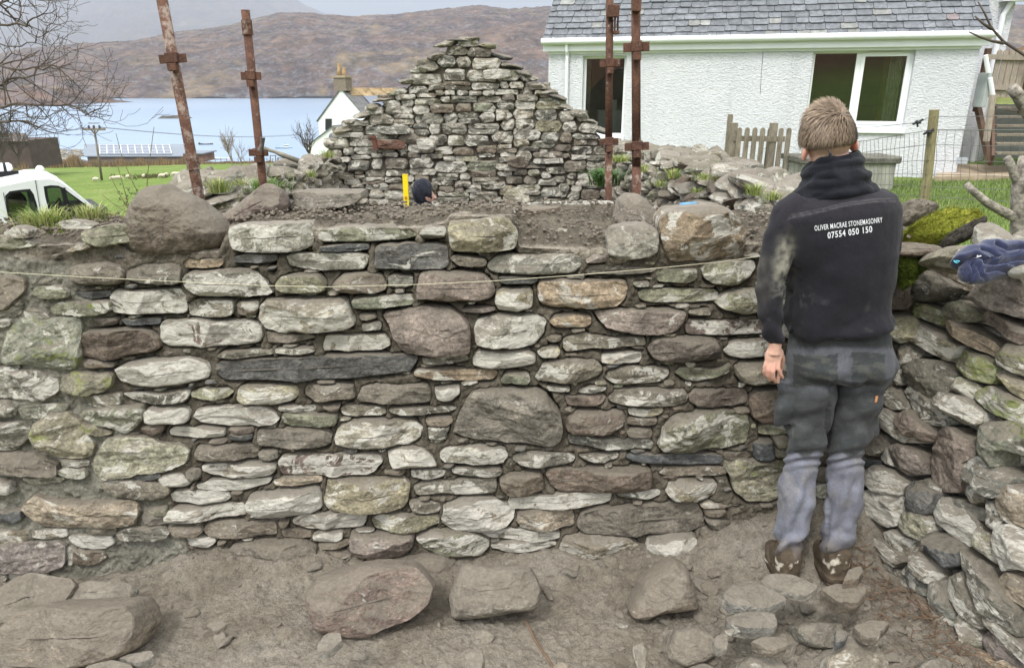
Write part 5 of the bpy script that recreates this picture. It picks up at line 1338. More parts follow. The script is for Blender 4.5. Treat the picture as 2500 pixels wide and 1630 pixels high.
loose('rounded dusty boulder behind two others below the thick right-hand post', 'k', 'C', '770,150 790,20 850,-20 940,-10 1010,60 1045,140 1040,200 900,210 800,190', Y=3.0, depth=.11, back=.11, seed=706, cat='boulder', name='boulder', p=2.3, nf=2)
loose('rounded tan stone sitting in front of the dusty boulder', 'j', 'C', '725,250 760,195 850,175 980,175 1040,210 1045,330 1000,365 850,385 730,345', Y=2.66, depth=.08, back=.10, seed=707, p=3.2)
loose('large square block stained rust and orange near the worker', 'i', 'C', '1050,150 1100,90 1300,70 1480,65 1560,150 1585,250 1570,350 1400,385 1110,390 1065,300', Y=2.67, depth=.10, back=.14, seed=708, cat='boulder', name='boulder', p=5, nf=4)
loose('tiny pale stone in the mud hollow beside the cream block', 'l', 'B', '1955,215 1990,200 2035,210 2030,250 1980,265', Y=2.84, depth=.02, back=.03, seed=709)
# ground
loose('biggest rectangular block lying at the bottom left corner', 'k', 'E', '30,1290 110,1190 300,1155 500,1150 850,1135 905,1200 915,1300 860,1430 700,1490 380,1532 100,1520 30,1440', Y=1.99, depth=.12, back=.16, seed=720, tilt=.5, cat='boulder', name='boulder', p=4.5, nf=5)
loose('flat brown slab leaning behind the big block at the left edge', 't', 'E', '-120,1140 100,1000 200,960 450,990 485,1030 430,1110 380,1170 100,1250 -120,1320', Y=2.17, depth=.05, back=.06, seed=721, tilt=.95, p=8)
loose('square pale stone wedged between the slab and the big block', 'j', 'E', '450,1170 530,1025 840,1025 860,1060 820,1160', Y=2.22, depth=.05, back=.06, seed=722, tilt=.95, p=8)
loose('large rounded pinkish boulder on the ground below the wall', 'q', 'F', '410,1050 480,960 700,900 900,885 1080,900 1140,950 1185,1020 1160,1130 1050,1220 900,1280 780,1325 600,1330 450,1290 420,1150', Y=2.17, depth=.15, back=.17, seed=723, tilt=.45, cat='boulder', name='boulder', p=2.5, nf=3)
loose('half buried dusty block with a pale left edge right of the pink boulder', 'u', 'F', '1290,1110 1320,1000 1350,930 1380,895 1800,910 1870,1060 1850,1150 1800,1190 1650,1200 1500,1230 1310,1240', Y=2.23, depth=.10, back=.13, seed=724, tilt=.7, cat='boulder', name='boulder', p=3.4, nf=2)
loose('wedge shaped brown stone with a dark underside below the white stones', 'k', 'G', '860,1160 960,980 1060,900 1150,855 1220,920 1280,1080 1285,1150 1150,1175 1050,1190 950,1225 880,1215', Y=2.24, depth=.11, back=.12, seed=725, tilt=.35, cat='boulder', name='boulder', p=2.4, nf=5)
FL = 'flat stones lying on the trench floor'
def flat(label, ty, tile, pts, z, seed, depth=.02, back=.04, tilt=0.0, **kw):
    ox, oy = TILES[tile]; q = np.array([(ox+float(a)*SCL, oy+float(b)*SCL) for a, b in (w.split(',') for w in pts.split())]).mean(0); z = .0
    for _ in range(3): c_ = atZ(q[0], q[1], z); z = float(floorz(c_[:1], c_[1:2], False)[0])-depth*.75+.018
    depth *= .55; back *= .6; z += .004
    return loose(label, ty, tile, pts, z=z, depth=depth, back=back, seed=seed, tilt=tilt, name='flat_stone', group=FL, p=9, nf=1, step=.0055, it=1, rough=.8, **kw)
flat('small flat slab at the bottom beside the big left block', 'u', 'E', '750,1500 830,1465 960,1455 970,1490 880,1540', .0, 730)
flat('thin flake on the open dusty ground left of the pink boulder', 'u', 'E', '1300,1290 1400,1260 1435,1280 1370,1325', .0, 731, .012, .02)
flat('small round flat stone in front of the pink boulder', 'u', 'F', '450,1430 500,1350 600,1340 605,1390 540,1450 460,1465', .0, 732)
flat("pointed dark edged slab left below the worker's boots", 'u', 'G', '1450,1120 1500,1060 1620,1020 1700,1050 1870,1130 1780,1170 1700,1185 1500,1175', .06, 733, .035, .05)
flat("thin slab with a pale tip just below the worker's left boot", 'u', 'G', '1700,1030 1740,970 1900,970 2060,1050 1980,1100 1870,1090', .07, 734)
flat("small upright flake right of the worker's right boot", 't', 'H', '925,1020 960,950 1030,930 1050,960 1010,1010', .08, 735, .03, .04)
flat("thick angular slab below the worker's right boot", 't', 'H', '780,1080 860,1050 1060,1070 1060,1110 1000,1170 890,1170', .08, 736, .045, .05)
flat('long brown slab with a dark front face', 'u', 'H', '190,1240 260,1215 480,1230 510,1290 480,1330 340,1330 200,1300', .06, 737, .04, .05)
loose('largest grey green block at the lower right', 'j', 'H', '600,1290 650,1260 900,1270 915,1320 860,1420 740,1415 640,1390', Y=2.02, depth=.07, back=.08, seed=738, tilt=.7, p=3.2)
flat('small dark slate chip right of the grey green block', 'd', 'H', '880,1320 960,1340 940,1380 880,1410', .05, 739)
flat('brown slab with a broken edge near the twigs', 't', 'H', '990,1300 1100,1260 1220,1280 1160,1340 1150,1380 1050,1360', .05, 740)
loose('square cream block at the bottom edge right of centre', 'j', 'H', '810,1510 960,1340 1060,1370 1190,1500 1190,1660 820,1660', Y=1.86, depth=.07, back=.08, seed=741, tilt=.9, p=3.4)
loose('grey stone cut off by the bottom edge below the twigs', 'g', 'H', '1380,1540 1500,1490 1600,1530 1590,1680 1390,1680', Y=1.84, depth=.05, back=.07, seed=742, tilt=.9)
loose('broad dusty block with a tan left side at the bottom', 'u', 'G', '1115,1400 1150,1310 1300,1300 1395,1370 1405,1460 1350,1510 1200,1555 1130,1500', Y=1.98, depth=.07, back=.08, seed=743, tilt=.8, p=3.6)
loose('dusty stone cut off by the bottom edge under the broad block', 'u', 'G', '1200,1660 1230,1560 1330,1520 1400,1560 1420,1660', Y=1.86, depth=.05, back=.06, seed=744, tilt=.9)
loose('pale crusted stone at the bottom edge right of the broad block', 'l', 'G', '1560,1520 1650,1480 1800,1490 1850,1560 1840,1660 1560,1660', Y=1.86, depth=.05, back=.06, seed=745, tilt=.9)
flat('narrow upright sliver of slate at the bottom edge', 'g', 'G', '890,1430 940,1410 975,1450 970,1560 930,1560', .02, 746)
flat('small angular stone between the two slabs at the lower right', 'u', 'G', '1400,1390 1430,1355 1490,1350 1490,1430 1420,1445', .04, 747)
flat('thin cracked slab above the pale crusted stone', 't', 'G', '1640,1400 1700,1370 1850,1370 1860,1430 1750,1455', .04, 748)
flat('rounded grey pebble at the bottom edge near the centre', 'u', 'F', '1390,1500 1440,1455 1500,1470 1500,1540 1480,1600 1400,1590', .02, 749, .035, .04)
flat('small orange pink pebble at the bottom edge', 'n', 'G', '390,1560 430,1525 480,1545 470,1600 400,1600', .0, 750)
flat('tiny white chip near the long brown slab', 'w', 'G', '1480,1315 1530,1310 1520,1338 1490,1335', .045, 751, .008, .01)
flat('low dusty slab at the bottom edge left of centre', 'u', 'E', '540,1560 720,1512 840,1550 840,1640 540,1640', .0, 752)
rs = np.random.RandomState(99); gg = []; ga_ = []
for k in range(2600):
    X = rs.uniform(-1.9, 1.75); Y = rs.uniform(1.75, 2.56)
    dens = .16 + .84*sstep(.3, .8, X)*(1-.5*sstep(2.2, 2.5, Y))
    if rs.rand() > dens or X > RW_X(Y)-.05: continue
    s_ = rs.uniform(.003, .010)*(1.0 + 2.2*(rs.rand() < .16)); z = float(floorz(np.array([X]), np.array([Y]))[0]); R = np.array(Matrix.Rotation(rs.uniform(0, 6.28), 3, 'Z')@Matrix.Rotation(rs.normal()*.4, 3, 'X'))
    g_ = blob_geo((X, Y, z+s_*.15), (s_*1.3, s_, s_*rs.uniform(.25, .5)), R, 9000+k, 9, 6, 6, 5.0); gg.append(g_); ga_.append(stone_attr(len(g_[0]), 'uuuukttj'[rs.randint(8)], rs))
o = stone_obj('gravel', gg, ga_, LOOSE); tag(o, 'small broken chips scattered over the trench floor', 'gravel', kind='stuff')
# crumbs of earth on the mortar bed and along the foot of the wall
rs = np.random.RandomState(55); gg = []; ga_ = []
for k in range(2200):
    X = rs.uniform(-2.2, 1.5); s01 = rs.rand()
    Y = 2.64+(YB-2.66)*s01; z = float(topz(np.array([X]), np.array([s01]))[0]) + .012 + .02*rs.rand(); s_ = rs.uniform(.003, .009)
    R = np.array(Matrix.Rotation(rs.uniform(0, 6.28), 3, 'Z')); g_ = blob_geo((X, Y, z), (s_*1.2, s_, s_*.8), R, 19000+k, 7, 5, 3); gg.append(g_); a_ = stone_attr(len(g_[0]), 't', rs); a_[0][:] = (.20, .165, .13, 1); a_[1][:, :3] = (.0, 0, .5); ga_.append(a_)
o = stone_obj('earth_crumbs', gg, ga_, LOOSE); tag(o, 'crumbs of brown earth along the top of the wall', 'earth', kind='stuff')
# twigs and roots
TW = simple('dead_twig', (.13, .085, .055), .9, .2, .3, 30); m = MB(); rs = np.random.RandomState(5)
for k in range(230):
    t_ = rs.rand(); Y = 1.75+.75*rs.rand(); X = RW_X(Y)-.06-abs(rs.normal())*.14; a = rs.uniform(0, 6.28); L = rs.uniform(.02, .11); z = float(floorz(np.array([X]), np.array([Y]))[0])+.012+.02*rs.rand()
    c = np.array([X, Y, z]); d = np.array([math.cos(a), math.sin(a), rs.normal()*.2])*L/2; m.tube([c-d, c+np.array([0, 0, .006*rs.normal()])+rs.normal(size=3)*.004, c+d], rs.uniform(.0008, .0022), 4)
o = m.build('dead_twigs', TW); tag(o, 'litter of dead brown stems at the foot of the right-hand wall', 'twigs', kind='stuff')
m = MB(); m.tube([atZ(x, y, .012) for x, y in ((1280, 1512), (1292, 1530), (1305, 1560), (1325, 1590), (1345, 1618), (1360, 1640))], [.003, .004, .005, .005, .004, .003], 7); o = m.build('root', TW, smooth=True); tag(o, 'thin brown root lying across the dusty ground at the bottom', 'root')
# ------------------------------------------------------------------ people
def to_px(P):
    d = np.asarray(P)-CAM; zc = d[:, 1]*cp - d[:, 2]*sp; up_ = d[:, 1]*sp + d[:, 2]*cp
    return 1250+FPX*d[:, 0]/zc, 815-FPX*up_/zc
def get_np(me):
    V = np.zeros(len(me.vertices)*3, np.float32); me.vertices.foreach_get('co', V); V = V.reshape(-1, 3).astype(float)
    Nn = np.zeros(len(me.vertices)*3, np.float32); me.vertices.foreach_get('normal', Nn); Nn = Nn.reshape(-1, 3).astype(float)
    L = np.zeros(len(me.loops), np.int32); me.loops.foreach_get('vertex_index', L)
    S = np.zeros(len(me.polygons), np.int32); me.polygons.foreach_get('loop_start', S); T = np.zeros(len(me.polygons), np.int32); me.polygons.foreach_get('loop_total', T)
    F = [tuple(L[s:s+t]) for s, t in zip(S, T)]
    return V, Nn, F
def remesh(mb, voxel, smooth=3, fac=.5):
    me = mesh_np('tmp', np.vstack(mb.V), mb.F); o_ = link('tmp', me)
    m = o_.modifiers.new('r', 'REMESH'); m.mode = 'VOXEL'; m.voxel_size = voxel; m.adaptivity = 0
    if smooth: s_ = o_.modifiers.new('s', 'SMOOTH'); s_.factor = fac; s_.iterations = smooth
    dg = bpy.context.evaluated_depsgraph_get(); ev = o_.evaluated_get(dg); me2 = bpy.data.meshes.new_from_object(ev)
    r = get_np(me2); bpy.data.objects.remove(o_); bpy.data.meshes.remove(me); bpy.data.meshes.remove(me2); return r
def rowloft(mb, rows, n=36, pw=2.3):
    """rows: (py, xl, xr, Y, ht[, dz]) -> horizontal elliptical sections"""
    V = []; m = len(rows)
    for r in rows:
        py, xl, xr, Y, ht = r[:5]; tl = r[5] if len(r) > 5 else 0
        c = atY((xl+xr)/2, py, Y); hw = (atY(xr, py, Y)-atY(xl, py, Y))[0]/2
        for k in range(n):
            a = 2*math.pi*k/n; ca, sa = math.cos(a), math.sin(a); ex = 2/pw
            x = hw*np.sign(ca)*abs(ca)**ex; V.append((c[0]+x, Y+ht*np.sign(sa)*abs(sa)**ex, c[2]+tl*x))
    F = [(i*n+k, i*n+(k+1) % n, (i+1)*n+(k+1) % n, (i+1)*n+k) for i in range(m-1) for k in range(n)]
    F += [tuple(range(n))[::-1], tuple((m-1)*n+k for k in range(n))]
    mb.add(V, F)
def pxtube(mb, pts, n=20):
    """pts: (px,py,Y,halfpx)"""
    P = [atY(a, b, c) for a, b, c, _ in pts]; R = [h*PXM(c, p[2]) for (a, b, c, h), p in zip(pts, P)]
    # densify
    Q = []; S = []
    for i in range(len(P)-1):
        for t_ in np.linspace(0, 1, 5, endpoint=False):
            k = t_*t_*(3-2*t_); Q.append(P[i]*(1-t_)+P[i+1]*t_); S.append(R[i]*(1-k)+R[i+1]*k)
    Q.append(P[-1]); S.append(R[-1]); mb.tube(Q, S, n)
def cloth_mat(name, rough=.95, sheen=.3, bsc=220, bd=.0015):
    m, t, b = mat_base(name, rough, .15); v = coord(t); at = N(t, 'ShaderNodeAttribute'); at.attribute_name = 'tint'; n = noise(t, v, bsc, 3, .6); n2 = noise(t, v, 30, 5, .7)
    c = mixc(t, .35, at.outputs['Color'], ramp(t, n, [(.3, .65), (.7, 1.35)]), 'MULTIPLY'); c = mixc(t, .6, c, ramp(t, n2, [(.3, .75), (.7, 1.3)]), 'MULTIPLY')
    t.links.new(c, b.inputs['Base Color']); b.inputs['Sheen Weight'].default_value = sheen; b.inputs['Sheen Roughness'].default_value = .5; bump(t, b, mth(t, 'ADD', n, n2), bd); return m
def skin_mat():
    m, t, b = mat_base('skin', .5, .4); at = N(t, 'ShaderNodeAttribute'); at.attribute_name = 'tint'; v = coord(t); n = noise(t, v, 60, 4); t.links.new(mixc(t, .35, at.outputs['Color'], ramp(t, n, [(.3, .8), (.7, 1.15)]), 'MULTIPLY'), b.inputs['Base Color'])
    b.inputs['Subsurface Weight'].default_value = .15; b.inputs['Subsurface Radius'].default_value = (.01, .004, .002); return m
SKIN = skin_mat(); FLEECE = cloth_mat('black_fleece', .95, .08); DENIM = cloth_mat('work_trouser_cloth', .85, .1, 160); LEATHER = cloth_mat('muddy_boot_leather', .8, .0, 70, .004)
def solid(V, c): return np.tile(list(c)+[1.0], (len(V), 1))
def gauss(x, y, cx, cy, sx__, sy__, rot=0):
    dx, dy = x-cx, y-cy; c, s = math.cos(rot), math.sin(rot); a = dx*c+dy*s; b = -dx*s+dy*c; return np.exp(-(a*a/sx__**2+b*b/sy__**2))
def blend(C, m, col): m = np.clip(m, 0, 1)[:, None]; C[:, :3] = C[:, :3]*(1-m)+np.array(col)*m
person = thing('person', 'young worker in black fleece and grey work trousers standing with his back to the viewer', 'person')
person.location = (0, 0, 0)
# --- body: one continuous surface (head, neck, trunk, arms, hand, legs)
b = MB()
HC = atY(2023, 337, 2.42); hr_ = np.array(Matrix.Rotation(math.radians(-9), 3, 'Y')@Matrix.Rotation(math.radians(-9), 3, 'X'))
hv = MB(); hv.ell((0, 0, 0), (.0755, .093, .102), 40, 30); Vh = np.vstack(hv.V); 
Vh[:, 1] += np.where(Vh[:, 2] < -.02, .02*((-Vh[:, 2]-.02)/.08), 0); Vh[:, 0] *= 1-.10*sstep(.0, .10, -Vh[:, 2])
Vh = Vh*.93; b.add(Vh@hr_.T+HC, hv.F)
fc = MB(); fc.ell((0, .045, -.075), (.05, .05, .045), 20, 14); fc.ell((0, .098, -.028), (.012, .018, .022), 10, 8); fc.ell((0, .088, -.062), (.024, .01, .006), 10, 6)
fc.ell((.028, .082, .0), (.016, .012, .010), 10, 6); fc.ell((-.028, .082, .0), (.016, .012, .010), 10, 6)
for s_ in (-1, 1):
    fc.ell((s_*.077, .005, -.03), (.011, .019, .033), 14, 10, np.array(Matrix.Rotation(s_*math.radians(-16), 3, 'Y')@Matrix.Rotation(s_*math.radians(18), 3, 'Z')))
    fc.ell((s_*.083, -.004, -.026), (.006, .012, .026), 12, 8, np.array(Matrix.Rotation(s_*math.radians(-14), 3, 'Y')))
b.add(np.vstack(fc.V)@hr_.T+HC, fc.F)
pxtube(b, [(2026, 380, 2.41, 42), (2032, 420, 2.395, 44), (2040, 470, 2.38, 55)])
rowloft(b, [(462, 1990, 2090, 2.38, .06), (500, 1925, 2170, 2.38, .075), (600, 1930, 2160, 2.38, .09), (720, 1948, 2150, 2.385, .085), (800, 1945, 2155, 2.385, .085), (870, 1945, 2160, 2.385, .09), (892, 1955, 2150, 2.385, .07)])
pxtube(b, [(1935, 515, 2.37, 28), (1895, 640, 2.34, 28), (1880, 700, 2.32, 24), (1882, 770, 2.30, 20), (1892, 838, 2.295, 16)])
pxtube(b, [(2150, 510, 2.38, 24), (2164, 598, 2.43, 20), (2158, 614, 2.51, 17), (2140, 612, 2.60, 14)])
pxtube(b, [(1985, 900, 2.385, 45), (1975, 1010, 2.385, 42), (1962, 1120, 2.385, 30), (1945, 1200, 2.38, 29), (1930, 1300, 2.37, 20), (1922, 1380, 2.36, 19)])
pxtube(b, [(2100, 900, 2.385, 45), (2082, 1010, 2.385, 42), (2063, 1120, 2.385, 30), (2060, 1200, 2.38, 29), (2042, 1300, 2.37, 20), (2036, 1380, 2.36, 19)])
# hand
def chain(pts, n=10): pxtube(b, pts, n)
c = atY(1889, 868, 2.298); b.ell(c, (.031, .014, .042), 18, 12, np.array(Matrix.Rotation(math.radians(4), 3, 'Y')))
chain([(1893, 836, 2.295, 16), (1891, 850, 2.296, 15.5), (1889, 862, 2.298, 17)])
chain([(1874, 876, 2.298, 5.6), (1868, 892, 2.296, 5.2), (1865, 906, 2.302, 4.6), (1867, 917, 2.318, 4.0)])
chain([(1882, 880, 2.295, 5.9), (1877, 902, 2.290, 5.6), (1875, 917, 2.298, 5.0), (1880, 929, 2.318, 4.3)])
chain([(1891, 881, 2.293, 6.1), (1887, 906, 2.287, 5.7), (1888, 922, 2.296, 5.1), (1895, 933, 2.318, 4.4)])
chain([(1900, 878, 2.295, 6.0), (1900, 900, 2.290, 5.6), (1906, 914, 2.298, 5.1), (1911, 922, 2.312, 4.4)])
chain([(1905, 856, 2.305, 7.0), (1911, 876, 2.325, 6.2), (1908, 898, 2.345, 5.4), (1901, 918, 2.350, 4.8), (1899, 936, 2.345, 4.2)])
# second hand, on the wall top
chain([(2140, 612, 2.60, 14), (2126, 606, 2.63, 16), (2112, 604, 2.655, 14)]); 
for k in range(4): chain([(2112+k*4, 600+k*2, 2.655, 5), (2100+k*5, 600+k*3, 2.68, 5), (2092+k*6, 606+k*3, 2.695, 4.2)])
chain([(2126, 612, 2.64, 6), (2112, 618, 2.66, 5), (2102, 620, 2.67, 4)])
V, Nn, F = remesh(b, .0034, 2); C = solid(V, (.62, .38, .29)); px, py = to_px(V)
n1 = fbm(V*30, 3, 1); C[:, :3] *= (1+.06*n1)[:, None]
ears = (gauss(px, py, 1971, 382, 10, 17)+gauss(px, py, 2087, 358, 10, 18)); blend(C, ears*.85, (.62, .17, .14)); blend(C, .35*gauss(px, py, 1885, 905, 26, 20), (.66, .26, .2))
blend(C, .75*np.clip(gauss(px, py, 2020, 372, 60, 16), 0, 1)*(V[:, 1] < HC[1]+.03), (.33, .24, .175))
link('body', mesh_np('body', V, F, SKIN, True, {'tint': C}), person)
# --- hair: cap with combed locks, clipped short at the sides
HAIR = bpy.data.materials.new('hair'); HAIR.use_nodes = True; _t = HAIR.node_tree; _b = _t.nodes['Principled BSDF']; _b.inputs['Roughness'].default_value = .6
_a = N(_t, 'ShaderNodeAttribute'); _a.attribute_name = 'tint'; _t.links.new(_a.outputs['Color'], _b.inputs['Base Color'])
rs = np.random.RandomState(7); HV = []; HF_ = []; HCc = []
capm = MB(); capm.ell((0, -.002, .006), (.0770, .090, .094), 40, 30); Vc = np.vstack(capm.V); keepz = Vc[:, 2] > -.040-.02*(Vc[:, 1] > .02)*0
keep = {i for i in range(len(Vc)) if keepz[i] and not (Vc[i, 1] > .055 and Vc[i, 2] < .045)}
Fc = [f for f in capm.F if all(i in keep for i in f)]
nV = 0
Vcw = Vc@hr_.T+HC; HV.append(Vcw); HF_ += Fc; nV += len(Vc); HCc.append(np.tile([.10, .07, .045, 1], (len(Vc), 1)))
crown = np.array([.018, -.062, .062])
def scalp(th, ph, r=1.0): return np.array([.077*math.sin(th)*math.cos(ph), .090*math.sin(th)*math.sin(ph), .094*math.cos(th)])*r+np.array([0, -.002, .006])
for k in range(5200):
    th = math.acos(1-rs.uniform(0, 1.38)); ph = rs.uniform(0, 2*math.pi); p = scalp(th, ph)
    if p[1] > .06 and p[2] < .04: continue
    if p[2] < -.045 or (abs(p[0]) > .062 and p[2] < .004 and p[1] > -.04): continue
    n = p-np.array([0, 0, .01]); n = n/np.array([.0785, .0955, .103])**2; n /= np.linalg.norm(n)
    low = sstep(.02, -.045, p[2]); L = (.027+.012*rs.rand())*(1-low)**1.0 + .006
    d = p-crown; d = d-n*np.dot(d, n); dl = np.linalg.norm(d)+1e-6; d = d/dl
    sw = np.array([-d[1], d[0], 0])*.35; d = d+sw+rs.normal(size=3)*.09; topk = sstep(.05, .105, p[2])
    d = d*(1-.35*topk) + n*(.20+.38*topk) + np.array([0, 0, -.45*(1-topk)]); d /= np.linalg.norm(d)
    clump = fbm(np.array([p*26]), 2, 3)[0]; d = d+clump*.35*np.cross(n, d)
    s_ = np.cross(d, n); s_ /= np.linalg.norm(s_); w = rs.uniform(.0010, .0021)*(1-.4*low); pts = [p-n*.002, p+d*L*.5+n*.0045*(1-low), p+d*L+n*(.001-.004*(1-topk))]
    Q = []
    for q_, ww in zip(pts, (w, w*.9, w*.1)): Q += [q_-s_*ww, q_+s_*ww+n*ww*.4]
    Q = np.array(Q)@hr_.T+HC; HV.append(Q); HF_ += [(nV, nV+1, nV+3, nV+2), (nV+2, nV+3, nV+5, nV+4)]; nV += 6
    kk = rs.uniform(.7, 1.25)*(1+.35*clump); base = np.array((.155, .11, .072))*(1-.2*low)+np.array((.11, .088, .062))*topk*.9; HCc.append(np.tile(list(base*kk)+[1], (6, 1)))
link('hair', mesh_np('hair', np.vstack(HV), HF_, HAIR, True, {'tint': np.vstack(HCc)}), person)
# --- fleece
b = MB()
rowloft(b, [(458, 1985, 2100, 2.385, .07, .05), (470, 1950, 2140, 2.385, .085, .10), (488, 1915, 2178, 2.38, .105, .13), (515, 1893, 2192, 2.38, .12, .10), (580, 1905, 2188, 2.38, .13, .05), (650, 1924, 2176, 2.38, .13, .03), (720, 1926, 2168, 2.38, .125, .03), (765, 1920, 2174, 2.38, .13, .07), (786, 1922, 2180, 2.38, .137, .12), (798, 1926, 2176, 2.38, .13, .14)])
pxtube(b, [(1962, 500, 2.375, 42), (1925, 530, 2.37, 44), (1905, 580, 2.36, 38), (1890, 650, 2.335, 36), (1880, 700, 2.32, 33), (1880, 760, 2.305, 28), (1886, 805, 2.298, 25), (1891, 828, 2.295, 22), (1892, 836, 2.295, 20)], 26)
pxtube(b, [(2130, 490, 2.38, 40), (2158, 520, 2.385, 38), (2168, 570, 2.40, 34), (2170, 605, 2.44, 27), (2163, 616, 2.50, 22), (2148, 612, 2.57, 19)], 24)
V, Nn, F = remesh(b, .0062, 4); px, py = to_px(V)
arm = (px < 1935-(py-600)*.03)*1.0*sstep(560, 620, py) 
q = (px+1.05*(py-600)); n1 = fbm(V*6, 3, 2)
fold = np.sin(q/34+n1*3.5)*sstep(560, 700, py)*(1-arm)*.55 + np.sin((px-.9*py)/46+2.5*n1)*.3*(1-arm)*sstep(620, 760, py)
af = np.sin(py/8.5+np.sin(px/9)*1.2+n1*3)*arm*(.5*gauss(py, py*0, 690, 0, 40, 1)+.7*sstep(730, 800, py)) + np.sin((py+.7*px)/15+n1*3)*(1-sstep(560, 600, py))*sstep(1950, 1900, px)*.5
V = V+Nn*(.0135*fold+.0072*af+.004*n1+.0016*fbm(V*38, 3, 4))[:, None]
# yoke seam and sleeve seam
seam = np.interp(px, [1900, 1990, 2060, 2130, 2200], [535, 517, 500, 490, 488]); ds = np.abs(py-seam); onb = (px > 1925)*(px < 2186)*(V[:, 1] < 2.38)
V = V - Nn*(.0018*np.exp(-(ds/2.2)**2)*onb)[:, None]
C = solid(V, (.0145, .014, .018)); n2 = fbm(V*14, 4, 9); n3 = fbm(V*60, 3, 10)
blend(C, .55*sstep(500, 440, py+0*px)*0+.3*sstep(640, 470, py), (.034, .031, .036)); blend(C, .8*np.exp(-((ds-3)/1.6)**2)*onb, (.075, .07, .075))
ed = np.clip(gauss(px, py, 1912, 640, 20, 52, .18)*1.5*(.55+.9*n3), 0, 1)*(V[:, 1] < 2.37); blend(C, ed*.85, (.27, .26, .205))
blend(C, np.clip(.6*gauss(px, py, 1898, 715, 18, 14)*(.4+2*n3), 0, .6), (.25, .25, .23)); blend(C, .5*sstep(1885, 1862, px)*sstep(600, 640, py)*sstep(800, 700, py)*np.clip(.4+n2, 0, 1), (.16, .15, .12))
blend(C, np.clip((fbm(V*34, 4, 21)-.42)*3, 0, .22)*sstep(650, 760, py), (.08, .08, .075)); blend(C, .5*gauss(px, py, 1960, 730, 30, 18)*np.clip(n3*2, 0, 1), (.13, .12, .12))
fleece = link('fleece', mesh_np('fleece', V, F, FLEECE, True, {'tint': C}), person)
bvh = BVHTree.FromPolygons([tuple(v) for v in V], F)
# printed lettering on the back
PRINT = simple('white_print', (.62, .64, .66), .6, .2, .04)
def lettering(txt, corners, parent, bvh, mat, name='lettering', lift=.0028, bold=.02):
    cu = bpy.data.curves.new('t', 'FONT'); cu.body = txt; cu.offset = bold; cu.space_character = 1.12; cu.resolution_u = 3; to = bpy.data.objects.new('t', cu); COL.objects.link(to)
    dg = bpy.context.evaluated_depsgraph_get(); me = bpy.data.meshes.new_from_object(to.evaluated_get(dg)); V, _, F = get_np(me); bpy.data.objects.remove(to); bpy.data.curves.remove(cu); bpy.data.meshes.remove(me)
    x = (V[:, 0]-V[:, 0].min())/np.ptp(V[:, 0]); y = (V[:, 1]-V[:, 1].min())/np.ptp(V[:, 1]); out_ = []
    bl, br_, tr_, tl = [np.array(c_, float) for c_ in corners]
    for a, b_ in zip(x, y):
        p = (bl*(1-a)+br_*a)*(1-b_)+(tl*(1-a)+tr_*a)*b_; d = Vector(ray(p[0], p[1])).normalized(); h_, nn, _, _ = bvh.ray_cast(Vector(CAM), d)
        out_.append(np.array(h_-d*lift) if h_ else atY(p[0], p[1], 2.3))
    return link(name, mesh_np(name, out_, F, mat, False), parent)
lettering('OLIVER MACRAE STONEMASONRY', [(1989, 564), (2155, 543), (2154, 530), (1988, 551)], fleece, bvh, PRINT, bold=.013)
lettering('07554 050 150', [(2021, 583), (2130, 567), (2129, 551), (2020, 567)], fleece, bvh, PRINT, bold=.02)
# --- snood: stacked folds round the neck
b = MB()
def ringt(cx, cy, Y, hx, hy_, r, rot=0, tilt=.0):
    c = atY(cx, cy, Y); pts = []
    for k in range(33):
        a = 2*math.pi*k/32; x = hx*math.cos(a)*PXM(Y, 1.5); y = hy_*math.sin(a); pts.append(c+np.array([x, y, math.tan(rot)*x + tilt*y]))
    b.tube(pts, [r*(1+.12*math.sin(3*k/5+cx)) for k in range(33)], 12, False)
rowloft(b, [(384, 1985, 2092, 2.41, .072, .22), (400, 1972, 2100, 2.405, .08, .20), (425, 1966, 2110, 2.40, .086, .12), (455, 1950, 2128, 2.395, .092, .10), (474, 1935, 2140, 2.39, .095, .12)])
ringt(2037, 386, 2.41, 50, .068, .010, .24, -.15); ringt(2036, 404, 2.405, 57, .076, .014, .20, -.1); ringt(2036, 421, 2.40, 62, .084, .015, .10, -.1); ringt(2042, 436, 2.40, 66, .086, .015, .17, -.1); ringt(2036, 450, 2.395, 72, .088, .016, .06, -.1); ringt(2036, 466, 2.39, 80, .092, .014, .14, -.1)
V, Nn, F = remesh(b, .005, 3); px, py = to_px(V); n1 = fbm(V*12, 3, 7); V = V+Nn*(.004*np.sin((py+.25*px)/6.5+n1*4)+.003*n1)[:, None]; C = solid(V, (.008, .009, .013)); blend(C, np.clip(.3*fbm(V*20, 3, 3), 0, .3), (.05, .05, .055))
sn = link('snood', mesh_np('snood', V, F, FLEECE, True, {'tint': C}), person)
m = MB(); q0, q1, q2, q3 = [atY(x, y, 2.30) for x, y in ((2008, 363), (2020, 366), (2026, 374), (2029, 383))]; m.tube([q0, q1, q2, q3], [.001, .0015, .0018, .0018], 6); m.tube([q2, q3], .005, 8); m.build('cord_toggle', simple('black_cord', (.03, .03, .035), .3), sn)
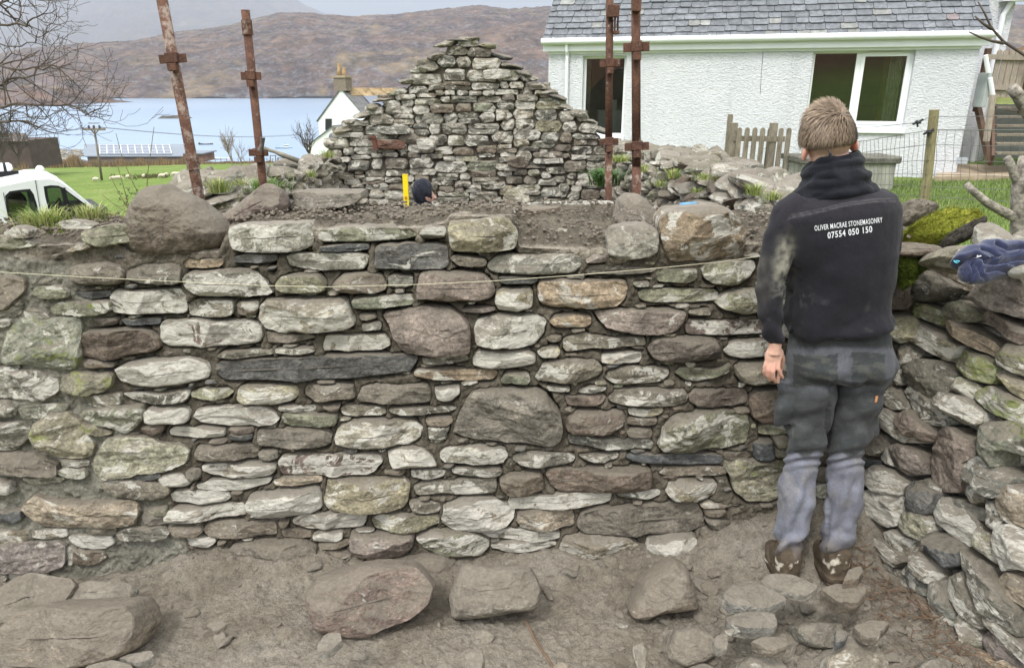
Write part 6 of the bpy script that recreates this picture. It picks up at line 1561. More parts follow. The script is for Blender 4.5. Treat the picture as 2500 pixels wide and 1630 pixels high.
# --- trousers
b = MB()
rowloft(b, [(800, 1942, 2160, 2.385, .105, .05), (822, 1932, 2166, 2.385, .112, .04), (850, 1928, 2170, 2.385, .118, .02), (878, 1924, 2174, 2.38, .128), (900, 1925, 2173, 2.38, .125), (918, 1940, 2160, 2.385, .085)], pw=2.4)
pxtube(b, [(1984, 900, 2.375, 58), (1979, 945, 2.375, 55), (1975, 1000, 2.38, 51), (1969, 1060, 2.385, 48), (1963, 1105, 2.385, 40), (1955, 1140, 2.38, 39), (1947, 1185, 2.378, 41), (1941, 1230, 2.375, 40), (1938, 1262, 2.37, 39), (1932, 1295, 2.365, 36), (1927, 1325, 2.36, 32), (1923, 1343, 2.355, 28), (1922, 1352, 2.355, 24)], 30)
pxtube(b, [(2112, 900, 2.375, 60), (2104, 945, 2.375, 55), (2087, 1000, 2.38, 50), (2071, 1060, 2.385, 47), (2063, 1105, 2.385, 40), (2063, 1140, 2.38, 42), (2062, 1185, 2.378, 43), (2056, 1230, 2.375, 41), (2050, 1262, 2.37, 38), (2044, 1295, 2.365, 34), (2040, 1325, 2.36, 32), (2038, 1343, 2.355, 28), (2037, 1352, 2.355, 24)], 30)
for pts in ([(1916, 930, 2.37), (1914, 985, 2.365), (1912, 1035, 2.37)],):       # thigh pocket bag on the left, holster pocket on the right
    b.tube([atY(*q_) for q_ in pts], [.022, .030, .026], 14)
b.tube([atY(2172, 850, 2.37), atY(2178, 890, 2.36), atY(2166, 935, 2.37)], [.012, .024, .014], 12)
b.tube([atY(2142, 960, 2.37), atY(2134, 1020, 2.37), atY(2124, 1060, 2.375)], [.018, .022, .016], 12)
V, Nn, F = remesh(b, .0062, 3); px, py = to_px(V); n1 = fbm(V*7, 3, 12); n3 = fbm(V*50, 3, 13)
legc = np.where(px < 2022, np.interp(py, [900, 1100, 1200, 1370], [1984, 1963, 1945, 1922]), np.interp(py, [900, 1100, 1200, 1370], [2108, 2063, 2062, 2037]))
kn = np.exp(-((py-1120)/22)**2); f_ = np.sin(py/3.6+.05*(px-legc)+n1*2)*kn*.55
f_ += np.sin((py+.55*(px-legc))/11+n1*4)*sstep(1250, 1330, py)*1.0 + np.sin((py-.5*np.abs(px-legc))/15+n1*3)*gauss(py, py*0, 955, 0, 40, 1)*.7+np.sin((py+.35*(px-legc))/17+n1*4)*gauss(py, py*0, 1040, 0, 60, 1)*.9 + np.sin((py-.6*(px-legc))/19+n1*3)*gauss(py, py*0, 1200, 0, 50, 1)*.6
f_ += np.sin((px-legc)/7.5+n1*5+py/60)*sstep(1150, 1190, py)*.5
V = V+Nn*(.0115*f_+.005*n1+.0015*n3)[:, None]
dk = (.046, .050, .051); gr = (.155, .16, .19)
C = solid(V, dk); low = sstep(1104, 1112, py+6*np.sin(px/9)); blend(C, low, gr); blend(C, low*np.clip(.5*fbm(V*9, 4, 31)+.15, 0, .6), (.225, .24, .29))
back = (V[:, 1] < 2.40)
gore = back*(np.abs(px-(2058-(py-860)*.06)) < 14+(py-860)*.03)*sstep(852, 858, py)*(py < 945); blend(C, gore*.85, (.12, .125, .15)); yoke = back*sstep(846, 850, py)*(py < 862+8*np.abs(np.sin((px-2048)/38))); blend(C, yoke*.8, (.11, .115, .14))
seat_ = back*sstep(846, 856, py)*sstep(962, 948, py); blend(C, seat_*.8, (.085, .09, .10))
ws = 3.0*fbm(V*30, 2, 90); pk = ((px+ws > 1936)*(px+ws < 2045)+(px+ws > 2080)*(px+ws < 2162))*(py > 864+5*np.sin((px-1936)/35))*(py < 944)*back; blend(C, pk*.9, (.036, .040, .040))
stk = fbm(np.c_[px/34+py/60, py/9-px/40, px*0], 4, 33); blend(C, pk*np.clip((stk-.05)*2.0, 0, .35), (.12, .12, .10))
st2 = fbm(np.c_[px/26-py/70, py/11+px/60, px*0+5], 4, 34); blend(C, np.clip((st2-.12)*1.6, 0, .2)*sstep(955, 975, py)*(1-low), (.13, .135, .13)); blend(C, .6*gauss(px, py, 1935, 1055, 14, 26)*np.clip(.4+n3, 0, 1), (.22, .23, .23))
mud = sstep(1300, 1352, py+14*fbm(V*20, 3, 35)); blend(C, mud*.9, (.115, .09, .068)); blend(C, .35*low*np.clip((fbm(np.c_[px/14, py/30, px*0], 4, 36)-.1)*4, 0, 1), (.25, .235, .20))
for sy_, wdt in ((850, 1.3), (934, 1.2), (1104, 1.2)): blend(C, back*.5*np.exp(-((py-sy_-(3 if sy_ == 934 else 0)*np.sin((px-2048)/30))/wdt)**2), (.012, .012, .014))
tr_o = link('trousers', mesh_np('trousers', V, F, DENIM, True, {'tint': C}), person); bt = BVHTree.FromPolygons([tuple(v) for v in V], F)
def patch(name, quad, mat, parent, bvh, lift=.003, n=7, th=.0):
    q = [np.array(c_, float) for c_ in quad]; V = []; 
    for j in range(n):
        for i in range(n):
            a, b_ = i/(n-1), j/(n-1); p = (q[0]*(1-a)+q[1]*a)*(1-b_)+(q[3]*(1-a)+q[2]*a)*b_; d = Vector(ray(*p)).normalized(); h_, *_x = bvh.ray_cast(Vector(CAM), d); V.append(np.array(h_-d*lift) if h_ else atY(p[0], p[1], 2.28))
    o_ = link(name, mesh_np(name, V, [(j*n+i, j*n+i+1, (j+1)*n+i+1, (j+1)*n+i) for j in range(n-1) for i in range(n-1)], mat, True), parent); m_ = o_.modifiers.new('t', 'SOLIDIFY'); m_.thickness = .0025; m_.offset = 0; return o_
LOOPM = simple('grey_webbing', (.13, .135, .15), .8, .2, .2, 60); patch('waist_label', [(2036, 828), (2085, 826), (2087, 806), (2034, 812)], LOOPM, tr_o, bt)
patch('belt_loop', [(1979, 831), (1992, 830), (1992, 818), (1978, 819)], LOOPM, tr_o, bt, n=4); patch('belt_loop', [(2131, 821), (2142, 821), (2139, 797), (2130, 798)], simple('pale_webbing', (.22, .22, .25), .8), tr_o, bt, n=4)
patch('orange_tag', [(2135, 983), (2141, 983), (2144, 966), (2138, 966)], simple('orange_label', (.42, .20, .09), .7), tr_o, bt, n=4)
# --- boots
for (cx, cy, hx) in ((1919, 1400, 35), (2035, 1398, 35)):
    b = MB(); Yb = 2.34; q = atY(cx, cy, Yb); z0 = float(floorz(np.array([q[0]]), np.array([Yb+.03]))[0])+.004; s_ = PXM(Yb, 0)*hx
    secs = [(z0, -.050, .205, .90), (z0+.020, -.052, .210, .93), (z0+.028, -.045, .205, .86), (z0+.055, -.044, .19, .88), (z0+.085, -.042, .12, .86), (z0+.105, -.040, .085, .83), (z0+.13, -.030, .065, .78), (z0+.155, -.015, .05, .7)]
    V = []; n = 32
    for z, yb, yf, w in secs:
        for k in range(n):
            a = 2*math.pi*k/n; y = (yb+yf)/2+(yf-yb)/2*math.sin(a); ww = s_*w*(1-.12*max(0, math.sin(a))); ca_, sa_ = math.cos(a), math.sin(a); V.append((q[0]+ww*np.sign(ca_)*abs(ca_)**.5, Yb+(yb+yf)/2+(yf-yb)/2*np.sign(sa_)*abs(sa_)**(.45 if sa_ < 0 else 1), z))
    m_ = len(secs); Fb = [(i*n+k, i*n+(k+1) % n, (i+1)*n+(k+1) % n, (i+1)*n+k) for i in range(m_-1) for k in range(n)]+[tuple(range(n))[::-1], tuple((m_-1)*n+k for k in range(n))]
    b.add(V, Fb); V, Nn, F = remesh(b, .005, 2); px, py = to_px(V); n1 = fbm(V*25, 4, 41+cx); V = V+Nn*(.0045*n1+.0015*fbm(V*70, 2, 5))[:, None]
    V[:, 2] = np.maximum(V[:, 2], z0-.002); C = solid(V, (.085, .066, .046)); blend(C, np.clip(n1*1.6, 0, .6), (.17, .135, .10)); pat = np.clip((gauss(px, py, cx+4, 1378, 28, 17)*1.3+fbm(V*44+cx, 4, 77)*1.5-.80)*5, 0, 1); blend(C, pat*(V[:, 1] < Yb+.02), (.50, .46, .38)); blend(C, (V[:, 2] < z0+.022)*.6, (.05, .035, .025))
    link('boot', mesh_np('boot', V, F, LEATHER, True, {'tint': C}), person)

# --- the hooded worker inside the ruin
p2 = thing('person', 'crouching worker in a black hood seen only from the shoulders up beyond the wall', 'person')
W2Y = 6.5; hc = atY(1034, 472, W2Y); b = MB(); b.ell(hc+np.array([0, 0, 0]), (.082, .10, .115), 24, 18); b.ell(hc+np.array([.06, .03, -.035]), (.035, .05, .05), 14, 10); b.ell(hc+np.array([.108, .02, -.045]), (.014, .014, .018), 8, 6)
b.tube([hc-(0, 0, .08), hc+np.array([-.03, 0, -.2])], [.06, .07], 14); b.tube([hc+np.array([-.05, .02, -.16]), hc+np.array([-.10, .03, -.45]), hc+np.array([-.14, .06, -.75])], [.09, .15, .14], 18)
for s_ in (-1, 1): b.tube([hc+np.array([-.06, s_*.15, -.25]), hc+np.array([.0, s_*.2, -.5]), hc+np.array([.2, s_*.14, -.62])], [.05, .045, .035], 10); b.tube([hc+np.array([-.14, s_*.09+.06, -.75]), hc+np.array([.22, s_*.11+.06, -.72]), hc+np.array([.10, s_*.11+.06, -1.12]), hc+np.array([.30, s_*.11+.06, -1.16])], [.08, .065, .045, .035], 10)
for s_ in (-1, 1):
    for k in range(5): b.tube([hc+np.array([.2, s_*.14+(k-2)*.014, -.62]), hc+np.array([.26-.004*abs(k-2), s_*.14+(k-2)*.017, -.64])], [.010, .006], 6)
V, Nn, F = remesh(b, .012, 2); link('body', mesh_np('body', V, F, SKIN, True, {'tint': solid(V, (.55, .33, .26))}), p2)
b = MB(); b.ell(hc+np.array([-.008, 0, .012]), (.096, .113, .126), 24, 18); b.tube([hc+np.array([-.005, 0, -.06]), hc+np.array([-.03, 0, -.12]), hc+np.array([-.06, 0, -.2]), hc+np.array([-.10, .02, -.45]), hc+np.array([-.14, .05, -.78])], [.085, .085, .15, .19, .17], 22); b.ell(hc+np.array([-.06, 0, -.125]), (.13, .14, .055), 18, 12); b.tube([hc+np.array([-.10, -.1, -.19]), hc+np.array([-.02, -.19, -.36]), hc+np.array([.16, -.15, -.6])], [.07, .065, .05], 14)
V, Nn, F = remesh(b, .010, 3); V = V+Nn*(.006*fbm(V*12, 3, 3)+.004*np.sin(V[:, 2]*60+V[:, 0]*50))[:, None]; cut = ~((V[:, 0] > hc[0]+.083)*(V[:, 2] < hc[2]+.03)*(V[:, 2] > hc[2]-.10)); F = [f for f in F if all(cut[i] for i in f)]
C = solid(V, (.016, .018, .026)); blend(C, np.clip(fbm(V*40, 3, 5)-.25, 0, .5), (.12, .13, .15)); link('hooded_top', mesh_np('hooded_top', V, F, FLEECE, True, {'tint': C}), p2)
# ------------------------------------------------------------------ plants, trees
def tuft(mb, base, n, L, spread, rs, w=.0022, droop=.5, cols=None, cl=None):
    base = np.array(base, float); V = []; F = []; C = []
    for _ in range(n):
        a = rs.uniform(0, 6.283); r = abs(rs.normal())*spread*.45; p = base+np.array([math.cos(a)*r, math.sin(a)*r, 0]); l = L*rs.uniform(.5, 1.1); out_ = np.array([math.cos(a+rs.normal()*.5), math.sin(a+rs.normal()*.5), 0])*rs.uniform(.15, .9); s_ = np.array([-out_[1], out_[0], 0]); s_ /= np.linalg.norm(s_)+1e-9
        q = rs.uniform(0, 3.14); s_ = s_*math.cos(q)+np.array([out_[0], out_[1], 0])*math.sin(q)*.6; n0 = len(V); up_ = np.array([0, 0, 1.])
        for t_, ww in ((0, 1), (.4, .9), (.75, .6), (1, .08)):
            c_ = p+up_*l*(t_-droop*t_**3*.55)+out_*l*t_*t_; V += [c_-s_*w*ww, c_+s_*w*ww]
        for k in range(3): F.append((n0+2*k, n0+2*k+1, n0+2*k+3, n0+2*k+2))
        c0 = np.array(cols[rs.randint(len(cols))])*rs.uniform(.75, 1.25); C += [list(c0)+[1]]*8
    k = len(V); mb.add(V, F); cl.append(np.array(C))
def leaf_mat(name):
    m, t, b = mat_base(name, .6, .3); at = N(t, 'ShaderNodeAttribute'); at.attribute_name = 'tint'; t.links.new(at.outputs['Color'], b.inputs['Base Color']); 
    tr_ = N(t, 'ShaderNodeBsdfTranslucent'); t.links.new(at.outputs['Color'], tr_.inputs[0]); mx_ = N(t, 'ShaderNodeMixShader'); mx_.inputs[0].default_value = .3; o_ = t.nodes['Material Output']; t.links.new(b.outputs[0], mx_.inputs[1]); t.links.new(tr_.outputs[0], mx_.inputs[2]); t.links.new(mx_.outputs[0], o_.inputs[0]); return m
LEAF = leaf_mat('leaf'); GC = [(.18, .27, .05), (.28, .35, .08), (.38, .41, .14), (.42, .39, .20), (.14, .22, .05)]
def mk_tuft(name, label, specs, cat, seed, cols=GC, kind=None, group=None, droop=.5):
    rs = np.random.RandomState(seed); mb = MB(); cl = []
    for (px, py, Y, n, Lpx, spx, wpx) in specs:
        k = PXM(Y, 1.3); tuft(mb, atY(px, py, Y), n, Lpx*k, spx*k, rs, wpx*k, droop, cols, cl)
    o_ = mb.build(name, LEAF, None, True, {'tint': np.vstack(cl)}); return tag(o_, label, cat, group, kind)
GT = 'grass tufts on the old walls'
mk_tuft('grass_tuft', 'big bright green grass tuft on the wall in front of the van, leftmost', [(112, 562, 2.95, 460, 72, 64, 1.5), (75, 552, 2.95, 70, 40, 24, 1.3), (150, 568, 2.9, 120, 36, 40, 1.3)], 'grass', 1, group=GT)
mk_tuft('grass_tuft', 'pale grass tuft on the wall below the van mirror', [(222, 536, 3.05, 260, 50, 60, 1.3), (262, 536, 3.1, 120, 28, 40, 1.2)], 'grass', 2, group=GT, cols=GC[2:4]+GC[:1])
mk_tuft('grass_tuft', 'grass tuft between the left post and the hammer post', [(535, 470, 3.9, 220, 46, 34, 1.2)], 'grass', 3, group=GT)
mk_tuft('grass_tuft', 'dark green leafy grass around the foot of the hammer post', [(650, 468, 4.2, 300, 44, 60, 1.6)], 'grass', 4, group=GT, cols=[(.10, .19, .045), (.16, .26, .06), (.22, .3, .09)])
mk_tuft('fern', 'dark green strap leaved plant in the right corner below the gable', [(1478, 452, 7.6, 260, 70, 36, 2.4), (1462, 440, 7.8, 120, 50, 26, 2.2)], 'plant', 5, cols=[(.045, .10, .025), (.07, .14, .035), (.10, .18, .05)], droop=1.0)
mk_tuft('small_weeds', 'grass and weeds growing from the tumbled side walls', [(1500+rs_*1.0, 395, 7.2, 60, 24, 24, 1.0) for rs_ in (0, 14, 25)] + [(1570, 420, 6.2, 70, 26, 20, 1.0), (1640, 435, 5.6, 120, 30, 30, 1.1), (1610, 455, 5.6, 70, 26, 26, 1.1), (1720, 438, 5.2, 140, 22, 50, 1.0), (1845, 476, 4.2, 170, 38, 26, 1.1), (1890, 488, 4.0, 120, 30, 30, 1.1), (1700, 470, 4.9, 60, 18, 20, 1.0), (800, 385, 8.4, 90, 26, 22, 1.0), (760, 432, 7.0, 60, 24, 16, 1.0), (20, 585, 2.9, 40, 40, 20, 1.2), (590, 452, 4.6, 80, 22, 30, 1.0)], 'weeds', 6, kind='stuff')
# seedling weed with tall stems
wd = thing('weed', 'thin leafy weed with tall bare stems behind the largest boulder', 'weed'); m = MB(); WY = 3.2
for P in ([(283, 326), (300, 390), (322, 440), (337, 472), (326, 520)], [(376, 310), (368, 370), (361, 420), (358, 465), (345, 520)], [(286, 400), (297, 440), (308, 478), (318, 520)], [(270, 430), (282, 455), (295, 480), (320, 520)], [(250, 476), (275, 496), (300, 512), (325, 524)], [(332, 470), (326, 495), (330, 520)]):
    m.tube([atY(x, y, WY) for x, y in P], np.linspace(.0012, .0026, len(P)), 5)
m.build('stems', simple('weed_stem', (.15, .13, .06), .8), wd); rs = np.random.RandomState(8); lv = MB(); C = []
for k in range(150):
    c = atY(325+rs.normal()*16, 500+rs.normal()*22, WY+rs.normal()*.03); a = rs.uniform(0, 6.28); d = np.array([math.cos(a), math.sin(a)*.5, rs.uniform(-.2, .8)])*.011; s_ = np.cross(d, rs.normal(size=3)); s_ = s_/np.linalg.norm(s_)*.0045
    lv.add([c, c+d*.5+s_, c+d, c+d*.5-s_], [(0, 1, 2, 3)]); C += [[*(np.array(((.11, .13, .05), (.25, .20, .12), (.07, .12, .04))[rs.randint(3)])), 1]]*4
lv.build('leaves', LEAF, wd, False, {'tint': np.array(C)})
# moss cushion, turf clod, slabs and jacket on top of the right-hand wall
def moss_mat():
    m, t, b = mat_base('moss', .95, .1); v = coord(t); n1 = noise(t, v, 12, 5, .6); n2 = noise(t, v, 90, 4, .7)
    c = ramp(t, n1, [(.3, (.12, .14, .02)), (.5, (.23, .25, .035)), (.7, (.36, .36, .07))]); c = mixc(t, .8, c, ramp(t, n2, [(.3, .4), (.65, 1.4)]), 'MULTIPLY'); t.links.new(c, b.inputs['Base Color']); bump(t, b, n2, .012, 1.0); return m
MOSS = moss_mat()
def onstone(name, label, cat, tile, pts, Y, mat, depth, back, seed, tilt, p=2.4, kind=None, fine=.02, nf=0):
    ox, oy = TILES[tile]; pp = [(ox+float(a)*SCL, oy+float(b_)*SCL) for a, b_ in (q.split(',') for q in pts.split())]; c = np.mean(pp, 0); fr = Frame(atY(c[0], c[1], Y), (0, -math.cos(tilt), math.sin(tilt))); uv = np.array([fr.hit(*q) for q in pp])
    V, Q, T = stone_geo(fr, uv, depth, back, seed, step=.006, p=p, nf=nf, both=True, rough=1.3, jag=1.6); V = V+((fine*(2.2 if 'sod' in name else 1))*np.abs(fbm(V*28, 4, seed)))[:, None]*fr.Nn+.006*fbm(V*70, 3, seed)[:, None]*fr.Nn
    FF = [tuple(f) for f in Q]+[tuple(f) for f in T]
    if 'moss' in name:
        rs = np.random.RandomState(seed); ids = rs.choice(len(V), 9000); ids = ids[((V[ids]-V.mean(0))@fr.Nn) > -.03]; pz = V[ids]+rs.normal(size=(len(ids), 3))*.002; n = len(ids); dn = fr.Nn*.8+np.array([0, 0, .5]); dn = dn/np.linalg.norm(dn); dv = dn+rs.normal(size=(n, 3))*.45; l = rs.uniform(.004, .011, (n, 1)); sd_ = rs.normal(size=(n, 3)); sd_ = sd_/np.linalg.norm(sd_, axis=1)[:, None]*.0016
        W_ = np.stack([pz-sd_, pz+sd_, pz+dv*l], 1).reshape(-1, 3); k0 = len(V); V = np.vstack([V, W_]); FF += [(k0+3*i, k0+3*i+1, k0+3*i+2) for i in range(n)]
    o_ = link(name, mesh_np(name, V, FF, mat, True)); return tag(o_, label, cat, None, kind)
onstone('moss_cushion', 'thick yellow green moss cushion on top of the right-hand wall', 'moss', 'D', '1230,330 1290,250 1400,180 1500,130 1640,135 1760,170 1800,230 1700,270 1620,300 1540,320 1400,310 1280,290', 2.72, MOSS, .07, .05, 901, .9, kind='stuff')
onstone('moss_patch', 'darker moss hanging below the dark slab beside the worker', 'moss', 'D', '1190,375 1290,370 1460,375 1450,440 1390,480 1330,560 1290,590 1260,500 1200,420', 2.52, simple('dark_moss', (.10, .135, .025), .95, .1, .5, 25, bmp=.012, bscale=90), .03, .04, 902, .1, kind='stuff')
onstone('turf_sod', 'dark brown sod of turf lying on the moss cushion', 'sod', 'D', '1540,290 1600,240 1700,185 1780,165 1810,200 1740,250 1650,290 1570,330', 2.55, soil_mat('peaty_turf', .2), .03, .04, 903, .8)
onstone('rubble_sod', 'lumpy brown clod of earth and chips behind the moss beside the worker', 'sod', 'D', '1270,60 1330,40 1440,50 1500,90 1480,130 1380,180 1290,200 1260,150', 2.95, soil_mat('brown_turf', .75), .06, .06, 904, .6)
loose('dark flat slab under the moss cushion beside the worker', 'b', 'D', '1225,330 1290,290 1480,320 1520,350 1490,378 1400,384 1230,378', Y=2.52, depth=.07, back=.12, seed=910, tilt=.3, p=4)
loose('pale flat slab lying on the right-hand wall behind the jacket', 'l', 'D', '1745,200 1800,170 1860,175 1975,265 1980,320 1850,330 1790,290', Y=2.5, depth=.025, back=.04, seed=911, tilt=1.0, p=4)
loose('white stone cut off by the right edge behind the jacket', 'w', 'D', '1960,280 2000,240 2069,235 2160,240 2160,360 1980,350', Y=2.5, depth=.04, back=.05, seed=912, tilt=.8)
loose('mossy rounded stone under the left side of the jacket', 'v', 'D', '1465,400 1500,350 1600,320 1680,320 1720,400 1740,480 1640,460 1520,430', Y=2.4, depth=.08, back=.10, seed=913, tilt=.4, p=2.6)
loose('small grey white stone poking out from under the jacket at the right edge', 'w', 'D', '2020,460 2050,440 2140,440 2140,510 2069,510 2030,490', Y=2.12, depth=.04, back=.05, seed=914, tilt=.4)
# jacket
NAVY = cloth_mat('navy_fleece', .9, .4); pp = [(1700+a*SCL, 480+b_*SCL) for a, b_ in ((1612, 408), (1640, 360), (1700, 318), (1760, 320), (1800, 292), (1870, 282), (1960, 285), (2069, 292), (2180, 300), (2180, 440), (2069, 450), (2000, 480), (1900, 520), (1820, 545), (1740, 552), (1690, 520), (1665, 470), (1670, 430), (1640, 425))]
c = np.mean(pp, 0); fr = Frame(atY(c[0], c[1], 2.22), (0, -math.cos(.75), math.sin(.75))); uv = np.array([fr.hit(*q) for q in pp]); V, Q, T = stone_geo(fr, uv, .035, .04, 920, step=.005, p=2.6, nf=0, both=True, rough=.2, jag=.5)
px, py = to_px(V); jx, jy = (px-1700)/SCL, (py-480)/SCL
w = (1-np.abs(fbm(V*np.array([7, 9, 9])+3, 3, 5))*2)**3; f2 = (1-np.abs(fbm(V*np.array([14, 12, 18])+8, 2, 6))*2)**2; hood = gauss(jx, jy, 1740, 385, 75, 40, -.35)
def segd(P):
    d = np.full(len(jx), 1e9)
    for (x0_, y0_), (x1_, y1_) in zip(P[:-1], P[1:]):
        t_ = np.clip(((jx-x0_)*(x1_-x0_)+(jy-y0_)*(y1_-y0_))/((x1_-x0_)**2+(y1_-y0_)**2), 0, 1); d = np.minimum(d, np.hypot(jx-x0_-t_*(x1_-x0_), jy-y0_-t_*(y1_-y0_)))
    return d
cr = 0
for P, aa, ww in (([(1630, 398), (1700, 392), (1760, 372), (1812, 402)], .020, 9), ([(1740, 430), (1752, 480), (1725, 545)], .014, 9), ([(1815, 418), (1900, 425), (2000, 402), (2120, 385)], .016, 11), ([(1890, 298), (1960, 335), (2040, 322), (2120, 330)], .014, 9), ([(1830, 470), (1900, 462), (1980, 478)], .011, 9), ([(1665, 440), (1700, 470), (1708, 520)], .012, 8), ([(1800, 330), (1850, 345), (1900, 385)], .010, 8), ([(1960, 430), (2040, 440), (2110, 425)], .010, 9), ([(1770, 440), (1800, 500), (1830, 530)], .009, 7)):
    d = segd(P); cr = cr - aa*np.exp(-(d/ww)**2) + aa*.35*np.exp(-((d-2.4*ww)/(1.8*ww))**2)
V = V+fr.Nn*(.006*w+.002*f2+.012*fbm(V*9, 3, 8)+cr)[:, None]
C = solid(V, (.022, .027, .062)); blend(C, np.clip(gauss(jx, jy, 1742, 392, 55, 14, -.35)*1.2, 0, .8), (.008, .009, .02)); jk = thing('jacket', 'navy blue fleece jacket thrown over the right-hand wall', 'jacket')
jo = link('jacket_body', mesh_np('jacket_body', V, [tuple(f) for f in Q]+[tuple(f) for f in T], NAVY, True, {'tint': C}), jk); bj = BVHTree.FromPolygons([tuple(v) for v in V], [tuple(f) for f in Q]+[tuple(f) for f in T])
for pts, mt in (([(1777, 372), (1772, 384), (1785, 378), (1798, 374)], simple('white_stitch', (.7, .72, .75), .6)), ([(1625, 402), (1636, 416), (1640, 405), (1662, 408), (1650, 418), (1636, 414)], simple('cyan_tag', (.12, .5, .62), .5))):
    m = MB(); P = []
    for a, b_ in pts:
        d = Vector(ray(1700+a*SCL, 480+b_*SCL)).normalized(); h_, *_z = bj.ray_cast(Vector(CAM), d); P.append(np.array(h_-d*.004) if h_ else atY(1700+a*SCL, 480+b_*SCL, 2.15))
    m.tube(P, .0022, 6); m.build('logo' if mt.name.startswith('white') else 'cyan_tag', mt, jk)
# lawn blades on the right
rs = np.random.RandomState(4); n = 46000; X = rs.uniform(1.9, 9.5, n); Y = rs.uniform(2.9, 13.5, n)**1.0; ok = (X/(Y*.95+.3) > .33)&(X/(Y*.95+.3) < .8)&((X > RW_X(Y)+.6)); X, Y = X[ok], Y[ok]; Z = terr_full(X, Y); n = len(X); a = rs.uniform(0, 6.28, n); l = rs.uniform(.03, .075, n); w = .0028+.0007*Y/2; d = np.stack([np.cos(a), np.sin(a)], 1)
b0 = np.stack([X-d[:, 1]*w, Y+d[:, 0]*w, Z-.01], 1); b1 = np.stack([X+d[:, 1]*w, Y-d[:, 0]*w, Z-.01], 1); t1 = np.stack([X+d[:, 0]*l*.6, Y+d[:, 1]*l*.6, Z+l], 1); V = np.stack([b0, b1, t1], 1).reshape(-1, 3); F = np.arange(3*n).reshape(n, 3)
gcol = np.array([(.12, .18, .04), (.17, .23, .06), (.22, .26, .10), (.09, .15, .035)])[rs.randint(4, size=n)]*rs.uniform(.8, 1.2, (n, 1)); o = link('lawn_grass', mesh_np('lawn_grass', V, F, LEAF, False, {'tint': np.c_[np.repeat(gcol, 3, 0), np.ones(3*n)]})); tag(o, 'short bright lawn grass beyond the right-hand wall', 'grass', kind='stuff')
# trees without leaves
BARK = simple('bare_bark', (.10, .082, .068), .95, .1, .3, 6, bmp=.004); BARKL = simple('pale_lichened_bark', (.24, .22, .185), .95, .1, .65, 30, bmp=.012, bscale=50)
def grow(mb, p, d, L, r, lev, rs, nseg=4, bend=.25, split=3, ang=.6, sides=5, up_=.15, rmin=.0):
    pts = [np.array(p, float)]; d = np.array(d, float); d /= np.linalg.norm(d); rad = [r]
    for i in range(nseg):
        d = d+rs.normal(size=3)*bend*.5+np.array([0, 0, up_*.3]); d /= np.linalg.norm(d); pts.append(pts[-1]+d*L/nseg); rad.append(max(rmin, r*(1-.55*(i+1)/nseg)))
    mb.tube(pts, rad, sides if lev > 1 else 3, False)
    if lev <= 0: return
    for k in range(split):
        i = rs.randint(1, nseg+1); q = pts[i]; v = rs.normal(size=3); v -= d*np.dot(v, d); v /= np.linalg.norm(v)+1e-9; nd = d*math.cos(ang)+v*math.sin(ang)
        grow(mb, q, nd, L*rs.uniform(.5, .8), max(rmin, rad[i]*.7), lev-1, rs, nseg, bend, split, ang, sides, up_, rmin)
    
tr = thing('bare_tree', 'leafless tree whose fine twigs reach in from the upper left corner', 'tree'); TYY = 7.0; rs = np.random.RandomState(12)
m = MB(); tb = atY(-330, 560, TYY); m.tube([(tb[0], TYY, float(terr(tb[0], TYY)[0])-.2), atY(-320, 300, TYY), atY(-300, 120, TYY), atY(-260, -60, TYY), atY(-200, -200, TYY)], [.13, .11, .09, .06, .03], 10); m.build('trunk', BARK, tr, True)
LIMB = [[(-310, 180), (-120, 160), (0, 158), (60, 168), (120, 160), (170, 158)], [(-315, 260), (-100, 250), (0, 262), (50, 252), (110, 262), (170, 258), (215, 283), (272, 285)], [(-300, 120), (-90, 90), (0, 60), (60, 62), (90, 40), (140, 20)], [(-300, 60), (-80, 20), (0, 8), (30, -10), (60, -40)], [(-310, 220), (-100, 200), (0, 205), (40, 190), (80, 180), (110, 150), (118, 130)], [(-315, 300), (-60, 290), (20, 300), (60, 290), (90, 310), (125, 305)], [(0, 262), (60, 275), (110, 290), (125, 275)], [(0, 110), (40, 115), (80, 100), (110, 80), (140, 40)], [(0, 158), (30, 130), (60, 140), (95, 120)], [(170, 258), (200, 268), (225, 285), (250, 290)], [(215, 283), (235, 270), (252, 255)], [(120, 160), (160, 175), (185, 210)], [(-200, 0), (-40, -20), (30, 40), (70, 60)]]
m = MB()
for P in LIMB:
    n_ = len(P); Q = []; dy = rs.uniform(-.5, .5)
    for i, (x, y) in enumerate(P): Q.append(atY(x+rs.normal()*2, y+rs.normal()*2, TYY+dy*(i/n_)))
    F_ = [];
    for i in range(n_-1):
        for t_ in (0, .33, .66): F_.append(Q[i]*(1-t_)+Q[i+1]*t_+rs.normal(size=3)*.008)
    F_.append(Q[-1]); r0 = .017 if P[0][0] < -50 else .006; rad = np.linspace(r0, .003, len(F_)); m.tube(F_, rad, 6)
    for i in range(2, len(F_)):
        px_ = to_px(F_[i][None])[0][0]
        if px_ < -40: continue
        for k in range(1):
            if rs.rand() < .85:
                d = F_[i]-F_[i-1]; d /= np.linalg.norm(d); v = rs.normal(size=3); v[1] *= .5; nd = d+v*.9; grow(m, F_[i], nd, rs.uniform(.18, .42), rad[i]*.55+.001, 2, rs, 4, .35, 2, .7, 4, .25, .0019)
m.build('crown', BARK, tr, True)
ct = thing('cut_tree', 'pale barked cut down tree with sawn limbs at the right edge', 'tree'); CY = 3.6; m = MB()
zb = float(terr(atY(2500, 560, CY)[0], CY)[0])
def q_(x, y, Y=CY): return atY(x, y, Y)
m.tube([q_(2499, 640), q_(2497, 560), q_(2496, 480), q_(2500, 440), q_(2512, 380)], [.062, .055, .050, .05, .04], 14); m.build('trunk', BARKL, ct, True)
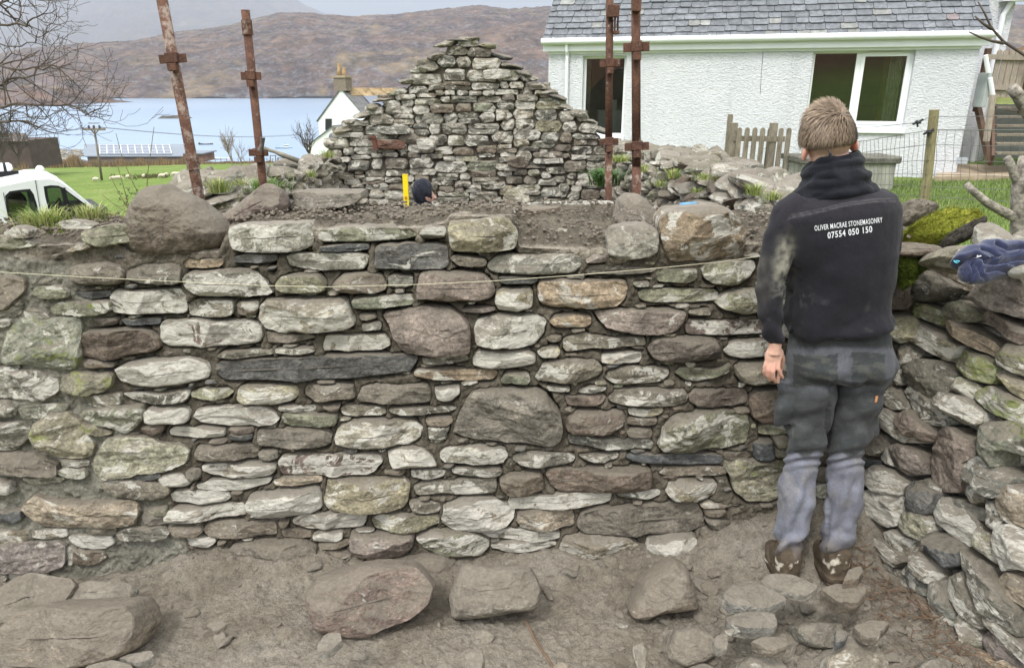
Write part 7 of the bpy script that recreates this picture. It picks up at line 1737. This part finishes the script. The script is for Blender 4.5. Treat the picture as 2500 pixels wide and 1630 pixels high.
m = MB(); m.tube([q_(2360, 450), q_(2380, 470), q_(2410, 495), q_(2445, 515), q_(2480, 532), q_(2495, 545)], [.016, .018, .021, .023, .026, .03], 12); m.build('sawn_limb', BARKL, ct, True)
m = MB(); m.tube([q_(2459, 384), q_(2468, 405), q_(2480, 430), q_(2492, 450), q_(2498, 475)], [.017, .020, .024, .028, .03], 12); m.build('sawn_limb', BARKL, ct, True)
m = MB(); m.tube([q_(2470, 214), q_(2485, 232), q_(2505, 262), q_(2540, 320), q_(2515, 400)], [.026, .028, .032, .036, .04], 12); m.build('sawn_limb', BARKL, ct, True)
m = MB(); 
for P in ([(2388, 5), (2405, 35), (2420, 68), (2450, 102), (2500, 134), (2560, 180)], [(2366, 78), (2390, 90), (2420, 100), (2450, 106)], [(2380, 40), (2400, 58), (2422, 72)], [(2505, 262), (2480, 272), (2455, 268)]): m.tube([q_(x, y) for x, y in P], np.linspace(.003, .008, len(P)) if P[0][0] < 2400 else .004, 6)
m.build('twig', BARK, ct, True)

# ------------------------------------------------------------------ white van
YAW = math.radians(37); VO = atY(235, 508, 9.0); VF = Frame((VO[0], VO[1], 0), (math.sin(YAW), -math.cos(YAW), 0)); VY = 0.0; vz = lambda x, y: VF.hit(x, y)
van = thing('parked_van', 'white van parked in the field at the left edge, only its windows and roof showing', 'van'); VW = 1.35; van.location = (VO[0], VO[1], 0); van.rotation_euler = (0, 0, YAW)
VPAINT = simple('white_car_paint', (.76, .78, .80), .25, .5, .02, 2); GL2 = glass_mat('van_glass', .62, (.7, .85, .78)); RUB = simple('black_rubber', (.012, .012, .014), .5)
gut = [(-190, 470), (-80, 462), (0, 455), (45, 446), (85, 438), (124, 437), (145, 443), (165, 456), (190, 475), (212, 492), (236, 512)]; gv = [vz(*p) for p in gut]; zg = -1.35
bon = [(246, 545), (320, 590), (340, 610)]; bv = [vz(*p) for p in bon]; x0 = gv[0][0]
outer = [(x0, zg+.25)]+gv+bv+[(bv[-1][0]+.1, zg+.3)]
w1 = [(12, 478), (23, 467), (50, 463), (73, 461), (82, 474), (90, 500), (97, 535), (99, 566), (28, 570), (18, 520)]; w2 = [(106, 455), (122, 452), (142, 453), (153, 458), (175, 474), (200, 492), (221, 507), (231, 513), (232, 545), (136, 560), (120, 520), (110, 480)]
h1 = [vz(*p) for p in w1]; h2 = [vz(*p) for p in w2]
from mathutils.geometry import tessellate_polygon
def panel(outer, holes, Y, mat, name, parent, th=.03):
    pl = [[Vector((a, b_, 0)) for a, b_ in outer]]+[[Vector((a, b_, 0)) for a, b_ in h] for h in holes]; tri = tessellate_polygon(pl); pts = [p for q in pl for p in q]; V = [(p.x, Y, p.y) for p in pts]
    o_ = link(name, mesh_np(name, V, [tuple(t_) for t_ in tri], mat, False), parent); m_ = o_.modifiers.new('s', 'SOLIDIFY'); m_.thickness = th; m_.offset = 0; return o_
panel(outer, [h1, h2], VY, VPAINT, 'side_panel', van); panel(outer, [h1, h2], VY+VW, VPAINT, 'side_panel', van)
def compact(m_):
    VV = np.vstack(m_.V); us = sorted({i for f in m_.F for i in f}); mp__ = {u: i for i, u in enumerate(us)}; r_ = MB(); r_.add(VV[us], [tuple(mp__[i] for i in f) for f in m_.F]); return r_
m = MB(); V = []; ng = len(gv)
for k, (t_, rise) in enumerate(((0, 0), (.06, .035), (.2, .045), (.5, .03), (.8, -.01), (.94, -.05), (1, -.09))):
    for i, (a, b_) in enumerate(gv): V.append((a, VY+VW*t_, b_+rise*(1 if i < 6 else max(.25, 1-.2*(i-5)))))
m.add(V, [(k*ng+i, k*ng+i+1, (k+1)*ng+i+1, (k+1)*ng+i) for k in range(6) for i in range(ng-1) if not (i >= 6 and 0 < k < 5)]); m.build('roof', VPAINT, van, True)
m = MB(); m.add(V, [(k*ng+i, k*ng+i+1, (k+1)*ng+i+1, (k+1)*ng+i) for k in range(1, 5) for i in range(6, ng-1)]); m.V = [np.vstack(m.V)]; m = compact(m); m.build('windscreen', GL2, van, True)
m = MB(); nb = [gv[-1]]+bv+[(bv[-1][0]+.1, zg+.3)]; V = [(a, VY, b_) for a, b_ in nb]+[(a, VY+VW, b_) for a, b_ in nb]; k = len(nb); m.add(V, [(i, i+1, k+i+1, k+i) for i in range(k-1)]); m.build('bonnet', VPAINT, van)
for h_ in (h1, h2):
    c = np.mean(h_, 0); m = MB(); n = len(h_); inn = [c+(np.array(p)-c)*.86 for p in h_]; m.add([(a, VY-.017, b_) for a, b_ in h_]+[(a, VY-.017, b_) for a, b_ in inn], [(i, (i+1) % n, n+(i+1) % n, n+i) for i in range(n)]); o_ = m.build('window_seal', RUB, van)
    for YY in (VY, VY+VW): m = MB(); m.add([(a, YY, b_) for a, b_ in h_], [tuple(range(n))]); m.build('window', GL2, van)
m = MB(); m.bar((vz(153, 458)[0], VY-.012, vz(153, 458)[1]), (vz(174, 548)[0], VY-.012, vz(174, 548)[1]), .05, .03, up=(0, 1, 0)); m.build('window_pillar', RUB, van)
def seat(px, py, w, h_, name='seat'):
    a, b_ = vz(px, py); 
    for yy in (VY+.45, VY+1.15): m = MB(); m.ell((a, yy, b_-.05), (w, .14, .13), 14, 10); m.ell((a-.03, yy, b_-.42), (w*1.25, .24, .32), 14, 10); o_ = m.build(name, simple('dark_seat', (.035, .035, .04), .9), van, True)
seat(40, 492, .13, .2); seat(4, 500, .1, .2)
m = MB(); a, b_ = vz(150, 535); m.tube([(a+.17*math.cos(t_)*.35, VY+.45+.17*math.sin(t_), b_+.02+.17*math.cos(t_)) for t_ in np.linspace(0, 6.283, 20)], .014, 6, False); m.build('steering_wheel', RUB, van, True)
m = MB(); a, b_ = vz(188, 530); m.box((a+.1, VY+VW/2, b_-.03), (.5, VW-.12, .16)); m.box((a-1.5, VY+VW/2, zg+.55), (3.6, VW-.14, .3)); m.build('dashboard', RUB, van, bevel=.03)
m = MB(); a, b_ = vz(247, 512); m.ell((a, VY-.13, b_-.02), (.06, .11, .10), 14, 10); m.build('wing_mirror', RUB, van, True); m = MB(); m.bar((a-.1, VY-.02, b_-.08), (a, VY-.1, b_-.06), .04, .04); m.build('mirror_arm', RUB, van)
m = MB(); a, b_ = vz(41, 415); c0 = vz(-60, 415)[0]; m.tube([(c0, VY+.8, b_-.03), (a-.03, VY+.8, b_-.03), (a, VY+.8, b_-.03)], [.055, .055, .03], 14); m.build('pipe_carrier', VPAINT, van, True); m = MB(); m.tube([((c0+a)/2+.1, VY+.8, b_-.03), ((c0+a)/2+.13, VY+.8, b_-.03)], .06, 14); m.box(((c0+a)/2, VY+.8, b_-.12), (.5, .06, .08)); m.build('carrier_strap', RUB, van)
m = MB(); a, b_ = vz(115, 424); m.ell((a, VY+.85, b_-.02), (.05, .05, .05), 12, 8); m.build('roof_beacon', VPAINT, van, True)
for px_ in (8, 86): m = MB(); a, b_ = vz(px_, 470 if px_ < 50 else 440); a2, b2 = vz(px_+26, 600); m.bar((a, VY-.0165, b_), (a2, VY-.0165, b2), .006, .008, up=(0, 1, 0)); m.build('door_seam', RUB, van)
for px_ in (-90, 300):
    for yy in (VY+.1, VY+VW-.1): m = MB(); a = vz(px_, 560)[0]; m.tube([(a, yy-.09, zg+.28), (a, yy+.09, zg+.28)], .3, 20); m.build('wheel', RUB, van)

# ------------------------------------------------------------------ things in the distance
FENCEW = simple('grey_timber', (.17, .15, .125), .9, .2, .3, 3)
def onterr(px, py, y0=20, y1=190):
    for Yq in np.arange(y0, y1, .5):
        p = atY(px, py, Yq)
        if p[2] <= terr_full(p[:1], p[1:2])[0]: return p
    return atY(px, py, y1)
up = thing('power_pole', 'wooden power pole with a short crossarm standing among the sheep', 'pole'); PYD = onterr(249, 441)[1]; m = MB(); a, b_ = atY(249, 441, PYD), atY(229, 306, PYD); m.tube([a-(b_-a)*.04, b_], [.15*PYD/92, .11*PYD/92], 10); m.build('shaft', FENCEW, up, True)
m = MB(); m.box(atY(230, 316, PYD-.3), (1.6, .15, .15)); m.bar(atY(222, 317, PYD-.3), atY(232, 328, PYD-.3), .07, .07); m.bar(atY(241, 317, PYD-.3), atY(232, 328, PYD-.3), .07, .07); m.build('crossarm', FENCEW, up)
for x in (217, 229, 243): m = MB(); c = atY(x, 311, PYD-.3); m.tube([c-(0, 0, .12), c+(0, 0, .14)], [.09, .06], 8); m.build('insulator', simple('dark_porcelain', (.06, .05, .05), .4), up)
m = MB()
for (xa, xb, yb) in ((217, -200, 330), (243, 760, 326), (229, -200, 332), (229, 762, 328)):
    A, B = atY(xa, 310, PYD-.3), atY(xb, yb, 85 if xb > 0 else 60); m.tube([A*(1-t_)+B*t_-np.array([0, 0, 1.0*math.sin(math.pi*t_)*.5]) for t_ in np.linspace(0, 1, 14)], .016, 3)
o = m.build('wire', simple('overhead_wire', (.12, .12, .13), .7), up)
WOOL = simple('wool', (.56, .50, .40), .95, .1, .15, 3, bmp=.03, bscale=9); SFACE = simple('sheep_face', (.50, .44, .36), .9)
def onterr(px, py, y0=20, y1=190):
    for Yq in np.arange(y0, y1, .5):
        p = atY(px, py, Yq)
        if p[2] <= terr_full(p[:1], p[1:2])[0]: return p
    return atY(px, py, y1)
def sheep(px, py, label, ang=0, graze=True, Y=93, s=1.0):
    c = onterr(px, py); t_ = thing('sheep', label, 'sheep', 'white sheep grazing in the field'); R = np.array(Matrix.Rotation(ang, 3, 'Z')); b = MB(); k = .62*s*c[1]/93
    L = lambda x, y, z_: c+R@np.array([x, y, z_])*k
    b.ell(L(0, 0, .62), (.62*k, .30*k, .34*k), 16, 12, R); b.ell(L(.35, 0, .58), (.30*k, .27*k, .32*k), 14, 10, R); b.ell(L(-.4, 0, .62), (.28*k, .28*k, .30*k), 14, 10, R)
    hx, hz = ((.82, .22) if graze else (.85, .98)); b.tube([L(.45, 0, .72), L(.68, 0, (.5 if graze else .85)), L(hx, 0, hz)], [.2*k, .14*k, .09*k], 10); b.ell(L(hx+.05, 0, hz-.05), (.15*k, .08*k, .09*k), 10, 8, R)
    for lx, ly in ((.38, .14), (.38, -.14), (-.42, .14), (-.42, -.14)): b.tube([L(lx, ly, .5), L(lx+(.03 if lx > 0 else -.05), ly, .26), L(lx, ly, -.02)], [.09*k, .05*k, .04*k], 7)
    for s_ in (-1, 1): b.ell(L(hx-.02, s_*.11, hz+.06), (.03*k, .07*k, .03*k), 6, 5, R)
    V, Nn, F = remesh(b, .022, 2); o_ = link('body', mesh_np('body', V-c, F, WOOL, True), t_); t_.location = c
for a_ in ((235, 444, 'white sheep with its head down just left of the power pole', 3.0), (278, 441, 'sheep overlapping another, its left hand one, right of the power pole', 3.3), (291, 440, 'sheep overlapping another, its right hand one, right of the power pole', .2), (314, 438, 'sheep seen end on between the weed stems', 1.4), (352, 436, 'sheep seen end on left of a dark tussock', 1.8), (396, 435, 'larger white sheep right of the dark tussocks', 3.1), (407, 433, 'smaller sheep close behind the right of a larger one', 1.5), (428, 431, 'sheep near the leaning post, left one of the last two', 3.3), (440, 431, 'sheep nearest the leaning rusty post', .1)): sheep(*a_[:3], ang=a_[3])
def box_px(mb, x0, x1, y0, y1, Y, dep): a, b_ = atY(x0, y1, Y), atY(x1, y0, Y); mb.box(((a[0]+b_[0])/2, Y+dep/2, (a[2]+b_[2])/2), (b_[0]-a[0], dep, b_[2]-a[2])); return mb
sh = thing('farm_shed', 'long grey shed with rows of solar panels on its low roof by the shore', 'shed'); SYD = 158
GREYM = simple('grey_sheet_roof', (.17, .20, .235), .5, .4, .06, .3); m = MB(); A = [atY(205, 352, SYD+7), atY(452, 352, SYD+7), atY(452, 381, SYD), atY(205, 381, SYD)]; m.add(A+[p-np.array([0, 0, .2]) for p in A], [(3, 2, 1, 0), (4, 5, 6, 7), (0, 1, 5, 4), (1, 2, 6, 5), (2, 3, 7, 6), (3, 0, 4, 7)]); m.build('roof', GREYM, sh)
m = MB(); zlo = atY(205, 398, SYD)[2]; m.box(((A[3][0]+A[2][0])/2, SYD+4, (zlo+A[3][2])/2-.3), (A[2][0]-A[3][0]-1, 7.5, A[3][2]-zlo+.4)); m.build('wall', simple('shed_wall', (.12, .10, .085), .9), sh)
PVM = simple('solar_glass', (.13, .155, .20), .2, .6, .05, 1); PVF = simple('panel_frame', (.60, .63, .66), .4)
o3, e1, e2 = A[3], (A[2]-A[3])/247, (A[0]-A[3]); nr_ = np.cross(A[2]-A[3], A[0]-A[3]); nr_ /= np.linalg.norm(nr_); nr_ = nr_ if nr_[2] > 0 else -nr_
fr_ = MB(); P0 = lambda x, t_, h_: o3+e1*(x-205)+e2*t_+nr_*h_
m = MB(); m.add([P0(245, .12, .15), P0(421, .12, .15), P0(421, .86, .15), P0(245, .86, .15)], [(0, 1, 2, 3)]); pv = m.build('solar_panels', PVM, sh)
for i in range(11): fr_.bar(P0(245+17.6*i, .12, .2), P0(245+17.6*i, .86, .2), .14, .05, up=nr_)
for t_ in (.12, .37, .62, .86): fr_.bar(P0(245, t_, .22), P0(421, t_, .22), .14, .05, up=nr_)
fr_.build('panel_frames', PVF, sh)
ax_ = thing('shed_annex', 'rusty brown low shed end just right of the leaning post', 'shed'); box_px(MB(), 449, 494, 376, 396, 150, 6).build('wall', simple('rusty_sheet', (.20, .12, .085), .8, .2, .3, .5), ax_); box_px(MB(), 448, 496, 374, 377, 149.6, 7).build('roof', GREYM, ax_)
ls = thing('timber_shed', 'dark brown shed behind bare bushes at the far left', 'shed'); box_px(MB(), -80, 67, 343, 412, 118, 8).build('wall', simple('dark_boards', (.085, .065, .055), .9, .2, .2, 1), ls); m = MB(); m.prism([atY(-84, 345, 117.5), atY(68, 345, 117.5), atY(62, 325, 121), atY(-80, 325, 121)], (0, 0, 0), (0, .3, -.3)); m.build('roof', simple('brown_roof', (.11, .09, .08), .85, .2, .15, 1), ls)
def far_tree(label, px, py, Y, h_, spread, seed, lev=3, n0=6, mat=BARK, r=.06, name='bare_bush', rmin=.02, up_=.3, ang=.45):
    rs = np.random.RandomState(seed); t_ = thing(name, label, 'bush'); c = atY(px, py, Y); m = MB(); m.tube([c-(0, 0, .5), c+(0, 0, h_*.18)], [r*1.6, r], 6); m.build('trunk', mat, t_); m = MB()
    for k in range(n0):
        a = rs.uniform(0, 6.28); d = np.array([math.cos(a)*spread, math.sin(a)*spread, 1]); grow(m, c+np.array([0, 0, h_*.03+rs.rand()*h_*.14]), d, h_*.55, r, lev, rs, 4, .25, 3, ang, 4, up_, rmin)
    m.build('crown', mat, t_); return t_
TANB = simple('tan_twigs', (.24, .185, .12), .95, .1, .3, 1)
far_tree('pale leafless willow bush on the shore left of the hammer post', 566, 398, 140, 5.0, .3, 31, n0=9, mat=TANB, rmin=.018, name='willow_bush'); far_tree('smaller leafless bush leaning right beside the willow bush', 588, 398, 140, 4.0, .5, 32, lev=2, n0=6, mat=TANB, rmin=.018)
far_tree('dense brown leafless bush at the left edge before the timber shed', 5, 398, 105, 5.4, .45, 33, n0=10, rmin=.02); far_tree('taller leafless bush beside the timber shed', 45, 395, 108, 6.2, .5, 34, n0=11, rmin=.02); far_tree('leafless bush against the white cottage wall', 757, 385, 70, 3.0, .4, 35, lev=3, n0=7, rmin=.012)
# scrub and shore bank
rs = np.random.RandomState(21); mb = MB(); C = []
for k in range(5200):
    px_ = rs.uniform(60, 720) if k % 3 else (rs.uniform(105, 200) if k % 2 else rs.uniform(-80, 80)); Y = rs.uniform(146, 153) if px_ > 80 else rs.uniform(106, 114); hgt = 1.6*(.6+.4*math.sin(px_/17)**2)*(1.9 if px_ < 80 else 1.5 if px_ < 200 else (.95 if px_ < 470 else .35)); X = (px_-1250)/FPX*(Y*cp+5.2); z = float(-13.0)+.02*(px_ < 0); zz = terr_full(np.array([X]), np.array([Y]))[0]; p = np.array([X, Y, zz]); a = rs.uniform(-.5, .5); l = hgt*rs.uniform(.5, 1.1)
    mb.add([p+(-.09, 0, 0), p+(.09, 0, 0), p+(a*l*.6, 0, l)], [(0, 1, 2)]); c0 = np.array(((.24, .155, .075), (.15, .09, .06), (.30, .22, .11), (.13, .12, .06))[rs.randint(4)])*rs.uniform(.7, 1.3); C += [[*c0, 1]]*3
o = mb.build('shore_scrub', LEAF, None, False, {'tint': np.array(C)}); tag(o, 'brown bracken and scrub along the far edge of the field', 'scrub', kind='stuff')
rs = np.random.RandomState(22); mb = MB(); C = []
for k in range(260):
    px_ = rs.uniform(340, 400); p = onterr(px_, 433+rs.uniform(-3, 3)) if k % 20 == 0 else p+np.array([rs.normal()*.25, rs.normal()*.3, 0]); l = rs.uniform(.12, .35); mb.add([p+(-.06, 0, 0), p+(.06, 0, 0), p+(rs.uniform(-.3, .3), 0, l)], [(0, 1, 2)]); C += [[*(np.array((.10, .10, .04))*rs.uniform(.6, 1.4)), 1]]*3
o = mb.build('rush_tussocks', LEAF, None, False, {'tint': np.array(C)}); tag(o, 'dark rush tussocks among the sheep', 'rushes', kind='stuff')
ff = thing('field_fence', 'far post and wire fence along the shore edge of the field', 'fence'); m = MB()
for k, px_ in enumerate(range(-60, 760, 14)):
    Y = 148.5; X = (px_-1250)/FPX*(Y*cp+5); z = terr_full(np.array([X]), np.array([Y]))[0]; m.box((X, Y, z+.5), (.1, .1, 1.1))
m.build('posts', FENCEW, ff)['kind'] = 'stuff'; m = MB()
for h_ in (.4, .75, 1.0): m.tube([(X_, 148.5, terr_full(np.array([X_]), np.array([148.5]))[0]+h_) for X_ in np.linspace(-108, -40, 30)], .02, 3)
m.build('fence_wire', FENCEW, ff)
rs = np.random.RandomState(23); gg = []; ga_ = []
for k in range(420):
    px_ = rs.uniform(66, 205); Y = rs.uniform(163, 175); c = np.array([(px_-1250)/FPX*(Y*cp+5.6), Y, 0]); c[2] = SEA+1.0+3.0*sstep(160, 174, Y); s_ = rs.uniform(.2, .6); g_ = blob_geo(c, (s_*1.6, s_, s_*.45), np.eye(3), 400+k, 8, 6, 4); gg.append(g_); ga_.append(stone_attr(len(g_[0]), 'wlgd'[rs.randint(4)], rs))
bm_ = link('shore_boulders', None) if False else stone_obj('shore_boulders', gg, ga_, stone_mat('shore_stone', .15)); tag(bm_, 'pale boulders heaped along the shore at the left', 'rocks', kind='stuff')
# boats
def boat(label, px, py, Y, L, ang, hullc, cabin=False):
    c = atY(px, py, Y); c[2] = SEA; t_ = thing('boat', label, 'boat'); B = L*.3; n = 13; secs = []; V = []
    for i in range(n):
        u = i/(n-1); x = (u-.5)*L; w = B/2*math.sin(math.pi*min(1, .18+.82*u)**.9)**.7 if u < .95 else B*.03; w = max(w, .03); sheer = .32+.30*(2*u-1)**2; V += [(x, -w, sheer*L*.13+.1), (x, -w*.6, .02), (x, 0, -.12), (x, w*.6, .02), (x, w, sheer*L*.13+.1)]
    F = [(i*5+k, i*5+k+1, (i+1)*5+k+1, (i+1)*5+k) for i in range(n-1) for k in range(4)]+[(0, 1, 2, 3, 4), tuple((n-1)*5+k for k in (4, 3, 2, 1, 0))]; m = MB(); m.add(V, F); h_ = m.build('hull', simple(label[:12].replace(' ', '_')+'_hull', hullc, .5, .4, .05, .5), t_, True); md = h_.modifiers.new('s', 'SOLIDIFY'); md.thickness = .05
    m = MB(); m.box((0, 0, L*.05+.08), (L*.62, B*.6, .04)); m.build('deck', simple('boat_deck', (.45, .47, .48), .6), t_)
    if cabin:
        m = MB(); m.box((L*.16, 0, L*.12), (L*.26, B*.5, L*.16)); m.box((L*.16, 0, L*.205), (L*.3, B*.56, .06)); m.build('cabin', UPVC, t_, bevel=.04); m = MB(); m.box((L*.16, 0, L*.15), (L*.265, B*.51, L*.05)); m.build('cabin_window', simple('dark_glazing', (.04, .05, .06), .2), t_); m = MB(); m.tube([(L*.1, 0, L*.2), (L*.1, 0, L*.36)], .03, 6); m.tube([(-L*.3, 0, .3), (-L*.3, 0, L*.2)], .03, 6); m.build('mast', GREYM, t_)
    else: m = MB(); m.box((-L*.46, 0, .45), (.25, .25, .6)); m.build('outboard', RUB, t_)
    t_.location = c; t_.rotation_euler = (0, 0, ang)
boat('dark open rowing boat moored on the loch', 503, 353, 248, 4.6, .1, (.05, .045, .045)); boat('pale blue cabin boat moored left of the white cottage', 693, 358, 232, 5.0, .15, (.32, .42, .50), True); boat('white boat near the shore behind the leafless willow', 535, 377, 195, 5.5, -.1, (.62, .64, .66)); boat('small white boat lying low in front of the willow', 612, 386, 182, 5.2, .05, (.55, .57, .60))
jt = thing('landing_frame', 'dark timber frame standing on the shore right of the hammer post', 'frame'); m = MB()
for x in (660, 673, 678, 692): m.bar(atY(x, 402, 145), atY(x, 380 if x < 675 else 386, 145), .15, .15)
m.bar(atY(659, 380, 145), atY(674, 380, 145), .15, .15); m.bar(atY(677, 386, 145), atY(693, 386, 145), .15, .15); m.build('frame', FENCEW, jt)
# cottage
co = thing('cottage', 'white cottage with stone chimney and solar panels beyond the gable', 'cottage'); CYD = 78; th = math.radians(58); axd = np.array([math.cos(th), math.sin(th), 0]); gnx = np.array([math.sin(th), -math.cos(th), 0])
apex = atY(833, 217, CYD); eL = atY(765, 296, CYD+0.0); hw = abs((eL-apex)[0])/gnx[0]; ez = eL[2]; gzb = ez-4.2; cg = np.array([apex[0], CYD, 0]); gpt = lambda s_, z, l=0: cg+gnx*s_+axd*l+np.array([0, 0, z]); CL = 13.5
WHT = simple('cottage_white', (.74, .76, .76), .85, .2, .05, .4); m = MB(); m.prism([gpt(-hw, gzb), gpt(hw, gzb), gpt(hw, ez), gpt(0, apex[2]-.02), gpt(-hw, ez)], axd*0, axd*CL); m.build('wall', WHT, co)
for s_ in (-1, 1):
    m = MB(); k = 1.04; z_e = apex[2]-(apex[2]-ez)*k; P = [gpt(0, apex[2]+.10, -.12), gpt(s_*hw*k, z_e+.10, -.12), gpt(s_*hw*k, z_e+.10, CL+.1), gpt(0, apex[2]+.10, CL+.1)]; m.add(P+[p-np.array([0, 0, .12]) for p in P], [(0, 1, 2, 3), (7, 6, 5, 4), (0, 4, 5, 1), (1, 5, 6, 2), (2, 6, 7, 3), (3, 7, 4, 0)]); m.build('roof', simple('cottage_slate', (.135, .135, .135), .8, .2, .3, 3, bmp=.03, bscale=4), co)
sl = (gpt(hw, ez)-gpt(0, apex[2])); 
m = MB(); P = lambda l, t_, h_=.16: gpt(0, apex[2])+axd*l+sl*t_+np.array([0, 0, h_]); m.add([P(.5, .02), P(CL, .02), P(CL, .30), P(.5, .26)], [(0, 1, 2, 3)]); m.build('lichened_ridge', simple('orange_lichen_slate', (.27, .20, .11), .9, .2, .6, 1.6), co)
m = MB()
for k in range(3): a_ = 2.0+k*2.1; m.add([P(a_, .30, .26), P(a_+2.0, .30, .26), P(a_+2.0, .72, .26), P(a_, .72, .26)], [(0, 1, 2, 3)])
m.build('solar_panels', PVM, co)
BRK = bpy.data.materials.new('chimney_brick'); BRK.use_nodes = True; t_ = BRK.node_tree; bk_ = N(t_, 'ShaderNodeTexBrick'); bk_.inputs['Scale'].default_value = 2.2; bk_.inputs['Color1'].default_value = (.10, .065, .045, 1); bk_.inputs['Color2'].default_value = (.17, .12, .085, 1); bk_.inputs['Mortar'].default_value = (.34, .31, .26, 1); bk_.inputs['Mortar Size'].default_value = .03; mp_ = N(t_, 'ShaderNodeMapping'); mp_.inputs['Rotation'].default_value = (math.pi/2, 0, 0); tc_ = N(t_, 'ShaderNodeTexCoord'); t_.links.new(tc_.outputs['Object'], mp_.inputs[0]); t_.links.new(mp_.outputs[0], bk_.inputs[0]); t_.links.new(bk_.outputs[0], t_.nodes['Principled BSDF'].inputs['Base Color']); t_.nodes['Principled BSDF'].inputs['Roughness'].default_value = .9
a, b_ = atY(817, 222, CYD), atY(854, 190, CYD); m = MB(); cc = (a+b_)/2; R_ = np.array(Matrix.Rotation(math.atan2(gnx[1], gnx[0]), 3, 'Z')); m.box((cc[0], CYD+.3, cc[2]), (b_[0]-a[0], .9, b_[2]-a[2]), R=R_); ch = m.build('chimney', BRK, co); m = MB(); m.box((cc[0], CYD+.3, b_[2]+.1), (b_[0]-a[0]+.2, 1.1, .2), R=R_); m.build('chimney_cap', simple('sandstone_cap', (.34, .28, .2), .9), ch)
POT = simple('buff_clay', (.48, .33, .18), .85); 
for x, y0, y1 in ((828, 184, 155), (840, 184, 165)): m = MB(); p0, p1 = atY(x, y0, CYD+.2), atY(x, y1, CYD+.2); m.tube([p0, p0*.5+p1*.5, p1-(0, 0, .1), p1], [.22, .19, .19, .25], 12); m.build('chimney_pot', POT, ch, True)
def ongable(x0, x1, y0, y1, lift):
    P = []
    for x, y in ((x0, y1), (x1, y1), (x1, y0), (x0, y0)):
        d = ray(x, y); t_ = np.dot(cg-axd*lift-CAM, axd)/np.dot(d, axd); P.append(CAM+d*t_)
    return P
m = MB(); m.prism(ongable(789, 811, 286, 319, .02), (0, 0, 0), -axd*.04); wf_ = m.build('window', UPVC, co); m = MB(); m.add(ongable(794, 810, 290, 318, .08), [(0, 1, 2, 3)]); m.build('pane', simple('dark_pane', (.03, .03, .035), .15), wf_)
pz_ = CYD-3.0
m = MB(); ap = atY(814, 308, pz_); lf = atY(752, 355, pz_); rg = atY(868, 355, pz_); m.prism([(lf[0], pz_, lf[2]-3), (rg[0], pz_, rg[2]-3), (rg[0], pz_, rg[2]), (ap[0], pz_, ap[2]), (lf[0], pz_, lf[2])], (0, 0, 0), (1.2, 3.2, 0)); pc = m.build('porch', WHT, co)
for a, b_ in ((lf, ap), (ap, rg)):
    m = MB(); dv = (b_-a)*.04; P = [a-dv*(a is lf)+(-.05, -.12, .08), b_+dv*(b_ is rg)+(0, -.12, .08)]; P = P+[P[1]+np.array([1.2, 3.4, 0]), P[0]+np.array([1.2, 3.4, 0])]; m.add(P+[p-np.array([0, 0, .1]) for p in P], [(0, 1, 2, 3), (7, 6, 5, 4), (0, 4, 5, 1), (1, 5, 6, 2), (2, 6, 7, 3), (3, 7, 4, 0)]); m.build('porch_roof', simple('porch_slate', (.16, .17, .18), .8, .2, .2, 3), co)
m = MB(); m.ell(atY(815, 335, pz_-.35), (.52, .12, .46), 20, 10); d_ = m.build('satellite_dish', simple('grey_dish', (.15, .16, .17), .5), co, True); m = MB(); m.tube([atY(815, 335, pz_-.3), atY(813, 318, pz_-.4)], .03, 6); m.build('dish_arm', RUB, d_)
# the air between here and the hills
hz = MB(); hz.box((0, 8600, 1200), (30000, 18000, 2462)); 
HZ = bpy.data.materials.new('haze_air'); HZ.use_nodes = True; t_ = HZ.node_tree; t_.nodes.clear(); o_ = N(t_, 'ShaderNodeOutputMaterial'); vp = N(t_, 'ShaderNodeVolumePrincipled'); vp.inputs['Color'].default_value = (.80, .88, 1.0, 1); vp.inputs['Density'].default_value = .00017; vp.inputs['Anisotropy'].default_value = .2; t_.links.new(vp.outputs[0], o_.inputs['Volume'])
o = hz.build('haze', HZ); tag(o, 'thin bluish haze over the loch and hills', 'haze', kind='stuff')
